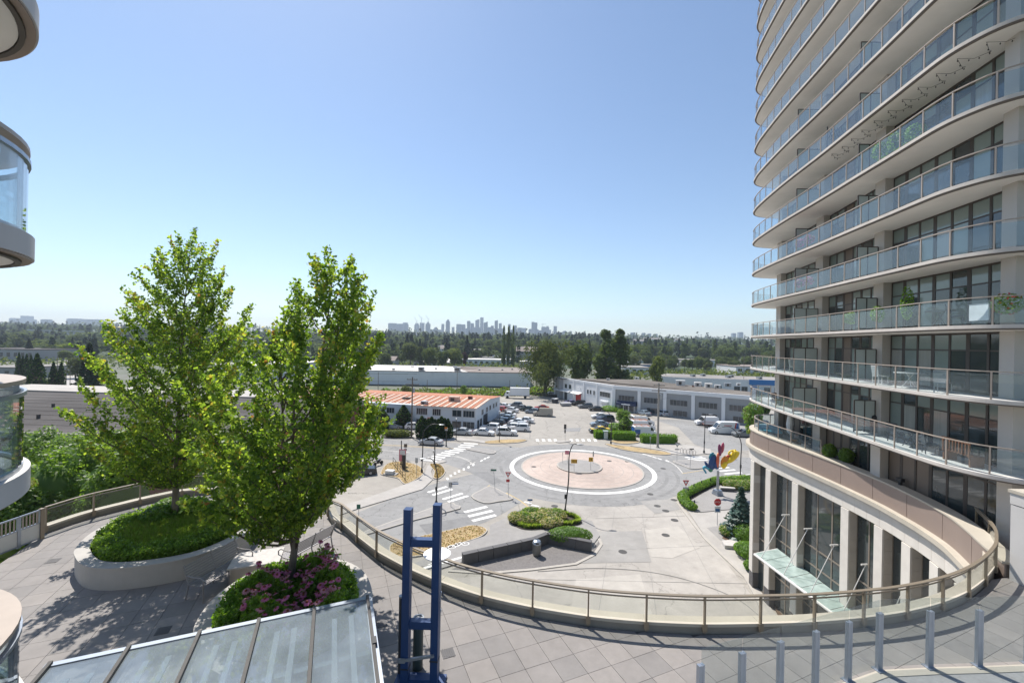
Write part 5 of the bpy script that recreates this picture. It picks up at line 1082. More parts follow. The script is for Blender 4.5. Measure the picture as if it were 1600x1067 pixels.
# ---- the two maples
def maple(label, base, z0, env, n_leaf, seed, px_m, xt, stems, py_base, n_br, gap=0.0):
    """env rows: photo height, left and right reach of the crown in the photo; px_m metres per pixel at the tree."""
    rnd = random.Random(seed); rng = np.random.default_rng(seed); t = thing('maple_tree', label, 'tree', (*base, z0))
    E_ = sorted([((py_base - y)*px_m, (xt(y) - xl)*px_m, (xr - xt(y))*px_m) for y, xl, xr in env]); Ht, Hb = E_[-1][0], E_[0][0]
    def reach(h, az):
        h = min(max(h, Hb), Ht)
        for a, b in zip(E_, E_[1:]):
            if a[0] <= h <= b[0]: f = (h-a[0])/max(1e-6, b[0]-a[0]); l, r = lerp(a[1], b[1], f), lerp(a[2], b[2], f); break
        c = math.cos(az); m_ = (l+r)/2; return max(.06, lerp(m_, r, c) if c > 0 else lerp(m_, l, -c))
    axisx = lambda h: (xt(py_base - max(0, h)/px_m) - xt(py_base))*px_m
    trunk, limb = MB(), MB(); stem_pts = []
    for (sx_, sy_, h0, h1, r0) in stems:
        pts = [(axisx(lerp(h0, h1, k/10)) + sx_*(k/10)**.7 + rnd.uniform(-.03, .03)*(k > 0), sy_*(k/10)**.7 + rnd.uniform(-.03, .03)*(k > 0), lerp(h0, h1, k/10)) for k in range(11)]
        (trunk if h0 <= 0 else limb).tube(pts, [max(.008, r0*(1-k/10.4)) for k in range(11)], 10); stem_pts.append([Vector(p) for p in pts])
    base_s, dirs, lens, grow = [], [], [], []
    for b in range(n_br):
        u_ = (b + rnd.random())/n_br; ht = lerp(Hb, Ht - .42, u_**1.12); az = b*2.39996 + rnd.uniform(-.35, .35); R_ = reach(ht, az)*rnd.uniform(.66, 1.04)
        tip_ = Vector((axisx(ht) + math.cos(az)*R_, math.sin(az)*R_, ht)); rise = R_*lerp(.55, 1.25, (ht-Hb)/(Ht-Hb))*rnd.uniform(.8, 1.2) + .15
        ho = max(Hb*.72, ht - rise)
        org = min((p for sp in stem_pts for p in [sp[i].lerp(sp[i+1], f) for i in range(10) for f in (0, .5)]), key=lambda p: abs(p.z-ho)*1.6 + (p.xy-tip_.xy).length*.55)
        bp = [org.lerp(tip_, k/6) + Vector((0, 0, -.16*R_*math.sin(math.pi*(k/6)**.8))) + Vector((rnd.gauss(0, .02), rnd.gauss(0, .02), 0))*(0 < k < 6) for k in range(7)]
        L_ = (tip_-org).length; rb = min(.045, .012 + .010*L_); limb.tube(bp, [max(.003, rb*(1-k/6.3)) for k in range(7)], 5, cap=False)
        ns = max(4, int(L_*5.5)); out = Vector((math.cos(az), math.sin(az), 0)); end = (bp[6]-bp[4]).normalized()
        for j in range(ns):
            g_ = lerp(.25, 1, (j+.5)/ns); i0 = min(5, int(g_*6)); p = bp[i0].lerp(bp[i0+1], g_*6-i0)
            side = Vector((-out.y, out.x, 0))*rnd.choice((-1, 1))*rnd.uniform(.2, 1.0); d = (out*rnd.uniform(.1, .7) + side + Vector((0, 0, rnd.uniform(.35, 1.0)))).normalized(); ln = lerp(.85, .45, g_)*rnd.uniform(.7, 1.3)*min(1, .35 + L_/2.2)
            base_s.append(p); dirs.append(d); lens.append(ln); grow.append(g_)
            if j % 2: limb.tube([p, p + d*ln*.5, p + d*ln + Vector((0, 0, .03))], [.008, .005, .002], 4, cap=False)
        base_s.append(bp[5]); dirs.append((end + Vector((0, 0, .45))).normalized()); lens.append(rnd.uniform(.5, 1.05)*min(1, .45+L_/2)); grow.append(1.3)
    trunk.build('trunk', 'bark_pale', t, True, local=True); limb.build('branches', 'bark', t, True, local=True)
    B_, D_, L_, g_ = map(np.array, (base_s, dirs, lens, grow)); w = L_*(.5 + g_); k = rng.choice(len(B_), n_leaf, p=w/w.sum()); f = rng.random(n_leaf)
    spread = (.035 + .095*(1-f)*L_[k])[:, None]; cc = B_[k] + D_[k]*(L_[k]*f)[:, None] + rng.normal(0, 1, (n_leaf, 3))*spread
    V, Fc = leaves(cc, .104, rng, .4, .35, aspect=.85)
    young = (rng.random(len(B_)) < .42)[k] & (f > .45) & (g_[k] > .75); r_ = rng.random(n_leaf)
    mi = np.where(r_ < .33, 0, np.where(r_ < .78, 1, 2)); mi = np.where(young & (r_ < .75), 2, mi); gold = young & (r_ > .72); mi = np.where(gold, 3, mi); mi = np.where(gold & (rng.random(len(B_)) < .18)[k], 4, mi)
    o = npmesh('crown', V, Fc, ['leaf_dark', 'leaf_mid', 'leaf_light', 'leaf_gold', 'leaf_rust'], mi, t); o['kind'] = 'stuff'
    return t
xt1 = lambda y: 272 + (818 - y)*.030; xt2 = lambda y: 453 + max(0, (912-y))*.115
maple('tall slender maple with yellowing shoot tips in the oval planter', t1, DECK+.5, [(362, 283, 292), (385, 268, 308), (405, 255, 326), (425, 240, 346), (450, 218, 366), (480, 205, 366), (510, 182, 372), (534, 150, 374), (576, 150, 372), (628, 144, 366), (655, 138, 360), (690, 172, 345), (720, 195, 325), (742, 245, 305)], 37000, 21, t1[1]/650, xt1, [(0, 0, -.1, 10.0, .125)], 818, 96)
maple('bushy multi-stemmed maple rising from the coneflower planter', t2, DECK+.5, [(389, 512, 530), (405, 496, 538), (425, 482, 546), (465, 455, 560), (500, 425, 574), (530, 398, 588), (560, 352, 592), (590, 308, 584), (620, 302, 576), (655, 300, 598), (690, 296, 598), (720, 305, 572), (755, 322, 535), (790, 362, 505), (815, 392, 480)], 41000, 22, t2[1]/650, xt2, [(.05, 0, -.1, 8.9, .105), (-1.35, .3, .9, 7.0, .07), (.55, -.25, 1.0, 8.2, .065), (-.5, -.6, 1.4, 7.6, .055)], 912, 104)

# ---- terrace furniture
def bench(label, loc, rz):
    t = thing('park_bench', label, 'bench', (*loc, DECK), rz, 'slatted metal benches beside the planters'); W = 1.75
    for i in range(7): MB().box(0, -.21+i*.07, .44, W, .05, .025).build('seat_slat', 'steel_seat', t, local=True)
    for i in range(7): MB().box(0, .25+i*.028, .52+i*.065, W, .05, .02, 0, 0, R(65)).build('back_slat', 'steel_seat', t, local=True)
    for s in (-1, 0, 1):
        f = MB(); x = s*(W/2-.03)
        f.tube([(x, -.27, 0), (x, -.24, .42), (x, -.1, .43), (x, .25, .43), (x, .30, .2), (x, .34, 0)], .022, 6); f.tube([(x, .24, .42), (x, .34, .7), (x, .43, .97)], .022, 6)
        if s: f.tube([(x, -.25, .42), (x, -.27, .6), (x, -.15, .68), (x, .1, .66), (x, .33, .68)], .02, 6)
        f.build('leg', 'steel_seat', t, local=True)
    return t
bench('slatted metal bench in the shade against the oval planter', G(347, 908, DECK+.1), R(78))
bench('slatted metal bench behind the right maple trunk', G(478, 868, DECK+.1), R(-112))
tb = thing('stone_table', 'pale granite block table between the two benches', 'table', (*G(402, 886, DECK), DECK)); g = G(402, 873, DECK+.45)
MB().box(g[0], g[1], DECK+.23, 1.25, .9, .44, R(20)).build('block', 'stone_tan', tb); MB().box(g[0], g[1], DECK+.475, 1.4, 1.02, .05, R(20)).build('tabletop', 'pale_granite', tb)
# ---- glass canopy in the foreground
CZ = 15.1
ca, cb = Vector(G3(78, 1040, CZ)), Vector(G3(574, 935, CZ)); cdir = (cb-ca).normalized(); cn = Vector((cdir.y, -cdir.x, 0)); DEPC = 4.2
cano = thing('glass_canopy', 'sloping glass canopy with dark rafters at the bottom of the view', 'canopy', (ca.x, ca.y-1, DECK))
pt = lambda s, d, dz=0: ca + cdir*s + cn*d + Vector((0, 0, dz - d*.02)); CL = (cb-ca).length
raf = [-0.05, .86, 1.79, 2.72, 3.62, CL]
raf = [0.0] + [CL*k for k in (.205, .41, .60, .795, 1.0)]
for i in range(len(raf)-1):
    s0, s1 = raf[i]+.03, raf[i+1]-.03; g = MB(); vs = [pt(s0, .07), pt(s1, .07), pt(s1, DEPC), pt(s0, DEPC)]; vs = vs + [v_ + Vector((0, 0, .016)) for v_ in vs]
    g.add(vs, [(3,2,1,0),(4,5,6,7),(0,1,5,4),(1,2,6,5),(2,3,7,6),(3,0,4,7)]); g.build('glass_panel', 'canopy_glass', cano)
    for f in (.36, .68): MB().bar(pt(lerp(s0, s1, f), .35, -.03), pt(lerp(s0, s1, f), DEPC-.2, -.03), .08, .03).build('painted_reflection', 'white_sign', cano)  # white bars just under the glass imitate streaks of reflected light
for s in raf: MB().bar(pt(s, -.02, .03), pt(s, DEPC, .03), .05, .07).bar(pt(s, 0, -.10), pt(s, DEPC, -.10), .05, .14).build('rafter', 'iron', cano)
MB().bar(pt(-.06, .0, .01), pt(CL+.06, 0, .01), .09, .03).bar(pt(-.06, -.05, -.06), pt(CL+.06, -.05, -.06), .02, .14).build('front_gutter', 'alu', cano)
MB().bar(pt(CL+.02, 0, .0), pt(CL+.02, DEPC, 0), .12, .03).bar(pt(CL+.07, 0, -.06), pt(CL+.07, DEPC, -.06), .02, .14).build('side_trim', 'alu', cano)
MB().bar(pt(0, 1.2, -.2), pt(CL, 1.2, -.2), .1, .12).bar(pt(0, 3.4, -.2), pt(CL, 3.4, -.2), .1, .12).build('purlin', 'alu', cano)
for s in (.3, CL-.3):
    for d in (1.2, 3.4): p = pt(s, d); MB().box(p.x, p.y, (DECK+p.z-.26)/2, .1, .1, p.z-.26-DECK).build('post', 'alu', cano)
p = pt(CL+.02, 1.25, .05); MB().box(p.x, p.y, p.z, .07, .16, .06, math.atan2(cdir.y, cdir.x)).build('clip', 'black_paint', cano)
# ---- blue sign frame and the poles round it
by = 9.1
fr = thing('sign_frame', 'tall blue painted steel frame of two posts and rungs on the terrace', 'sign frame', (*D(657, 1075, by)[:2], DECK))
pl, pr_ = D(635.5, 930, by), D(681, 930, by); zt1, zt2 = D(637, 795, by)[2], D(682, 788, by)[2]
for p, zt_ in ((pl, zt1), (pr_, zt2)): MB().box(p[0], p[1], (DECK+zt_)/2, .165, .165, zt_-DECK, R(-6)).box(p[0], p[1], zt_+.006, .17, .17, .012, R(-6)).build('post', 'sign_blue', fr)
for y in (846.5, 974, 1063):
    z = D(658, y, by)[2]; MB().box((pl[0]+pr_[0])/2, by, z, pr_[0]-pl[0]-.16, .15, .16, R(-1)).build('rung', 'sign_blue', fr)
MB().box((pl[0]+pr_[0])/2, by, DECK+.03, 1.1, .5, .06, R(-3)).build('base_plate', 'sign_blue', fr)
for y in (1024,):
    z = D(658, y, by)[2]; MB().bar((pl[0]-.12, by-.1, z-.05), (pr_[0]+.0, by-.1, z+.08), .05, .05).bar((pl[0]-.12, by-.13, z-.02), (pl[0]+.02, by-.13, z-.02), .03, .09).build('clamp', 'galv', fr)
for p, y in ((pl, 1041), (pr_, 1028)): z = D(640, y, by)[2]; MB().box(p[0], p[1], z, .185, .185, .03, R(-6)).build('strap', 'alu_dark', fr)
pb = D(654, 966, by+.45); MBp = thing('pipe_post', 'short dark green pipe post behind the blue frame', 'post', (pb[0], pb[1], DECK)); MB().tube([(pb[0], pb[1], DECK), (pb[0], pb[1], pb[2])], .115, 16).build('pipe', 'pole_green', MBp); MB().lathe([(.125, pb[2]-.01), (.125, pb[2]+.03), (.09, pb[2]+.035), (.085, pb[2]+.01)], pb[0], pb[1], 16).build('cap', 'galv', MBp)
pd = D(627.5, 932, by+.25); dk = thing('thin_post', 'thin dark post hugging the left side of the blue frame', 'post', (pd[0], pd[1], DECK)); MB().tube([(pd[0], pd[1], DECK), (pd[0], pd[1], pd[2])], .055, 10).build('pipe', 'alu_dark', dk); MB().lathe([(.06, pd[2]), (.06, pd[2]+.03)], pd[0], pd[1], 10).build('cap', 'galv', dk)
ps = D(687, 866, by+.35); lp = thing('disc_lamp', 'slim steel terrace lamp with a white disc head behind the blue frame', 'lamp', (ps[0], ps[1], DECK)); MB().tube([(ps[0], ps[1], DECK), (ps[0], ps[1], ps[2]-.05)], .05, 12).build('pole', 'galv', lp)
MB().lathe([(.05, ps[2]-.06), (.1, ps[2]-.03), (.30, ps[2]), (.31, ps[2]+.02), (.02, ps[2]+.03)], ps[0]-.06, ps[1], 24).build('disc', 'white_sign', lp)
for dz in (.9, 1.3): MB().lathe([(.065, ps[2]-dz), (.065, ps[2]-dz+.05)], ps[0], ps[1], 10).build('ring', 'alu', lp)
# ---- glass windscreen fence, lower right
fpx = [(1079, 1150), (1150, 1110), (1215, 1088), (1272, 1070), (1325, 1060), (1373, 1045), (1452, 1041), (1529, 1039.5), (1606, 1036)]
fpos = [Vector((*G(x, y, DECK+.1),)) for x, y in fpx]
fpos = [Vector(G(1325, 1063, DECK+.1)) + (Vector(G(1325, 1063, DECK+.1)) - Vector(G(1373, 1046, DECK+.1)))*k for k in (4.0, 3, 2, 1, 0)] + [Vector(G(1373, 1046, DECK+.1)), Vector(G(1452, 1042, DECK+.1)), Vector(G(1529, 1040, DECK+.1)), Vector(G(1606, 1037, DECK+.1))]
scr = thing('glass_windscreen', 'clear glass windscreen on grey aluminium posts at the lower right', 'glass fence', (fpos[5].x, fpos[5].y, DECK)); FH = 1.32
for i, p in enumerate(fpos):
    q_ = fpos[min(i+1, len(fpos)-1)] - fpos[max(i-1, 0)]; rz = math.atan2(q_.y, q_.x)
    c, s = math.cos(rz), math.sin(rz)
    MB().box(p.x-.042*c, p.y-.042*s, DECK+.1+FH/2, .05, .075, FH, rz).box(p.x+.042*c, p.y+.042*s, DECK+.1+FH/2, .05, .075, FH, rz).box(p.x, p.y, DECK+.1+FH/2, .04, .07, FH-.02, rz).box(p.x, p.y, DECK+.11, .2, .2, .02, rz).build('post', 'alu', scr)
    if i:
        a, b = fpos[i-1], p; d = (b-a).normalized()*.02; MB().bar((*(a+d), DECK+.15+.80), (*(b-d), DECK+.15+.80), .014, 1.54).build('glass_panel', 'fence_glass', scr)
inner = [(p.x, p.y) for p in fpos]
patio_poly = inner + [(16.4, fpos[-1].y), (16.4, 3), (fpos[0].x, 3)]
struct(MB().prism(offset(ccw(patio_poly), .1, True), DECK-.01, DECK+.085), 'patio', 'patio_paver')
struct(MB().wall(inner, DECK, DECK+.10, -.2), 'patio_kerb', 'cream_stone')
# ---- pale parapet box at the right edge
wb0 = G(1577, 905, DECK); bx = thing('stair_enclosure', 'pale rendered wall box with a cream cap at the right edge', 'wall', (wb0[0]+2, wb0[1]-1, DECK)); x0, y1 = wb0[0], wb0[1]; zt_ = D(1578, 764, y1)[2]
MB().prism([(x0, y1-3.2), (x0+5, y1-3.2), (x0+5, y1), (x0, y1)], DECK, zt_-.5).build('wall', 'white_wall', bx); MB().prism([(x0-.012, y1-3.2), (x0+5, y1-3.2), (x0+5, y1+.012), (x0-.012, y1+.012)], zt_-.47, zt_-.1).build('upper_wall', 'white_wall', bx); MB().prism([(x0-.05, y1-3.2), (x0+5, y1-3.2), (x0+5, y1+.05), (x0-.05, y1+.05)], zt_-.1, zt_).build('coping', 'cream_stone', bx)
MB().prism([(x0+.05, y1-3.1), (x0+4.9, y1-3.1), (x0+4.9, y1-.05), (x0+.05, y1-.05)], zt_-.52, zt_-.45).build('joint', 'stone_dark', bx)
for x, y, lab in ((1452, 931.5, 0),): pass
for i, (x, y) in enumerate(((83, 876), (255, 985), (595, 974), (700, 1020))):
    g = G(x, y, DECK); d = MB().box(g[0], g[1], DECK+.004, .3, .3, .012, ang)
    for k in range(5): d.box(g[0] + (k-2)*.055, g[1], DECK+.012, .02, .26, .006, ang)
    o = d.build('drain_grate', 'stone_dark', terr)
# ================================================================ TREES AND PLANTS BEYOND THE TERRACE
def proto_tree(kind, seed):
    rng = np.random.default_rng(seed); rnd = random.Random(seed); t = bpy.data.objects.new('tree', None); COL.objects.link(t)
    tr = MB()
    if kind == 'broad':
        n, sz, H_ = 2600, .062, 1.0; tr.tube([(0, 0, -.03), (.01, 0, .15), (0, .01, .5), (0, 0, .8)], [.024, .02, .013, .004], 6)
        L_ = 13; cc = np.array([[rng.normal(0, .17), rng.normal(0, .17), rng.uniform(.32, .84)] for _ in range(L_)]); cc[:, :2] *= (1.15-cc[:, 2:]) * 1.25; rr = rng.uniform(.13, .24, L_)
        for c in cc[:7]: tr.tube([(0, 0, .25), tuple(c*.6 + np.array([0, 0, .08])), tuple(c)], [.012, .007, .003], 4, cap=False)
        k = rng.choice(L_, n); d = rng.normal(size=(n, 3)); d /= np.linalg.norm(d, axis=1, keepdims=True); C_ = cc[k] + d*rr[k][:, None]*rng.uniform(.7, 1.08, n)[:, None]; V, Fc = leaves(C_, sz, rng, .35, 0, d, .8, .4); mats = ['far_leaf', 'far_leaf_light']; mi = (rng.random(n) < .3).astype(int)
    elif kind == 'willow':
        n, sz = 8500, .045; tr.tube([(0, 0, -.03), (.01, 0, .2), (0, .02, .6)], [.035, .03, .012], 6)
        L_ = 20; cc = np.array([[rng.normal(0, .22), rng.normal(0, .2), rng.uniform(.4, .86)] for _ in range(L_)]); cc[:, :2] *= (1.2-cc[:, 2:])*1.35; rr = rng.uniform(.12, .2, L_)
        k = rng.choice(L_, n); d = rng.normal(size=(n, 3)); d /= np.linalg.norm(d, axis=1, keepdims=True); C_ = cc[k] + d*rr[k][:, None]*rng.uniform(.7, 1.1, n)[:, None]; C_[:, 2] -= rng.exponential(.07, n); C_[:, 2] = np.maximum(C_[:, 2], .06); V, Fc = leaves(C_, sz, rng, .1, .9, d, .45); mats = ['willow_leaf', 'far_leaf']; mi = (rng.random(n) < .3).astype(int)
    elif kind == 'poplar':
        n, sz = 3200, .042; tr.tube([(0, 0, -.03), (0, 0, .9)], [.022, .004], 6); L_ = 34; cz = rng.uniform(.08, .96, L_); prof = np.clip(np.minimum(cz*3.0+.25, (1.06-cz)*2.2), 0, 1)
        ca = rng.uniform(0, 6.28, L_); cr = .13*prof*rng.uniform(.15, 1.05, L_); cc = np.stack([cr*np.cos(ca), cr*np.sin(ca), cz], 1); rr = .075*(.45 + .55*prof)*rng.uniform(.7, 1.25, L_)
        k = rng.choice(L_, n); d = rng.normal(size=(n, 3)); d /= np.linalg.norm(d, axis=1, keepdims=True); C_ = cc[k] + d*rr[k][:, None]*np.array([1, 1, 1.5])*rng.uniform(.6, 1.1, n)[:, None]; C_[:, 2] = np.clip(C_[:, 2], .03, 1.03); V, Fc = leaves(C_, sz, rng, .3, -.3, d, .7, .45); mats = ['poplar_leaf', 'far_leaf_light']; mi = (rng.random(n) < .25).astype(int)
    elif kind == 'conifer':
        n, sz = 1900, .075; tr.tube([(0, 0, -.03), (0, 0, .97)], [.02, .003], 6); z = rng.uniform(.06, 1, n)**1.15; lay = np.floor(z*14)/14; r = (1-z)*.24*(1.15-.6*(z*14-np.floor(z*14)))*rng.uniform(.75, 1.1, n); a = rng.uniform(0, 6.28, n)
        C_ = np.stack([r*np.cos(a), r*np.sin(a), z], 1); d = np.stack([np.cos(a), np.sin(a), a*0+.5], 1); V, Fc = leaves(C_, sz, rng, .5, .4, d, .5); mats = ['conifer_leaf']; mi = None
    elif kind == 'cypress':
        n, sz = 1300, .06; tr.tube([(0, 0, -.03), (0, 0, .5)], [.02, .01], 5); z = rng.uniform(.01, 1, n); r = .115*np.minimum(1, (1-z)*2.2+.04)*np.minimum(1, .75+z*2)*rng.uniform(.85, 1.1, n); a = rng.uniform(0, 6.28, n)
        C_ = np.stack([r*np.cos(a), r*np.sin(a), z], 1); d = np.stack([np.cos(a), np.sin(a), a*0+.2], 1); V, Fc = leaves(C_, sz, rng, .1, -.9, d, .45); mats = ['cedar_leaf', 'hedge_leaf']; mi = (rng.random(n) < .12).astype(int)
        tr.blob((0, 0, .45), (.085, .085, .44), 6, 8)
    tr.build('trunk', 'bark', t, local=True); o = npmesh('crown', V, Fc, mats, mi, t); o['kind'] = 'stuff'; return t
PT = {}
def plant_tree(kind, name, label, pos, h, wide=1.0, group=None, mats=None, seed=0):
    key = (kind, seed)
    if key not in PT: PT[key] = proto_tree(kind, 100+seed*7+len(kind)); t = PT[key]
    else: t = copy_tree(PT[key])
    t.name = name; t.location = pos; t.rotation_euler.z = (pos[0]*12.9898 + pos[1]*4.1) % 6.28; t.scale = (h*wide, h*wide, h); tag(t, label, 'tree', group)
    if not group and 'group' in t: del t['group']
    if not mats:
        for c in t.children:
            for sl in c.material_slots: sl.link = 'DATA'
    if mats:
        for c in t.children:
            if c.name.startswith('crown'):
                for i, m_ in enumerate(mats):
                    if i < len(c.material_slots): c.material_slots[i].link = 'OBJECT'; c.material_slots[i].material = M[m_]
    return t
def ptree(kind, name, label, px, pyb, pyt, wpx, Y=None, seed=0, mats=None, group=None):
    """tree placed at photo column px: base, top and crown width measured in the photo; Y its distance (else on flat ground)."""
    u, v = uv(px, pyb); Yd = Y or F_PX*CAM_H/v; b = D(px, pyb, Yd); tz = D(px, pyt, Yd)[2]; z = 0 if Y is None else (hill_z(b[0], Yd) if Yd > 330 else 0); h = tz - z
    w0 = {'broad': .78, 'willow': .85, 'poplar': .38, 'conifer': .48, 'cypress': .23}[kind]; return plant_tree(kind, name, label, (b[0], Yd, z), h, (wpx/F_PX*Yd)/(w0*h), group, mats, seed)
ptree('willow', 'willow_tree', 'great spreading grey-green willow between the warehouse and the grey building', 852, 611, 527, 74, 160)
ptree('broad', 'broadleaf_tree', 'dark broadleaf tree right of the great willow', 903, 602, 538, 52, 182, 1)
ptree('poplar', 'poplar_tree', 'left poplar of the tall pair behind the grey building', 944, 602, 516, 44, 185)
ptree('poplar', 'poplar_tree', 'right poplar of the tall pair behind the grey building', 968, 602, 516, 46, 188, 1)
ptree('broad', 'broadleaf_tree', 'light green tree between the grey and the white blue-banded building', 1027, 605, 555, 30, 168, 2, ['far_leaf_light', 'meadow'])
for i, x in enumerate((787, 794, 801)): ptree('poplar', 'poplar_tree', ['left', 'middle', 'right'][i] + ' poplar of the narrow trio under the skyline', x, 560, 509.5+i % 2, 9, 350, i % 2)
for i, (x, yb, yt, w, Y, m_, lab) in enumerate(((641, 572, 531, 34, 330, ['willow_leaf', 'far_leaf_light'], 'olive green tall tree in the middle distance right of the maples'), (670, 571, 544, 22, 300, None, 'round tree right of the olive green tall tree'), (658, 571, 540, 18, 320, ['willow_leaf', 'far_leaf'], 'grey-green tree left of the round one in the middle distance'), (692, 570, 545, 26, 300, None, 'dark round tree left of the white pitched shed'), (710, 569, 545, 24, 305, ['far_leaf_light', 'meadow'], 'brighter round tree above the white pitched shed'), (726, 562, 549, 12, 330, ['plum_leaf', 'plum_leaf'], 'dark purple plum tree above the white building'), (600, 575, 548, 26, 300, None, 'tree right beside the edge of the right maple crown'), (865, 598, 552, 30, 190, None, 'tree tucked behind the right side of the willow'))):
    ptree('broad', 'broadleaf_tree', lab, x, yb, yt, w, Y, i % 3, m_)
# left side
for i, (x, yb, yt, w, Y, k, lab) in enumerate(((138, 632, 538, 46, 128, 'conifer', 'big dark spruce beyond the brick warehouse left of the maple'), (29, 590, 551, 7, 165, 'cypress', 'first dark cypress from the left behind the balcony'), (35, 590, 556, 7, 166, 'cypress', 'second dark cypress from the left behind the balcony'), (41, 590, 553, 8, 165, 'cypress', 'third dark cypress from the left'), (48, 590, 555, 8, 168, 'cypress', 'short cypress left of the broad dark one'), (57, 615, 553, 18, 132, 'cypress', 'broad dark cypress at the end of the cypress row'), (83, 612, 565, 10, 140, 'cypress', 'left of the two cypresses beside the avenue'), (95, 612, 566, 10, 140, 'cypress', 'right of the two cypresses beside the avenue'), (118, 600, 557, 32, 190, 'broad', 'grey-green round tree left of the big spruce'), (103, 570, 545, 22, 300, 'broad', 'bright green tree beside the end of the avenue'), (74, 606, 592, 16, 150, 'broad', 'low olive bush tree between the cypresses'), (45, 560, 530, 20, 320, 'conifer', 'tall conifer behind the dark grey warehouse'), (69, 567, 550, 8, 330, 'broad', 'little round street tree by the avenue'))):
    ptree(k, {'conifer': 'spruce_tree', 'cypress': 'cypress_tree', 'broad': 'broadleaf_tree'}[k], lab, x, yb, yt, w, Y, i % 3, ['far_leaf_light', 'meadow'] if i in (9, 12) else ['willow_leaf', 'far_leaf'] if i == 8 else None)
# bright trees below the terrace at the left
for i, (x, yt, w, Y, lab) in enumerate(((80, 735, 110, 26, 'bright green tree below the terrace nearest the balcony'), (150, 700, 120, 30, 'bright green tree below the terrace left of the maple trunk'), (215, 690, 110, 33, 'bright green tree below the terrace behind the left maple trunk'), (285, 692, 110, 34, 'bright green tree below the terrace right of the left maple trunk'), (110, 708, 100, 36, 'taller bright tree against the brick warehouse wall'), (60, 690, 80, 37, 'yellowish tree against the left end of the brick wall'), (350, 705, 110, 33, 'bright green tree below the terrace between the maples'), (190, 740, 100, 24, 'low bright tree top just over the glass railing'), (15, 780, 80, 24, 'tree top seen through the third balcony'))):
    b = D(x, 800, Y); tz = D(x, yt-30, Y)[2]; rx = w/F_PX*Y/2
    t = shrub('street_tree', lab, 'tree', (b[0], Y, tz-5.2), (rx, rx*.9, 2.6), 8000, .24, ('leaf_dark', 'hedge_leaf', 'leaf_mid'), 40+i, 'bright trees growing below the terrace', True, .5, None, 16)
    MB().tube([(b[0], Y, 0), (b[0]+.1, Y, tz-4.5), (b[0], Y, tz-2)], [.16, .13, .05], 8).build('trunk', 'bark', t)
g = D(12, 803, 19); shrub('clipped_hedge', 'yellow-green clipped hedge beyond the picket gate', 'hedge', (g[0]-.5, 19, DECK+.2), (1.6, .9, .35), 2600, .13, ('yellow_shrub', 'shrub_bright'), 3, None, True, .5)
# woods: nearer trees one by one, the far hillside as one mass
rt = random.Random(17); kinds_ = ['broad']*6 + ['conifer']*3 + ['poplar']
def wood(n, x0, x1, Y0, Y1, h0, h1, place, kset, grp):
    L_ = []
    for i in range(n): L_.append((rt.uniform(x0, x1), rt.uniform(Y0, Y1), rt.choice(kset), rt.uniform(h0, h1), rt.uniform(.85, 1.25), rt.randrange(3), rt.randrange(4)))
    cnt = {}
    for px, Yd, k, h, wd, sd_, tn in sorted(L_):
        x = (px-800)/F_PX*Yd; h *= 1.25 if k in ('poplar', 'conifer') else 1; nm = {'broad': 'broadleaf_tree', 'conifer': 'conifer_tree', 'poplar': 'poplar_tree'}[k]
        tone, word = (None, 'dark conifer') if k == 'conifer' else (None, 'slim poplar') if k == 'poplar' else [(None, 'green tree'), (None, 'green tree'), (['far_leaf_light', 'far_leaf'], 'light green tree'), (['willow_leaf', 'far_leaf_light'], 'olive tree')][tn]
        c_ = cnt.get(word, 0); cnt[word] = c_+1
        plant_tree(k, nm, f'{ordinal(c_)} {word} from the left in the woods {place}', (x, Yd, hill_z(x, Yd)-.3 if Yd > 330 else 0), h, wd if k != 'conifer' else wd*.9, grp, tone, sd_)
wood(64, 905, 1215, 400, 560, 15, 21, 'along the right valley edge', ['broad']*7 + ['poplar']*3 + ['conifer'], 'trees of the right valley woods')
wood(36, 990, 1215, 330, 380, 9, 13, 'behind the right sheds', ['broad'], 'trees behind the right warehouses')
wood(80, 560, 905, 420, 800, 14, 21, 'under the skyline', ['broad']*4 + ['conifer']*4 + ['poplar'], 'trees on the slope below the skyline')
wood(60, -60, 440, 380, 800, 13, 19, 'on the far left slope', ['broad']*5 + ['conifer']*2, 'trees on the far left slope')
wood(14, 560, 800, 345, 400, 6, 9, 'below the skyline slope', ['broad'], 'low trees at the foot of the skyline slope')
rng = np.random.default_rng(33)
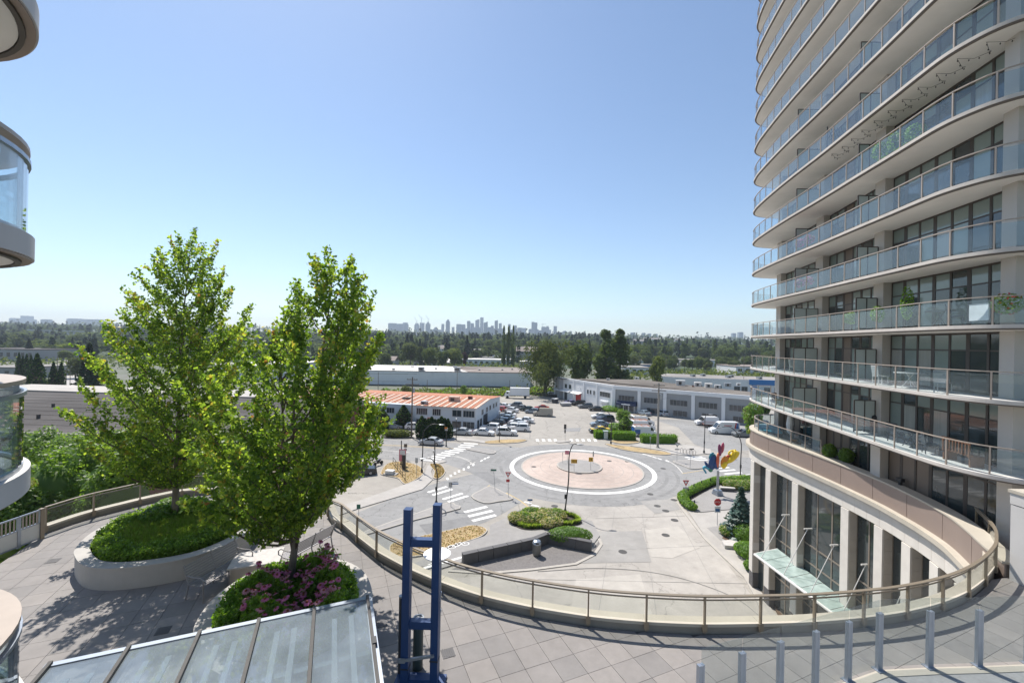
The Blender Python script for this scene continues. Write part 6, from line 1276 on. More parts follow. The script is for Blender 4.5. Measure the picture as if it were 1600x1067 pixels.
def far_wood(name, label, n, px0, px1, Y0, Y1, hmin, hmax, cards=44):
    Yd = Y0*(Y1/Y0)**rng.random(n); x = (rng.uniform(px0, px1, n)-800)/F_PX*Yd; h = rng.uniform(hmin, hmax, n); z = np.array([hill_z(a, b) for a, b in zip(x, Yd)]); con = rng.random(n) < .35
    d = rng.normal(size=(n, cards, 3)); d /= np.linalg.norm(d, axis=2, keepdims=True); d[:, :, 2] = np.abs(d[:, :, 2])*1.0 - .15
    u_ = rng.random((n, cards)); wid = h*.42; zz = np.where(con[:, None], u_, .25 + .75*(.5+.5*d[:, :, 2])); rad = np.where(con[:, None], (1-u_)*.55+.05, np.sqrt(np.clip(1-d[:, :, 2]**2, 0, 1)))
    a = np.arctan2(d[:, :, 1], d[:, :, 0]); C_ = np.stack([x[:, None] + np.cos(a)*rad*wid[:, None], Yd[:, None] + np.sin(a)*rad*wid[:, None], z[:, None] + zz*h[:, None]*np.where(con, 1.3, 1)[:, None]], 2).reshape(-1, 3)
    V, Fc = leaves(C_, 1.0, rng, .6, 0, d.reshape(-1, 3), .9, .25); s = np.repeat(h*.27, cards)[:, None, None]; V = ((V.reshape(-1, 4, 3) - C_[:, None, :])*s + C_[:, None, :]).reshape(-1, 3)
    tone = np.where(con, 2, (rng.random(n) < .35).astype(int)); o = npmesh(name, V, Fc, ['far_leaf', 'far_leaf_light', 'conifer_leaf'], np.repeat(tone, cards)); tag(o, label, 'woodland', None, 'stuff'); return o
far_wood('hillside_woods', 'continuous tree cover of the hillside under the skyline', 1500, 520, 960, 620, 1500, 11, 20)
far_wood('hillside_woods', 'continuous tree cover of the hillside at the far left', 1300, -250, 560, 600, 1600, 11, 19)
far_wood('hillside_woods', 'continuous tree cover of the low ridge at the right', 1700, 900, 1900, 520, 1700, 11, 18)
far_wood('hillside_woods', 'continuous tree cover at the foot of the far left slope', 700, -250, 570, 335, 600, 8, 14)
far_wood('hillside_woods', 'continuous tree cover at the foot of the middle slope', 420, 570, 1000, 400, 620, 8, 14)
far_wood('distant_woods', 'hazy blue tree line along the far horizon', 3000, -700, 2300, 1600, 3300, 18, 34, 14)
# meadow and scrub belts
def scrub(name, label, poly_px, n, h, size, mats, seed, z=0):
    P_ = GP(poly_px, z); q_ = np.array(pts_in(P_, n, seed)); r_ = np.random.default_rng(seed); C_ = np.concatenate([q_, (z + h*r_.random(n)**.7*(.55+.45*np.sin(q_[:, :1]*.7).ravel()*np.cos(q_[:, 1]*.5)))[:, None]], 1)
    V, Fc = leaves(C_, size, r_, .5, 0, None, .8); o = npmesh(name, V, Fc, list(mats), (r_.random(n)**1.5*len(mats)).astype(int).clip(0, len(mats)-1)); return tag(o, label, 'shrubs', None, 'stuff')
scrub('bramble_scrub', 'overgrown scrub strip along the foot of the long warehouse', [(560, 624), (640, 622), (760, 620), (872, 618), (868, 608), (760, 611), (640, 612), (560, 614)], 6500, 2.2, .75, ('meadow', 'shrub_bright', 'far_leaf_light'), 4)
ptree('broad', 'scrub_bush', 'pale silvery bush at the left of the warehouse scrub strip', 634, 622, 603, 18, None, 1, ['willow_leaf', 'meadow']); ptree('broad', 'scrub_bush', 'tall green bush in the middle of the warehouse scrub strip', 725, 622, 601, 14, None, 2, ['shrub_bright', 'meadow'])
for a, b in (((720, 560), (800, 556)), ((590, 566), (640, 562)), ((800, 562), (838, 560)), ((1000, 562), (1180, 560))):
    pass
for i_, (poly_, n_) in enumerate((([(960, 593), (1060, 595), (1215, 598), (1215, 583), (1060, 580), (960, 580)], 2600), ([(560, 577), (700, 577), (860, 582), (860, 571), (700, 568), (560, 567)], 2600), ([(0, 578), (330, 578), (330, 560), (0, 556)], 2200))):
    scrub('valley_scrub', ['low green scrub between the warehouses at the right', 'low green scrub at the foot of the middle slope', 'low green scrub across the far left valley'][i_], poly_, n_, 4.0, 1.5, ('far_leaf_light', 'far_leaf', 'meadow'), 50+i_)
mb = MB().wall(GP([(860, 621), (872, 621.5), (826, 616.5), (760, 618.5)][::-1]), 0, 1.1, .3); o = mb.build('dark_fence', 'iron'); tag(o, 'dark low fence behind the box truck at the lot edge', 'fence')
def cedar_row(x0, y0, x1, y1, n, h, lab, grp):
    for i in range(n): f = (i+.5)/n; g = G(lerp(x0, x1, f), lerp(y0, y1, f)); plant_tree('cypress', 'cedar_hedge_tree', ordinal(i) + ' ' + lab, (g[0], g[1], 0), h*rt.uniform(.92, 1.08), 2.2, grp, ['cedar_leaf', 'hedge_leaf'], i % 3)
cedar_row(656, 684, 702, 684.5, 9, 4.2, 'dark cedar from the left in the tall hedge below the white sign', 'cedar hedge beside the street')
for x, y, h, lab in ((598, 671, 4.6, 'dark clipped cedar against the pale wall left of the utility pole'), (630, 668, 5.2, 'dark clipped cedar just left of the utility pole'), (580, 669, 4.8, 'dark clipped cedar at the edge of the right maple')): g = G(x, y); plant_tree('cypress', 'clipped_cedar', lab, (*g, 0), h, 2.6, None, None, 1)
# shrubs along the grey building and in the lots
sc_ = lambda x, y: (1020 + x/8.89, 560 + y/8.89); s8 = lambda x, y: (850 + x/8.89, 570 + y/8.89)
for i, (p, rx, h, kind, lab) in enumerate(((s8(400, 480), 1.1, 2.6, 0, 'dark shrub by the red doors'), (s8(560, 470), 1.2, 2.6, 0, 'round shrub right of the second red door'), (s8(735, 510), 1.4, 3.6, 0, 'tall shrub at the corner bay of the grey building'), (s8(730, 560), 2.2, 1.2, 1, 'low bright hedge in front of the corner bay shrub'), (s8(920, 570), .9, 3.2, 0, 'narrow shrub beside the white door canopy'), (s8(970, 575), .9, 3.0, 0, 'narrow shrub at the building corner'), (s8(950, 640), 3.8, 1.5, 1, 'long bright clipped hedge by the navy awning'), (s8(1430, 600), .8, 2.6, 0, 'narrow dark shrub right of the navy awning'),
        (sc_(205, 700), .8, 2.9, 0, 'narrow shrub left of the second grey bay'), (sc_(300, 700), .8, 2.9, 0, 'narrow shrub right of the white pilaster'), (sc_(575, 700), .8, 2.9, 0, 'narrow shrub before the third pilaster'), (sc_(690, 700), 1, 2.6, 0, 'shrub half behind the golden round bush'), (sc_(960, 710), 1, 2.8, 0, 'shrub left of the fourth pilaster'), (sc_(1070, 700), 1.2, 2.7, 0, 'shrub right of the fourth pilaster'), (sc_(460, 760), 1.6, 2.3, 2, 'golden green bush behind the dark parked wagon'), (sc_(60, 720), 1.2, 2.6, 2, 'golden bush behind the silver parked wagon'), (sc_(805, 780), 2.6, 3.5, 2, 'big golden round bush in front of the grey building'), (sc_(1490, 770), 1.2, 2.9, 0, 'dark shrub near the tower edge'), (sc_(1570, 775), 1.2, 2.8, 0, 'dark shrub next to the tower edge'))):
    g = G(*p); shrub('shrub', lab, 'shrub', (*g, 0), (rx, rx*.8, h/2), 700, .42, [('hedge_leaf', 'cedar_leaf'), ('shrub_bright', 'hedge_leaf'), ('yellow_shrub', 'shrub_bright')][kind], 60+i)
for x, y, top, w, lab in ((1176, 690, 630, 34, 'bushy light green tree beside the courier van'), (973, 664, 640, 24, 'spiky round bush tree in the middle of the parking strip')): ptree('broad', 'broadleaf_tree', lab, x, y, top, w, None, 1, ['shrub_bright', 'meadow'])
g = G(977, 676.5); plant_tree('cypress', 'clipped_cedar', 'dark rounded cedar in the middle of the parking strip', (*g, 0), 4.0, 3.2, None, ['hedge_leaf', 'cedar_leaf'], 2)
for i, (x, y, rx, ry, h, lab) in enumerate(((941, 684, 1.6, 1.0, 1.5, 'low rounded hedge left of the teal cabinet'), (974, 687, 2.3, 1.0, 1.7, 'clipped hedge right of the teal cabinet'), (1029, 692, 3.5, .9, 1.7, 'long box-cut hedge behind the concrete pole'), (962, 672, 1.6, 2.6, 1.6, 'loose green bushes between the parked cars'))):
    g = G(x, y); shrub('clipped_hedge', lab, 'hedge', (*g, 0), (rx, ry, h/2), 2600, .24, ('shrub_bright', 'hedge_leaf'), 90+i, None, True, .5, None, 0, i != 3)
g = G(620, 683); shrub('shrub', 'pale scrubby bush left of the cedar hedge', 'shrub', (*g, 0), (3.6, 1.2, .8), 1500, .32, ('meadow', 'willow_leaf'), 95)
for i, (x, y, lab) in enumerate(((880, 846, ''),)):
    g = G(890, 848.5); shrub('clipped_hedge', 'rounded clipped hedge behind the dark seat wall of the court', 'hedge', (*g, .1), (2.3, 1.15, .75), 6000, .13, ('hedge_leaf', 'shrub_bright'), 99, None, True, .5)
# flower island
fi = ccw(flower_isle); q_ = pts_in(fi, 15, 12, .6); rr_ = random.Random(2)
for i, p in enumerate(q_):
    cream = i % 3 != 2; shrub('flower_shrub' if cream else 'grassy_shrub', f'{ordinal(i)} low shrub dotted with cream blossom on the flower island' if cream else f'{ordinal(i)} low green tuft on the flower island', 'shrub', (p[0], p[1], .14), (rr_.uniform(.8, 1.3), rr_.uniform(.7, 1.1), rr_.uniform(.35, .5)), 1300, .15, ('leaf_mid', 'shrub_bright', 'hedge_leaf'), 120+i, 'cream flowering shrubs on the flower island' if cream else 'green tufts on the flower island', True, .4, (620, .19, 'flower_cream') if cream else (90, .15, 'flower_cream'))
o_ = offset(fi, .4, True); grass_patch('edging_grass', 'bright grassy edging round the flower island', 'grass', [p for p in resample(o_ + [o_[0]], .1)], .14, .55, 4200, 13, ('grass_blade', 'grass_tip'), 'stuff', .025)
# sculpture plaza hedge
hp = resample(spline(GP([(1121, 754), (1098, 763), (1072, 776), (1067, 781), (1070, 789), (1080, 797)]), 6), .8)
for i, p in enumerate(hp): shrub('border_shrub', f'{ordinal(i)} leafy shrub of the curved plaza border, counted from the street end', 'shrub', (p[0], p[1], .1), (.75, .7, .42), 700, .19, ('shrub_bright', 'grass_blade', 'hedge_leaf'), 150+i, 'curved shrub border of the sculpture plaza')
for i, (x, y, rx, m_) in enumerate(((1136, 758, 1.3, 0), (1150, 757, 1.3, 0), (1165, 756, 1.2, 0), (1158, 765, 1.5, 1), (1143, 764, 1.2, 1), (1172, 764, 1.3, 1))):
    g = G(x, y); shrub('grassy_shrub' if not m_ else 'flower_shrub', f'{ordinal(i % 3)} tall bright grass clump from the left behind the plaza bench' if not m_ else ['low cream-flowered shrub right behind the plaza bench', 'low cream-flowered shrub at the left end of the plaza bench', 'low cream-flowered shrub nearest the tower beside the plaza bench'][i-3], 'shrub', (*g, .1), (rx, rx*.8, .6), 1000, .2, ('shrub_bright', 'grass_blade') if not m_ else ('leaf_mid', 'hedge_leaf'), 180+i, 'grass clumps behind the plaza bench' if not m_ else 'cream shrubs beside the plaza bench', True, .3, None if not m_ else (400, .14, 'flower_cream'))
# conifer and shrubs by the tower entrance
g = G(1157, 840); t = plant_tree('conifer', 'blue_spruce', 'blue-green spruce against the tower base by the entrance drive', (*g, 0), 5.2, 1.5, None, ['blue_spruce'], 1)
for i, (x, y, rx, h, fl_, lab) in enumerate(((1138, 838, .9, .55, 1, 'cream-flowered bush at the foot of the spruce'), (1168, 872, 1.2, .7, 0, 'green bush between the spruce and the stone column'), (1160, 866, .8, .5, 0, 'low bush beside the boulder slab'), (1175, 893, .7, .45, 0, 'small bush at the left end of the planting strip'), (1166, 850, 1.2, 1.0, 0, 'tall bush against the stone column'))):
    g = G(x, y); shrub('shrub', lab, 'shrub', (*g, .1), (rx, rx, h), 1500, .16, ('shrub_bright', 'hedge_leaf'), 200+i, None, True, .4, (300, .13, 'flower_cream') if fl_ else None)
for i in range(9):
    g = G(lerp(1180, 1203, i/8), lerp(900, 934, i/8)); shrub('bedding_plant', f'{ordinal(i)} orange and green bedding plant from the spruce in the strip below the tower', 'plants', (*g, .14), (.3, .3, .2), 260, .11, ('shrub_bright', 'leaf_gold', 'petal_orange'), 220+i, 'bedding plants in the strip below the tower', False)
grass_patch('dry_turf', 'sparse dry turf blades on the lower verge', 'grass', [p for v in verges[:3] for p in pts_in(v, 900, 3, .15)], .11, .16, 9000, 31, ('petal_pale', 'flower_cream'), 'stuff', .02) if False else None
rngv = np.random.default_rng(3)
dv = np.array([p for v in verges[:3] for p in pts_in(v, 1400, 3, .15)]); V, Fc = leaves(np.concatenate([dv, np.full((len(dv), 1), .14)], 1), .16, rngv, .8); o = npmesh('dry_tuft', V, Fc, ['straw', 'yellow_shrub', 'meadow'], rngv.choice(3, len(dv), p=[.82, .08, .10])); tag(o, 'dry straw-coloured tufts on the grass verges', 'grass', None, 'stuff')
# ================================================================ VEHICLES
def car_proto(kind):
    """side profile swept across the width; front towards +X"""
    t = bpy.data.objects.new('car', None); COL.objects.link(t)
    S = {'sedan': dict(L=4.6, W=1.8, base=[(-2.3, .45), (-2.28, .85), (-1.75, .98), (-.1, .95), (1.15, .92), (2.05, .78), (2.28, .6), (2.3, .38)], cab=[(-1.65, .96), (-1.0, 1.38), (-.55, 1.45), (.25, 1.43), (1.1, .92)], w=(-1.42, 1.40)),
         'suv': dict(L=4.6, W=1.86, base=[(-2.28, .5), (-2.3, 1.0), (-2.2, 1.08), (0, 1.06), (1.05, 1.04), (2.0, .95), (2.28, .75), (2.3, .45)], cab=[(-2.2, 1.05), (-1.95, 1.62), (-1.4, 1.70), (.1, 1.68), (1.05, 1.04)], w=(-1.40, 1.42)),
         'hatch': dict(L=4.2, W=1.76, base=[(-2.08, .45), (-2.1, .9), (-2.0, .98), (0, .95), (1.1, .92), (1.85, .80), (2.08, .62), (2.1, .38)], cab=[(-2.0, .95), (-1.65, 1.42), (-1.0, 1.50), (.2, 1.46), (1.15, .92)], w=(-1.3, 1.3)),
         'van': dict(L=5.4, W=2.0, base=[(-2.7, .45), (-2.72, 1.15), (-2.7, 1.3), (0, 1.3), (1.7, 1.22), (2.35, 1.05), (2.68, .8), (2.7, .42)], cab=[(-2.7, 1.28), (-2.66, 2.1), (-2.4, 2.2), (.9, 2.16), (1.75, 1.2)], w=(-1.7, 1.7)),
         'highvan': dict(L=6.2, W=2.1, base=[(-3.1, .45), (-3.12, 1.2), (-3.1, 1.35), (0, 1.35), (2.1, 1.28), (2.75, 1.1), (3.08, .85), (3.1, .42)], cab=[(-3.1, 1.33), (-3.06, 2.6), (-2.9, 2.75), (.9, 2.72), (1.35, 2.5), (2.2, 1.28)], w=(-1.95, 2.05))}[kind]
    W = S['W']/2; b = MB()
    def sweep(prof, wid, z0, mi, mb_, taper=0.0, bottom=None):
        ztop = max(z for _, z in prof); n = len(prof); L_ = []
        for s in (-1, 1):
            for x, z in prof: L_.append((x, s*(wid - taper*max(0, z-z0)), z))
            if bottom is not None: L_ += [(prof[-1][0], s*wid, bottom), (prof[0][0], s*wid, bottom)]
        m_ = len(L_)//2; fs = [tuple(range(m_))[::-1] if False else tuple(range(m_)), tuple(range(m_, 2*m_))[::-1]] + [(i, m_+i, m_+(i+1) % m_, (i+1) % m_) for i in range(m_)]
        mb_.add(L_, fs, mi)
    sweep(S['base'], W, 0, 0, b, .0, .24)
    body = b.build('body', 'paint_white', t, local=True); md = None
    c = MB(); sweep(S['cab'], W-.05, S['cab'][0][1], 0, c, .22 if 'van' not in kind else .06); cabn = c.build('cabin', 'paint_white', t, local=True)
    z0, z1 = S['cab'][0][1], max(z for _, z in S['cab'])
    g = MB(); cab = S['cab']; tp = .22 if 'van' not in kind else .06
    def side(x0, z0_, x1, z1_, x2, z2_, x3, z3_):
        for s in (-1, 1): g.add([(x, s*(W-.05-tp*(z-z0)+.012), z) for x, z in ((x0, z0_), (x1, z1_), (x2, z2_), (x3, z3_))], [(0, 1, 2, 3) if s < 0 else (3, 2, 1, 0)])
    f, r = cab[-1], cab[-2]; hz_ = lambda k: lerp(z0, z1, k)
    if 'van' in kind: xa = f[0]; side(xa-.75, z0+.08, xa-.12, z0+.08, xa-.45, z0+.62, xa-.85, z0+.66)
    else:
        xr = cab[0][0]; side(xr+.42, z0+.05, -.15, z0+.05, -.15, z1-.10, cab[1][0]+.28, z1-.11); side(-.07, z0+.05, f[0]-.28, z0+.05, r[0]+.02, z1-.11, -.07, z1-.10)
    a_, b_ = Vector((f[0], 0, f[1])), Vector((r[0], 0, r[1])); nf = Vector((b_.z-a_.z, 0, a_.x-b_.x)).normalized()*.012; nf = nf if nf.x > 0 else -nf
    p0, p1 = a_.lerp(b_, .06)+nf, a_.lerp(b_, .92)+nf; ww = lambda z: W-.14-tp*(z-z0)
    g.add([(p0.x, -ww(p0.z), p0.z), (p0.x, ww(p0.z), p0.z), (p1.x, ww(p1.z), p1.z), (p1.x, -ww(p1.z), p1.z)], [(0, 1, 2, 3)])
    if kind != 'highvan':
        a_, b_ = Vector((cab[0][0], 0, cab[0][1])), Vector((cab[1][0], 0, cab[1][1])); p0, p1 = a_.lerp(b_, .15), a_.lerp(b_, .9); o_ = -.014
        g.add([(p0.x+o_, -ww(p0.z), p0.z+.01), (p0.x+o_, ww(p0.z), p0.z+.01), (p1.x+o_, ww(p1.z), p1.z+.01), (p1.x+o_, -ww(p1.z), p1.z+.01)], [(3, 2, 1, 0)])
    g.build('window', 'car_glass', t, local=True)
    wr = .33 if 'van' not in kind else .36
    for x in S['w']:
        for s in (-1, 1):
            w = MB(); n = 14; w.add([(x+wr*math.cos(2*math.pi*k/n), s*(W-.2), wr+wr*math.sin(2*math.pi*k/n)) for k in range(n)] + [(x+wr*math.cos(2*math.pi*k/n), s*(W+.012), wr+wr*math.sin(2*math.pi*k/n)) for k in range(n)], [tuple(range(n)), tuple(range(n, 2*n))] + [(k, (k+1) % n, n+(k+1) % n, n+k) for k in range(n)])
            wh = w.build('wheel', 'tyre', t, local=True); r_ = MB(); r_.add([(x+wr*.62*math.cos(2*math.pi*k/n), s*(W+.016), wr+wr*.62*math.sin(2*math.pi*k/n)) for k in range(n)], [tuple(range(n))]); r_.build('rim', 'rim', wh, local=True)
    xf = S['L']/2; zb = S['base'][-3][1] if 'van' in kind else .66
    for s in (-1, 1):
        MB().box(xf-.10, s*(W-.3), zb, .16, .36, .13).build('headlight', 'headlamp', t, local=True); MB().box(-xf+.03, s*(W-.22), zb+.15, .1, .26, .16 if 'van' not in kind else .5).build('tail_light', 'tail_lamp', t, local=True)
        MB().box(f[0]-.35, s*(W+.07), z0+.08, .12, .16, .12).build('mirror', 'black_paint', t, local=True)
    MB().box(xf-.02, 0, .42, .08, W*1.5, .16).build('grille', 'black_paint', t, local=True)
    return t
CP = {}
def car(kind, paint, px, py, heading, label, name=None, grp=None, cab=None, cat=None):
    if kind not in CP: CP[kind] = car_proto(kind); t = CP[kind]
    else: t = copy_tree(CP[kind])
    t.name = name or ('parked_van' if 'van' in kind else 'parked_car'); g = G(px, py, 0.02); t.location = (*g, .02); t.rotation_euler.z = R(heading); tag(t, label, cat or ('van' if 'van' in kind else 'car'), grp or 'cars parked in the lots')
    for c in t.children:
        if c.name.split('.')[0] in ('body', 'cabin'):
            c.material_slots[0].link = 'OBJECT'; c.material_slots[0].material = M['paint_' + (cab if cab and c.name.startswith('cabin') else paint)]
    return t
pa = lambda x, y: (640 + x/7.273, 560 + y/7.273); pb_ = lambda x, y: (560 + x/8.89, 640 + y/8.89)
for kind, col, p, hd, lab in (
 ('sedan', 'silver', pa(588, 862), 172, 'silver sedan at the left end of the front row beside the pale building'), ('sedan', 'white', pa(845, 868), -10, 'white sedan second in the front row of the crowded lot'), ('suv', 'white', pa(1100, 868), -4, 'white wagon third in the front row behind the lamp post'),
 ('suv', 'white', pa(915, 815), 165, 'white crossover in the second row against the building'), ('suv', 'black', pa(975, 768), 165, 'black wagon nosed toward the loading door'), ('hatch', 'navy', pa(1045, 735), 165, 'navy hatchback in the left column of the lot'), ('sedan', 'bluegrey', pa(1100, 700), 165, 'blue-grey sedan in the left column behind the navy hatchback'), ('sedan', 'white', pa(1115, 662), 165, 'white sedan in the left column near the green bin'), ('sedan', 'white', pa(1148, 607), 160, 'clean white sedan further up the left column'), ('hatch', 'red', pa(1020, 598), 165, 'small red car by the building side wall'), ('sedan', 'silver', pa(985, 552), 165, 'silver car at the far end of the building side wall'), ('sedan', 'white', pa(1060, 560), 165, 'white car beside the far silver one at the wall'), ('suv', 'grey', pa(1200, 552), 175, 'grey wagon in front of the box truck'), ('sedan', 'grey', pa(1262, 580), 160, 'dark grey sedan behind the clean white sedan'),
 ('sedan', 'green', pa(1340, 596), 165, 'dark green sedan near the top of the right column'), ('hatch', 'bluegrey', pa(1395, 622), 165, 'pale blue hatchback next to the beige van'), ('sedan', 'red', pa(1500, 582), 178, 'bright red car at the far right of the crowded lot'), ('van', 'beige', pa(1515, 652), 172, 'beige panel van parked at the right of the crowded lot'), ('sedan', 'white', pa(1310, 728), 168, 'white sedan at the outer end of the right column'), ('sedan', 'white', pa(1225, 748), 168, 'white sedan in the middle of the right column'), ('hatch', 'white', pa(1155, 802), 168, 'white hatchback between the two columns'), ('suv', 'white', pa(1250, 820), 172, 'white wagon at the lower right corner of the crowded lot'), ('hatch', 'silver', pa(1235, 785), 170, 'silver hatchback squeezed behind the corner wagon'),
 ('hatch', 'white', pb_(78, 262), 10, 'white hatchback glimpsed at the edge of the right maple'), ('sedan', 'white', pb_(160, 205), 10, 'white car against the clipped cedar left of the pole'), ('sedan', 'bluegrey', pb_(470, 262), 12, 'blue-grey sedan left of the utility pole'), ('hatch', 'white', pb_(775, 265), 12, 'white hatchback half hidden by the cedar hedge'),
 ('suv', 'white', s8(75, 432), 178, 'white crossover by itself at the far end of the drive'), ('sedan', 'violet', s8(365, 548), 200, 'violet-grey car by the grey dumpster at the red doors'), ('suv', 'black', s8(480, 560), 200, 'black car with pale boxes by the red doors'), ('suv', 'grey', s8(572, 598), 190, 'dark grey wagon in front of the tall corner shrub'), ('sedan', 'black', s8(728, 636), 185, 'black sedan in front of the long clipped hedge'),
 ('sedan', 'bluegrey', s8(1380, 694), 112, 'blue-grey sedan parked alone by the navy awning'), ('suv', 'silver', sc_(118, 790), 108, 'silver wagon parked right behind the concrete pole'), ('suv', 'black', sc_(390, 790), 105, 'black wagon parked before the second grey bay'), ('suv', 'maroon', sc_(670, 782), 110, 'dark maroon wagon left of the big golden bush'), ('sedan', 'black', sc_(808, 800), 115, 'black car in front of the big golden bush'),
 ('sedan', 'white', s8(775, 742), 184, 'white sedan farthest up the middle parking strip'), ('suv', 'navy', s8(850, 782), 184, 'navy crossover second in the middle parking strip'), ('sedan', 'bluegrey', s8(772, 850), 184, 'pale blue sedan third in the middle parking strip'), ('sedan', 'black', s8(768, 940), 184, 'black and yellow taxi nearest the street in the middle strip'),
 ('suv', 'white', s8(1250, 790), 6, 'white wagon behind the spiky round bush'), ('van', 'white', s8(1370, 828), 4, 'white work van with a ladder rack farthest from the street'), ('van', 'white', s8(1372, 896), 4, 'white work van with an orange rack in the middle of the trio'), ('van', 'white', s8(1400, 985), 4, 'white and blue work van nearest the street'),
 ('van', 'white', sc_(745, 925), 176, 'white panel van behind the flatbed trailer'), ('suv', 'grey', sc_(1260, 1085), 178, 'dark grey wagon in front of the white courier van')):
    t = car(kind, col, *p, hd, lab)
    if 'taxi' in lab:
        for c in t.children:
            if c.name.startswith('cabin'): c.material_slots[0].material = M['paint_yellow']
        MB().box(-1.9, 0, .99, .7, 1.6, .03).build('boot_lid', 'paint_yellow', t, local=True); MB().box(1.55, 0, .885, .9, 1.6, .02).build('bonnet', 'paint_yellow', t, local=True); MB().box(-.2, 0, 1.5, .25, .6, .14).build('roof_sign', 'white_sign', t, local=True)
    if 'rack' in lab or 'white and blue' in lab:
        m_ = 'petal_orange' if 'orange' in lab or 'blue' in lab else 'dry_grass'; k = MB()
        for s in (-.8, .8): k.bar((-2.3, s, 2.36), (.9, s, 2.36), .09, .09)
        for x in (-2.2, -.7, .8): k.bar((x, -.85, 2.3), (x, .85, 2.3), .07, .07)
        k.build('roof_rack', m_, t, local=True)
    if 'white and blue' in lab: MB().box(-2.71, 0, 1.2, .06, 1.9, 1.3).box(-2.0, -1.004, 1.1, 1.2, .012, .9).box(-2.0, 1.004, 1.1, 1.2, .012, .9).build('blue_panel', 'paint_blue', t, local=True)
t = car('sedan', 'silver', 673, 694.5, 171, 'silver sedan driving along the street before the cedar hedge', 'moving_car', 'cars on the street')
t = car('highvan', 'white', *sc_(985, 1040), 176, 'tall white courier van with red and blue stripes', 'courier_van')
for s in (-1, 1):
    for x, m_, w_ in ((-2.05, 'red_print', .28), (-2.55, 'paint_blue', .62)):
        y = s*(1.05-.05+.02); g = MB(); g.add([(x-w_/2, y, 1.35), (x+w_/2, y, 1.35), (x+w_/2-.28, y-s*.07, 2.65), (x-w_/2-.28 if x > -2.3 else x-w_/2+.0, y-s*.07, 2.65)], [(0, 1, 2, 3)]); g.build('side_stripe', m_, t, local=True)
    MB().box(-.5, s*(1.05-.07), 2.0, 1.7, .05, .16).build('lettering', 'red_print', t, local=True)
car('suv', 'black', 563, 741, 20, 'black car almost hidden under the right edge of the maple crown')
# box truck
g = G(808, 622); bt = thing('box_truck', 'white box truck parked across the end of the crowded lot', 'truck', (*g, 0), R(178)); o = lambda mb, n, m: mb.build(n, m, bt, local=True)
o(MB().box(-.9, 0, 2.45, 7.0, 2.4, 2.7), 'cargo_box', 'wall_white'); o(MB().box(-.9, 0, .95, 7.0, .9, .25), 'chassis', 'black_paint'); o(MB().add([(2.7, -1.1, .6), (4.5, -1.1, .6), (4.5, -1.1, 1.5), (3.9, -1.05, 2.5), (2.7, -1.05, 2.5), (2.7, 1.1, .6), (4.5, 1.1, .6), (4.5, 1.1, 1.5), (3.9, 1.05, 2.5), (2.7, 1.05, 2.5)], [(0,1,2,3,4), (9,8,7,6,5), (0,5,6,1), (1,6,7,2), (2,7,8,3), (3,8,9,4), (4,9,5,0)]), 'cab', 'paint_white')
o(MB().add([(4.46, -.95, 1.6), (4.46, .95, 1.6), (3.96, .9, 2.42), (3.96, -.9, 2.42)], [(0, 1, 2, 3)]).box(3.5, 0, 1.95, .7, 2.17, .6), 'window', 'car_glass'); o(MB().box(-4.5, 0, .75, .12, 2.3, .15), 'bumper', 'black_paint')
for x in (-2.9, 3.5):
    for s in (-1, 1): w = MB(); n = 14; w.add([(x+.48*math.cos(2*math.pi*k/n), s*.85, .48+.48*math.sin(2*math.pi*k/n)) for k in range(n)] + [(x+.48*math.cos(2*math.pi*k/n), s*1.14, .48+.48*math.sin(2*math.pi*k/n)) for k in range(n)], [tuple(range(n)), tuple(range(n, 2*n))] + [(k, (k+1) % n, n+(k+1) % n, n+k) for k in range(n)]); o(w, 'wheel', 'tyre')
for k in range(6): o(MB().box(-4.2+k*1.3, -1.21, 2.45, .04, .02, 2.6), 'rib', 'galv')
# flatbed trailer, dumpsters, motorbike
g = G(*sc_(790, 955)); tl = thing('flatbed_trailer', 'small red-brown trailer beside the courier van', 'trailer', (*g, 0), R(170)); o = lambda mb, n, m: mb.build(n, m, tl, local=True)
o(MB().box(0, 0, .75, 3.2, 1.8, .12), 'bed', 'brick'); o(MB().box(0, .88, 1.05, 3.2, .06, .5).box(0, -.88, 1.05, 3.2, .06, .5).box(-1.57, 0, 1.05, .06, 1.7, .5), 'side_board', 'wall_pale'); o(MB().bar((1.6, 0, .6), (2.8, 0, .5), .1, .1), 'drawbar', 'black_paint')
for s in (-1, 1): o(MB().tube([(0, s*.8, .35), (0, s*1.0, .35)], .35, 12), 'wheel', 'tyre')
def dumpster(label, p, m_, rz, s=(2.0, 1.5, 1.4)):
    t = thing('dumpster', label, 'dumpster', (*G(*p), 0), rz); b = MB(); w, d, h = s; b.add([(-w/2*.9, -d/2*.85, .15), (w/2*.9, -d/2*.85, .15), (w/2*.9, d/2*.85, .15), (-w/2*.9, d/2*.85, .15), (-w/2, -d/2, h), (w/2, -d/2, h), (w/2, d/2, h+.15), (-w/2, d/2, h+.15)], [(3,2,1,0),(4,5,6,7),(0,1,5,4),(1,2,6,5),(2,3,7,6),(3,0,4,7)]); b.build('bin', m_, t, local=True)
    MB().box(0, 0, h+.12, w*1.03, d*1.03, .07, 0, 0, .1).build('lid', 'wall_pale' if m_ == 'alu_dark' else m_, t, local=True); MB().box(-w/2-.05, 0, .7, .12, .3, .2).box(w/2+.05, 0, .7, .12, .3, .2).build('lifting_lug', 'black_paint', t, local=True); return t
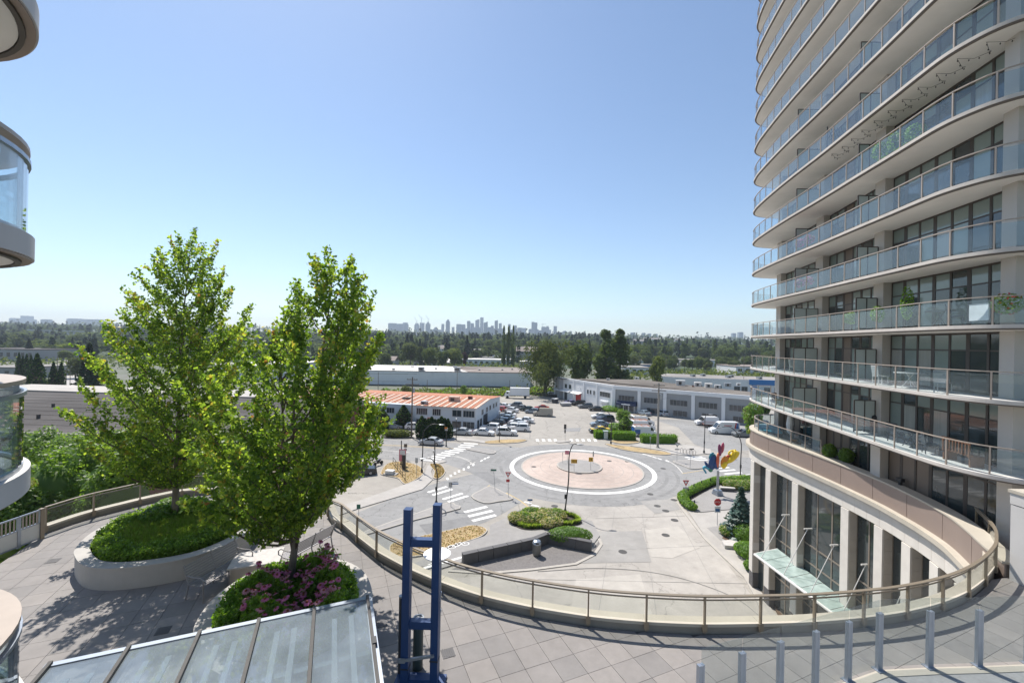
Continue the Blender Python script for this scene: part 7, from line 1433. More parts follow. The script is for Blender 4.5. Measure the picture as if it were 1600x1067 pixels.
dumpster('dark dumpster with a pale lid near the far red door', s8(150, 530), 'alu_dark', R(-60)); dumpster('green dumpster left of the two fenced bins by the golden bush', sc_(1010, 760), 'paint_green', R(-20)); dumpster('green dumpster nearest the tower behind the golden bush', sc_(1090, 765), 'green_sign', R(-20)); dumpster('bright lime bin at the corner of the crowded car lot', pa(972, 655), 'shrub_bright', R(80), (1.1, .9, 1.6)); dumpster('grey loading bin beside the violet car', s8(300, 570), 'wall_grey', R(15), (3.4, 1.8, .9))
g = G(591, 727); mo = thing('motorcycle', 'dark motorcycle parked at the left end of the dry grass island', 'motorcycle', (*g, .02), R(60)); o = lambda mb, n, m: mb.build(n, m, mo, local=True)
for x in (-.68, .68): o(MB().tube([(x, -.06, .31), (x, .06, .31)], .31, 14), 'wheel', 'tyre')
o(MB().blob((.15, 0, .8), (.35, .16, .16)), 'tank', 'paint_navy'); o(MB().box(-.4, 0, .8, .7, .26, .1), 'seat', 'black_paint'); o(MB().box(0, 0, .5, .5, .3, .35), 'engine', 'alu_dark'); o(MB().tube([(.68, 0, .31), (.45, 0, .95), (.4, -.35, 1.02)], .03, 6).tube([(.45, 0, .95), (.4, .35, 1.02)], .03, 6), 'handlebar', 'galv')

# ================================================================ STREET FURNITURE
def street_lamp(label, base, top, head, px_base_y=None):
    """base px, px of the point where the arm starts bending, px of the head"""
    b = G(*base); Y = b[1]; a = D(*top, Y); h = D(*head, Y); t = thing('street_lamp', label, 'street lamp', (*b, 0), 0, 'curved black street lamps')
    MB().lathe([(.17, 0), (.17, .5), (.10, .62), (.085, .7)], b[0], b[1], 12).build('lamp_base', 'black_paint', t)
    arm = spline([(b[0], Y, .6), (a[0], Y, a[2]*.6), a, (lerp(a[0], h[0], .25), Y, lerp(a[2], h[2], .68)), (lerp(a[0], h[0], .6), Y, h[2]+.02), h], 6); n = len(arm)
    MB().tube(arm, [lerp(.085, .04, k/(n-1)) for k in range(n)], 8).build('pole', 'black_paint', t); s = 1 if h[0] > a[0] else -1
    MB().blob((h[0]+s*.38, Y, h[2]-.03), (.48, .17, .075), 5, 10).build('lamp_head', 'galv', t); MB().box(h[0]+s*.42, Y, h[2]-.10, .4, .2, .02).build('lens', 'headlamp', t); MB().box(b[0]-.02, Y-.1, 2.1, .22, .12, .5).build('junction_box', 'black_paint', t); return t
street_lamp('black lamp post arching right over the dry grass island', (659, 739), (661, 678), (686, 663))
street_lamp('black lamp post arching left, rising behind the blue frame', (681.5, 790), (683, 741), (666, 716))
street_lamp('tall black lamp post in front of the roundabout', (883, 803), (889, 715), (901, 694))
street_lamp('black lamp post arching left over the middle parking strip', (954.5, 694), (955.5, 655), (944, 643.5))
street_lamp('black lamp post arching right toward the courier van', (1100, 708.5), (1101.5, 655), (1107, 647))
street_lamp('black lamp post near the tower arching left over the street', (1156.5, 750), (1158, 692), (1128, 667))
def plain_pole(name, label, base, top, r, m_, cat, grp=None, extra=None):
    b = G(*base); h = D(*top, b[1])[2]; t = thing(name, label, cat, (*b, 0), 0, grp); MB().tube([(*b, 0), (b[0]+.02, b[1], h*.5), (b[0], b[1], h)], [r, r*.85, r*.7], 10).build('pole', m_, t); MB().lathe([(r*1.5, 0), (r*1.5, .25), (r*1.05, .3)], *b, 10).build('base_collar', m_, t)
    if extra: extra(t, b, h)
    return t
def crossarms(t, b, h):
    for z, w in ((h-.5, 1.1), (h-1.5, 1.4)): MB().bar((b[0]-w, b[1]-.15, z), (b[0]+w, b[1]-.15, z), .12, .14).build('crossarm', 'wood_pole', t)
    for k in (-.95, -.4, .4, .95): MB().lathe([(.06, h-.4), (.08, h-.28), (.03, h-.2)], b[0]+k, b[1]-.15, 8).build('insulator', 'galv', t)
    MB().lathe([(.22, h-3.2), (.24, h-2.4), (.2, h-2.2)], b[0]+.35, b[1]-.1, 10).build('transformer', 'galv', t)
up1 = plain_pole('utility_pole', 'tall wooden utility pole in front of the rust-roofed building', (642.7, 684), (642.7, 589), .17, 'wood_pole', 'utility pole', 'power poles', crossarms)
up2 = plain_pole('utility_pole', 'thick concrete utility pole with transformers in front of the grey building', (1027.5, 700), (1029, 598), .22, 'concrete_pole', 'utility pole', 'power poles', crossarms)
up3 = plain_pole('utility_pole', 'thin utility pole between the golden bush and the concrete pole', (1117, 647), (1118.5, 604), .13, 'wood_pole', 'utility pole', 'power poles', None)
for lab, b, tp in (('thin pole at the left of the long grey warehouse', (590.4, 622), (590.4, 581)), ('thin pole before the left half of the grey warehouse', (667, 622), (667, 593)), ('tall thin pole before the middle of the grey warehouse', (713.7, 621), (713.7, 577)), ('short thin pole before the right half of the grey warehouse', (796, 618), (796, 594)), ('tall thin pole in front of the white blue-banded building', (1161.6, 612), (1162, 556)), ('thin pole left of the white blue-banded building', (1040, 606), (1040, 557)), ('short brown pole at the far side of the avenue on the left', (89, 609), (89, 556)), ('tall brown pole beside the avenue on the left', (103, 612), (103, 575)), ('thin brown pole between the cypress pair and the spruce', (109, 612), (109.5, 577))):
    plain_pole('utility_pole', lab, b, tp, .11, 'wood_pole', 'utility pole', 'power poles')
plain_pole('lot_light', 'slim black light post behind the front row of the crowded lot', (780, 691), (780, 642), .07, 'black_paint', 'light post', None, lambda t, b, h: MB().box(b[0], b[1]-.3, h, .3, .8, .12).build('lamp_head', 'galv', t))
plain_pole('lot_light', 'black lamp post in front of the silver sedan row', (712.6, 688), (713, 656.5), .09, 'black_paint', 'light post', None, lambda t, b, h: MB().lathe([(.1, h), (.24, h+.1), (.2, h+.35), (.02, h+.42)], *b, 10).build('lamp_head', 'galv', t))
plain_pole('signal_post', 'black signal post at the street side of the small dry verge', (678.7, 726), (679, 688), .12, 'black_paint', 'signal post', None, lambda t, b, h: MB().box(b[0]-.1, b[1]-.15, h*.55, .3, .25, .4).build('push_button', 'white_steel', t))
plain_pole('crossing_signal', 'pedestrian crossing signal post with orange top by the west crosswalk', (697, 697.5), (697, 672), .11, 'black_paint', 'crossing signal', None, lambda t, b, h: (MB().box(b[0], b[1]-.1, h+.2, .5, .35, .5).build('signal_head', 'galv', t), MB().box(b[0]-.05, b[1]-.28, h+.45, .5, .1, .3).build('signal_hood', 'petal_orange', t)))
plain_pole('signal_post', 'black post behind the red and white board on the grass island', (626.5, 727), (627.2, 688), .1, 'black_paint', 'signal post')
# overhead wires
def wires(label, a, b, zs, sag=.5):
    t = thing('overhead_wires', label, 'wires', (a[0], a[1], 0)); 
    for z0, z1, dx in zs:
        P_ = [Vector((a[0]+dx, a[1]-.15, z0)), Vector((b[0]+dx, b[1]-.15, z1))]; MB().tube([P_[0].lerp(P_[1], k/10) - Vector((0, 0, sag*4*(k/10)*(1-k/10))) for k in range(11)], .018, 4).build('wire', 'black_paint', t)
p1, p2, p3 = up1.location, up2.location, up3.location
wires('thin power wires from the concrete pole to the thin pole by the golden bush', p2, p3, [(11.5, 10.4, 0), (9.5, 8.6, 0)]); wires('thin power wires running left from the wooden utility pole', p1, (-75, 108, 0), [(13.2, 12.5, -.9), (13.2, 12.5, .9), (11.6, 11, 0)])
wires('thin power wires from the wooden utility pole toward the warehouse corner', p1, (-9, 160, 0), [(13.2, 11, 0)])
# signs
def sign(label, base, centre, shape, m_, w=.6, h=.6, back=None, grp=None, name='road_sign', face=0, extra=None, cat='sign'):
    b = G(*base, .1); Y = b[1]; c = D(*centre, Y); t = thing(name, label, cat, (*b, .1), 0, grp); MB().tube([(*b, .1), (lerp(b[0], c[0], .5), Y, lerp(.1, c[2], .5)), (c[0], Y, c[2]+h*.45)], .032, 6).build('post', 'galv', t)
    y = Y-.045; g = MB()
    def plate(poly, d0, d1): n = len(poly); q = [(c[0]+px, y-d1, c[2]+pz) for px, pz in poly] + [(c[0]+px, y-d0, c[2]+pz) for px, pz in poly]; return MB().add(q, [tuple(range(n)), tuple(range(n, 2*n))[::-1]] + [(i, n+i, n+(i+1) % n, (i+1) % n) for i in range(n)])
    if shape == 'rect': P_ = [(-w/2, -h/2), (w/2, -h/2), (w/2, h/2), (-w/2, h/2)]
    if shape == 'yield': P_ = [(0, -h/2), (w/2, h/2), (-w/2, h/2)]
    if shape == 'oct': P_ = [(w/2*math.cos(R(22.5+45*k))*1.08, w/2*math.sin(R(22.5+45*k))*1.08) for k in range(8)]
    pl_ = plate(P_, 0, .02).build('plate', m_, t)
    if shape == 'yield': plate([(p[0]*.52, p[1]*.52+h*.06) for p in P_], .021, .026).build('plate_centre', 'white_sign', pl_)
    if extra: extra(t, c, y, plate)
    return t
def text(s, t, x, y, z, size, m_):
    cu = bpy.data.curves.new('lettering', 'FONT'); cu.body = s; cu.size = size; cu.align_x = 'CENTER'; cu.align_y = 'CENTER'; cu.extrude = .003; cu.materials.append(M[m_]); q = bpy.data.objects.new('tmp', cu); COL.objects.link(q); bpy.context.view_layer.update(); me = bpy.data.meshes.new_from_object(q.evaluated_get(bpy.context.evaluated_depsgraph_get())); bpy.data.objects.remove(q); o = bpy.data.objects.new('lettering', me); COL.objects.link(o); o.parent = t; o.location = Vector((x, y, z)) - t.location; o.rotation_euler = (R(90), 0, 0); return o
def sub_plate(dz, w, h, m_):
    return lambda t, c, y, plate: plate([(-w/2, dz-h/2), (w/2, dz-h/2), (w/2, dz+h/2), (-w/2, dz+h/2)], 0, .02).build('lower_plate', m_, t)
sign('red octagonal stop sign beside the entrance drive, a pale plate below', (1120.7, 820), (1121, 784), 'oct', 'red_sign', .76, .76, extra=lambda t, c, y, plate: (text('STOP', t, c[0], y-.03, c[2], .26, 'white_sign'), plate([(-.33, -1.15), (.33, -1.15), (.33, -.45), (-.33, -.45)], 0, .02).build('lower_plate', 'white_sign', t), plate([(-.24, -1.05), (.24, -1.05), (.24, -.72), (-.24, -.72)], .021, .026).build('notice', 'blue_sign', t)))
sign('red and white yield sign at the right of the roundabout, a grey plate below', (1072, 779), (1071.5, 754.5), 'yield', 'red_sign', .85, .78, extra=sub_plate(-.62, .75, .22, 'galv'))
sign('yield sign on the splitter island left of the roundabout', (794.4, 777), (793.8, 741.5), 'yield', 'red_sign', .75, .7, extra=sub_plate(-.75, .45, .35, 'red_print'))
sign('yellow arrow board left on the roundabout island', (897, 737), (897, 720.3), 'rect', 'yellow_sign', .95, .62, grp='yellow arrow boards on the roundabout', extra=lambda t, c, y, plate: [plate([(k-.05, -.22), (k+.05, -.22), (k+.09, 0), (k+.05, .22), (k-.05, .22), (k-.01, 0)], .021, .027).build('chevron', 'black_paint', t) for k in (-.34, -.12, .10, .32)])
sign('yellow arrow board right on the roundabout island', (923, 735), (923, 717.5), 'rect', 'yellow_sign', .66, .66, grp='yellow arrow boards on the roundabout', extra=lambda t, c, y, plate: [plate([(k-.05, -.22), (k+.05, -.22), (k+.09, 0), (k+.05, .22), (k-.05, .22), (k-.01, 0)], .021, .027).build('chevron', 'black_paint', t) for k in (-.15, .1)])
sign('back of a reddish sign behind the left arrow board', (886.5, 724), (886, 706.5), 'rect', 'petal_pale', .7, .65); sign('slim grey sign behind the right arrow board', (926.5, 724.5), (927, 709), 'rect', 'galv', .22, .85); sign('thin bare sign post at the left of the roundabout island', (879.2, 724), (879.2, 709), 'rect', 'galv', .1, .6)
sign('grey sign back by the long traffic island, a blue street blade on top', (704.5, 791.6), (704, 757), 'rect', 'galv', .42, .62, extra=lambda t, c, y, plate: plate([(.1, .05), (.95, .08), (.95, .22), (.1, .19)], 0, .02).build('street_blade', 'blue_sign', t))
sign('dark green street name blade on the left splitter island', (773.6, 767), (771.3, 734), 'rect', 'green_sign', .75, .24); sign('blue street name cross near the flower island', (828, 801.5), (828, 780.5), 'rect', 'blue_sign', .6, .2, extra=lambda t, c, y, plate: MB().box(c[0], y, c[2]-.28, .04, .7, .18).build('cross_blade', 'blue_sign', t))
sign('grey no-entry sign back on the dry grass island', (650.5, 745), (651, 719), 'rect', 'galv', .4, .75); sign('brown signpost by the west street with two plates', (634, 717), (633.8, 696), 'rect', 'wood_pole', .55, .6, extra=sub_plate(-.65, .45, .4, 'galv')); sign('small green parking sign behind the terrace railing', (560.5, 808), (560.5, 791), 'rect', 'green_sign', .42, .5)
sign('grey inverted triangular sign back on the east splitter island', (1057.7, 721), (1058, 695), 'yield', 'concrete_pole', .9, .8, extra=sub_plate(-.75, .8, .2, 'galv')); sign('dark street name blade on the east splitter island', (1078, 731), (1080.5, 701.5), 'rect', 'iron', .75, .2); sign('tall grey sign box on the far splitter island', (883, 689.5), (883, 666.5), 'rect', 'iron', .5, 1.0, extra=sub_plate(-.95, .3, .7, 'iron'))
sign('thin post sign in front of the parked wagon row', (828, 685), (828, 664), 'rect', 'galv', .3, .4); sign('thin sign post near the striped sidewalk by the concrete pole', (1016, 703), (1016, 684), 'rect', 'galv', .25, .4)
sign('red and white notice board on the dry grass island', (629, 727), (629, 711), 'rect', 'petal_pale', 1.1, 1.9, name='notice_board', extra=lambda t, c, y, plate: (plate([(-.4, .1), (.4, .1), (.4, .8), (-.4, .8)], .021, .026).build('notice', 'white_sign', t)), cat='notice board')
g = G(631, 733, .1); t = thing('control_cabinet', 'narrow black control cabinet beside the notice board', 'cabinet', (*g, .1)); MB().box(g[0], g[1], 1.2, .5, .4, 2.2).build('cabinet', 'black_paint', t); MB().box(g[0], g[1], 2.34, .58, .48, .08).build('lid', 'iron', t)
g = G(610.5, 741, .1); t = thing('utility_vault', 'low white utility box on a pad on the dry grass island', 'utility box', (*g, .1)); MB().box(g[0], g[1], .18, 2.0, 1.1, .16, -.2).build('pad', 'sidewalk', t); MB().box(g[0]-.1, g[1], .45, 1.2, .8, .45, -.2).box(g[0]-.1, g[1], .70, 1.3, .9, .06, -.2).build('box', 'white_steel', t)
f = thing('guard_rail', 'dark bicycle-proof guard rail crossing the dry grass island', 'railing', (*G(615, 722), .1)); a, b = Vector((*G(614, 726), .1)), Vector((*G(633, 752), .1))
for i in range(6): p = a.lerp(b, i/5); MB().tube([p, p+Vector((0, 0, 1.1))], .035, 6).build('post', 'black_paint', f)
for z in (1.1, .6): MB().tube([a+Vector((0, 0, z)), b+Vector((0, 0, z))], .03, 6).build('rail', 'black_paint', f)
g = G(946, 686); t = thing('electrical_cabinet', 'teal electrical cabinet between the clipped hedges', 'cabinet', (*g, 0)); MB().box(g[0], g[1], .85, .95, .8, 1.7).build('cabinet', 'pole_green' if False else 'green_sign', t); MB().box(g[0], g[1], 1.74, 1.05, .9, .1).build('lid', 'frosted', t); MB().box(g[0], g[1], .06, 1.2, 1.0, .12).build('pad', 'sidewalk', t); MB().box(g[0], g[1]-.41, .9, .8, .03, 1.4).build('door', 'frosted', t)
for i, (x0, y0, x1, y1) in enumerate(((1058, 703, 1068, 714), (1066, 703, 1076, 715))): pass
rk_ = thing('bicycle_rack', 'row of dark bicycle hoops on the sidewalk near the concrete pole', 'bicycle rack', (*G(1074, 710), .1))
for i in range(5):
    p = Vector((*G(1063+i*5, 708+i*1.0), .1)); MB().tube([p, p+Vector((0, 0, .7)), p+Vector((.25, .05, .9)), p+Vector((.5, .1, .7)), p+Vector((.5, .1, 0))], .03, 6).build('hoop', 'iron', rk_)
# dark seat walls and litter bin of the court
sw_ = thing('seat_wall', 'low dark stone wall bending round the paved court', 'wall', (*G(835, 857), 0)); wl_ = resample([G(690, 896), G(728, 880)], count=1)
pathw = [Vector(G(*p)) for p in ((722, 883), (835, 857), (855, 848.5), (924, 862.5))]
for a, b in zip(pathw, pathw[1:]):
    L_ = (b-a).length; n = max(1, round(L_/1.6))
    for i in range(n): p, q2 = a.lerp(b, i/n+.003), a.lerp(b, (i+1)/n-.003); MB().bar((*p, .5), (*q2, .5), .42, 1.0).build('wall_block', 'stone_dark', sw_); MB().bar((*p, 1.03), (*q2, 1.03), .5, .07).build('capstone', 'stone_dark', sw_)
gq = G(838.5, 868); lb = thing('litter_bin', 'steel litter bin with a domed top standing by the dark seat wall', 'litter bin', (*gq, .05)); MB().lathe([(.34, .06), (.40, .3), (.40, 1.15)], *gq, 20).build('body', 'rim_dark', lb); MB().lathe([(.42, 1.15), (.42, 1.22), (.34, 1.42), (.15, 1.52), (.14, 1.46)], *gq, 20).build('dome', 'alu', lb); MB().lathe([(.30, .05), (.30, .09)], *gq, 16).build('foot', 'iron', lb); MB().box(gq[0], gq[1]-.36, 1.3, .3, .1, .12).build('slot', 'black_paint', lb)
# sculpture
gs = G(1121, 774); Ys = gs[1]; sc = thing('sculpture', 'tall colourful petal sculpture on a grey post beside the street', 'sculpture', (*gs, .1)); S3 = lambda x, y, dy=0: Vector(D(1040 + x/5.93, 660 + y/5.93, Ys+dy))
MB().tube([(gs[0], Ys, .1), (gs[0]+.02, Ys, D(1121, 735, Ys)[2])], .16, 14).build('post', 'galv', sc)
for z, s in ((.25, 1.0), (.5, .86), (.68, .8)): MB().box(gs[0], Ys, z, s, s, .26 if z < .3 else .2, .3).build('plinth_step', 'alu', sc)
def petal(x, y, rx, rz, lean, m_, dy=0, ry=.16): c = S3(x, y, dy); MB().blob(c, (rx, ry, rz), 8, 14, 0, Matrix.Rotation(R(lean), 3, 'Y')).build('petal', m_, sc, True)
for n_, c_ in dict(p_navy=(.015, .06, .19), p_teal=(.01, .16, .22), p_cyan=(.06, .33, .45), p_green=(.03, .2, .13), p_plum=(.20, .03, .10), p_rose=(.42, .06, .12), p_coral=(.6, .12, .06), p_orange=(.66, .24, .02), p_yellow=(.75, .52, .02)).items(): mat(n_, c_, .35, .15, 1.5)
petal(440, 370, .62, 1.0, 12, 'p_navy'); petal(425, 310, .30, .55, 28, 'p_teal', .15); petal(470, 400, .35, .5, -20, 'p_navy', -.15); petal(415, 432, .42, .32, 70, 'p_green', .1); petal(385, 395, .2, .62, -35, 'p_navy', .05); petal(502, 255, .25, .82, -6, 'p_plum', -.05); petal(527, 235, .24, .74, 8, 'p_rose', .12); petal(483, 355, .22, 1.0, 2, 'p_coral', -.22); petal(545, 365, .52, .85, 14, 'p_orange', -.05); petal(545, 395, .36, .5, 30, 'p_yellow', -.2); petal(575, 330, .4, .5, 40, 'p_coral', .1); petal(488, 305, .2, .35, 0, 'p_orange', .1)
c = [S3(*p) for p in ((655, 262), (640, 300), (600, 345), (560, 370))]; MB().tube(spline(c, 5), [.42, .46, .47, .47, .46, .45, .44, .42, .4, .38, .36, .33, .3, .27, .24, .2][:16], 12).build('petal', 'p_yellow', sc, True)
c = [S3(*p) for p in ((650, 255), (600, 265), (585, 290), (600, 300))]; MB().tube(spline(c, 5), .11, 8).build('scroll', 'p_yellow', sc, True)
c = [S3(*p) for p in ((400, 430), (365, 410), (350, 425), (365, 450), (375, 468))]; MB().tube(spline(c, 5), [.16]*10+[.12]*11, 8).build('scroll', 'p_cyan', sc, True)
c = [S3(*p) for p in ((440, 295), (455, 300), (465, 320), (450, 330))]; MB().tube(spline(c, 5), .1, 8).build('scroll', 'p_teal', sc, True)
g = G(1136.5, 768); pbn = thing('stone_bench', 'pale stone bench on the sculpture plaza', 'bench', (*g, .1)); MB().box(g[0], g[1], .56, 1.9, .55, .12, -.12).build('seat', 'pale_granite', pbn); MB().box(g[0], g[1], .3, 1.7, .4, .4, -.12).build('base', 'stone_dark', pbn)
for i, (x, y) in enumerate(((1110, 760), (1096, 764.5), (1084, 770), (1075, 777), (1085, 797))): g = G(x, y); t = thing('bollard', ordinal(i) + ' slim dark bollard from the street in the curved shrub border', 'bollard', (*g, .1), 0, 'dark bollards round the sculpture plaza'); MB().tube([(*g, .1), (*g, 1.15)], .07, 10).build('shaft', 'black_paint', t); MB().lathe([(.075, 1.15), (.085, 1.2), (.04, 1.25)], *g, 10).build('cap', 'alu_dark', t)
g = G(1144, 855); t = thing('boulder_slab', 'flat pale stone slab in the planting by the tower', 'rock', (*g, .1)); MB().prism([(g[0]-1.0, g[1]-.5), (g[0]+.7, g[1]-.8), (g[0]+1.1, g[1]+.1), (g[0]+.2, g[1]+.7), (g[0]-.8, g[1]+.5)], .1, .45).build('slab', 'pale_granite', t)
# ================================================================ THINGS ON THE TOWER BALCONIES
def on_balcony(px, k, d):                   # spot d metres in from the balcony edge, seen on photo column px
    zf = rail_z(k) - 1.07 if k < 3 else DECK; best = min(edge[14:], key=lambda p: abs((uv(px, 540)[0])/F_PX - (p[0]+d)/p[1])); return Vector((best[0]+d, best[1], zf))
def potted(label, px, k, d, h, r, mats=('shrub_bright', 'leaf_mid'), flowers=None, pot='stone_tan'):
    p = on_balcony(px, k, d); t = shrub('potted_plant', label, 'potted plant', p + Vector((0, 0, .4)), (r, r, h/2), 420, .11, mats, int(px)+k, None, False, .3, flowers); MB().lathe([(r*.45, 0), (r*.7, .4), (r*.72, .42), (r*.6, .42), (r*.58, .36)], p.x, p.y, 14).build('pot', pot, t); return t
potted('tall leafy plant on the third balcony above the roofline near the left column', 1370, 0, .7, .9, .3); potted('slim bamboo plant beside the middle column', 1417, 0, .8, 1.7, .25); potted('small dark round pot plant on the fourth balcony', 1330, 0, .6, .7, .35, ('hedge_leaf', 'leaf_mid')); potted('red-flowered pot plant at the right end of the eye-level balcony', 1568, 0, .55, .8, .45, ('hedge_leaf', 'leaf_mid'), (60, .1, 'red_print'), 'stone_dark')
for x, lab in ((1250, 'left pink flower pot on the balcony above'), (1262, 'right pink flower pot on the balcony above')): potted(lab, x, -2, .45, .6, .32, ('petal_pink', 'petal_pale', 'shrub_bright'))
for x, lab in ((1246, 'left pink flower pot one balcony lower'), (1259, 'right pink flower pot one balcony lower')): potted(lab, x, -1, .45, .6, .32, ('petal_pink', 'petal_pale', 'shrub_bright'))
potted('spiky yellow-green plant at the left tip of a balcony', 1219, -2, .9, .9, .35, ('yellow_shrub', 'shrub_bright')); potted('bushy plant on the balcony below the string lights', 1372, -3, .8, 1.0, .5); potted('second bushy plant on the balcony below the string lights', 1395, -3, .8, 1.0, .5, ('leaf_mid', 'hedge_leaf')); potted('third smaller bush on the balcony below the string lights', 1425, -3, .8, .8, .4)
def set_at(px, k, d): return on_balcony(px, k, d)
p = set_at(1510, 2, 1.0); t = thing('wooden_bench', 'red-brown wooden slat bench on the lowest full balcony', 'bench', p, R(80))
for i in range(5): MB().box(0, -.2+i*.09, .42, 1.3, .07, .03).build('seat_slat', 'timber', t, local=True)
for i in range(9): MB().box(-.6+i*.15, .26, .7, .06, .03, .5).build('back_slat', 'timber', t, local=True)
MB().box(0, .26, .95, 1.35, .05, .07).build('back_rail', 'timber', t, local=True)
for s in (-1, 1): MB().box(s*.62, 0, .21, .06, .5, .42).box(s*.62, .26, .68, .06, .05, .6).build('leg', 'timber', t, local=True)
def chair(label, px, k, d, rz, m_='alu_dark'):
    t = thing('patio_chair', label, 'chair', set_at(px, k, d), rz); MB().box(0, 0, .43, .5, .5, .05).build('seat', m_, t, local=True); MB().box(0, .25, .72, .5, .04, .5, 0, 0, -.15).build('backrest', m_, t, local=True)
    for sx_ in (-1, 1):
        for sy_ in (-1, 1): MB().box(sx_*.22, sy_*.22, .21, .035, .035, .42).build('leg', m_, t, local=True)
    return t
def table(label, px, k, d, m_='alu_dark', r=.5):
    t = thing('patio_table', label, 'table', set_at(px, k, d)); MB().lathe([(r, .70), (r, .74)], 0, 0, 20).build('tabletop', m_, t, local=True)
    for s in range(3): a = s*2.09; MB().tube([(.3*math.cos(a), .3*math.sin(a), 0), (-.15*math.cos(a), -.15*math.sin(a), .7)], .022, 6).build('leg', m_, t, local=True)
chair('dark folding chair left of the wooden bench', 1455, 2, 1.0, R(60)); chair('second dark chair beside the grill on the lowest full balcony', 1400, 2, 1.2, R(100)); chair('timber chair at the left end of the lowest full balcony', 1215, 2, 1.0, R(10), 'timber'); table('dark round table on the lowest full balcony', 1428, 2, 1.1); table('dark patio table on the eye-level balcony', 1470, 0, .9); chair('dark patio chair on the eye-level balcony', 1490, 0, .9, R(40)); chair('white patio chair one balcony below eye level', 1380, 1, .9, R(80), 'white_steel'); chair('grey patio chair right one balcony below eye level', 1475, 1, .9, R(120), 'galv'); table('pale patio table one balcony below eye level', 1425, 1, 1.0, 'white_steel', .6); chair('pale chair left one balcony below eye level', 1240, 1, 1.0, R(20), 'white_steel')
p = set_at(1522, 0, .35); t = thing('white_screen', 'white cloth screen hanging inside the eye-level railing', 'screen', p); MB().bar((p.x, p.y-.45, p.z+.5), (p.x+.08, p.y+.3, p.z+.5), .04, .62).build('cloth', 'white_sign', t); MB().bar((p.x, p.y-.45, p.z+.83), (p.x+.08, p.y+.3, p.z+.83), .05, .04).build('rod', 'galv', t)
p = set_at(1365, 2, 1.5); t = thing('barbecue_grill', 'black barbecue grill below the frosted screen', 'grill', p, R(80)); MB().box(0, 0, .45, .9, .5, .7).build('cart', 'alu_dark', t, local=True); MB().blob((0, 0, .88), (.42, .28, .22), 5, 10).build('lid', 'black_paint', t, local=True); MB().box(.62, 0, .82, .35, .45, .04).build('side_shelf', 'galv', t, local=True)
# corner terrace of the podium
q0_ = lambda px, py, z: Vector(G3(px, py, z))
p = Vector((21.9, 35.2, DECK)); t = thing('garden_sofa', 'dark wicker sofa with light blue cushions on the podium corner terrace', 'sofa', p, R(-20)); MB().box(0, 0, .2, 1.8, .8, .35).build('base', 'alu_dark', t, local=True); MB().box(0, .36, .55, 1.8, .12, .5).build('backrest', 'alu_dark', t, local=True)
for s in (-.45, .45): MB().box(s, -.03, .46, .85, .68, .16).build('seat_cushion', 'p_cyan', t, local=True); MB().box(s, .26, .72, .82, .16, .42).build('back_cushion', 'p_cyan', t, local=True)
p = Vector((22.1, 32.9, DECK)); t = thing('folded_parasol', 'folded white parasol standing beside the sofa', 'parasol', p); MB().tube([(0, 0, 0), (0, 0, 2.5)], .025, 8).build('pole', 'galv', t, local=True); MB().lathe([(.05, .7), (.2, .9), (.26, 1.5), (.16, 2.2), (.03, 2.45)], 0, 0, 12).build('canopy', 'white_sign', t, local=True); MB().lathe([(.25, 0), (.25, .08), (.05, .12)], 0, 0, 14).build('foot', 'stone_dark', t, local=True)
for x, y, lab, m_, s in ((21.6, 31.6, 'wooden crate table with orange bowl on the podium corner terrace', 'timber', .6), (21.3, 34.0, 'low dark coffee table before the sofa', 'alu_dark', .5)):
    t = thing('low_table', lab, 'table', (x, y, DECK)); MB().box(0, 0, .38, s, s*1.3, .06).build('tabletop', m_, t, local=True)
    for a in (-1, 1):
        for b in (-1, 1): MB().box(a*s*.4, b*s*.52, .18, .06, .06, .36).build('leg', m_, t, local=True)
    if 'crate' in lab: MB().lathe([(.08, .41), (.2, .5), (.22, .54)], 0, 0, 12).build('bowl', 'p_orange', t, local=True)
g = Vector((21.0, 36.0, DECK)); shrub('potted_plant', 'yellow-flowered pot at the tip of the podium terrace', 'potted plant', g, (.4, .4, .25), 300, .1, ('leaf_gold', 'yellow_shrub', 'shrub_bright'), 401)
for x, y, lab in ((20.75, 27.0, 'left round topiary pot beside the terrace divider'), (20.95, 25.9, 'right round topiary pot beside the terrace divider')):
    t = shrub('potted_plant', lab, 'potted plant', (x, y, DECK+.45), (.42, .42, .45), 700, .12, ('hedge_leaf', 'leaf_mid'), int(y*10), 'topiary pots on the podium terrace'); MB().lathe([(.26, DECK), (.36, DECK+.5), (.3, DECK+.5)], x, y, 14).build('pot', 'stone_dark', t)
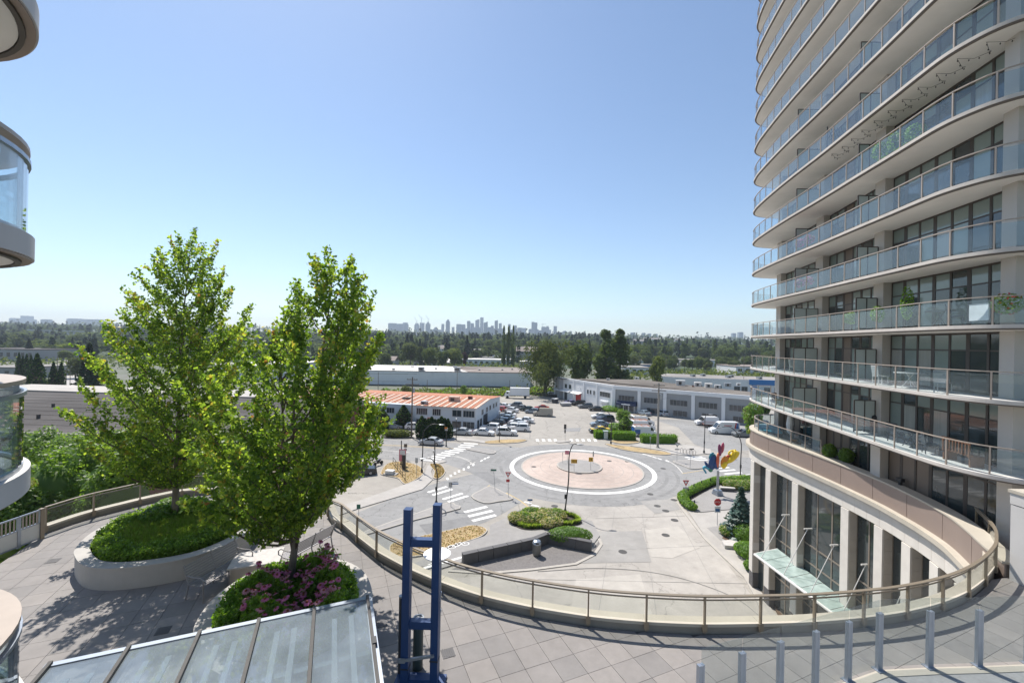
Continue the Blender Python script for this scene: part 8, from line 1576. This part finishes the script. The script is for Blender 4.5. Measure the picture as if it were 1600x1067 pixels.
# string lights under a balcony and the dark trellis
sl = thing('string_lights', 'string of small bulbs zigzagging under a balcony soffit', 'string lights', (19.5, 20, rail_z(-4)-1.3)); zs_ = rail_z(-4) - 1.30; pts = []
for i in range(23): y = lerp(15.9, 26.5, i/22); pts.append((edgeX(y) + (.45 if i % 2 else 1.3), y, zs_ - .03))
w = MB()
for a, b in zip(pts, pts[1:]): w.tube([a, tuple((Vector(a)+Vector(b))/2 - Vector((0, 0, .14))), b], .008, 4, cap=False)
w.build('cord', 'black_paint', sl)
for a, b in zip(pts, pts[1:]):
    for f in (0.05, .35, .65):
        p = Vector(a).lerp(Vector(b), f) - Vector((0, 0, .17 if f > .1 else .08)); MB().blob(p, (.022, .022, .04), 4, 6).build('bulb', 'black_paint', sl)
p = set_at(1288, -4, .5); t = thing('trellis', 'dark lattice trellis on an upper balcony', 'trellis', p)
for i in range(6): MB().bar((p.x+.0+i*.22, p.y, p.z+.9), (p.x+.45+i*.22, p.y, p.z+1.7), .035, .035).bar((p.x+.45+i*.22, p.y+.03, p.z+.9), (p.x+i*.22, p.y+.03, p.z+1.7), .035, .035).build('lattice_bar', 'black_paint', t)
MB().bar((p.x, p.y, p.z), (p.x, p.y, p.z+1.75), .05, .05).bar((p.x+1.5, p.y, p.z), (p.x+1.5, p.y, p.z+1.75), .05, .05).build('stake', 'black_paint', t)
# small devices on the deck side
p = Vector((20.0, 21.6, CAP)); t = thing('flood_light', 'small black floodlight clipped to the podium coping', 'floodlight', p); MB().box(p.x+.3, p.y, p.z+.1, .12, .12, .2).build('stem', 'black_paint', t); MB().box(p.x+.3, p.y, p.z+.28, .2, .3, .18).build('head', 'black_paint', t)
pr0 = Vector((20.6, 24.6)); t = thing('terrace_divider', 'short glass divider rail between the podium terraces', 'railing', (20.6, 27.8, DECK)); MB().bar((20.55, 27.4, DECK+1.05), (22.0, 27.1, DECK+1.05), .06, .05).build('handrail', 'rail_tan', t); MB().bar((20.6, 27.4, DECK+.55), (21.95, 27.12, DECK+.55), .014, .85).build('glass_panel', 'balcony_glass', t)
for f in (0, .5, 1): x, y = lerp(20.55, 22.0, f), lerp(27.4, 27.1, f); MB().box(x, y, DECK+.52, .05, .05, 1.04).build('post', 'rail_tan', t)
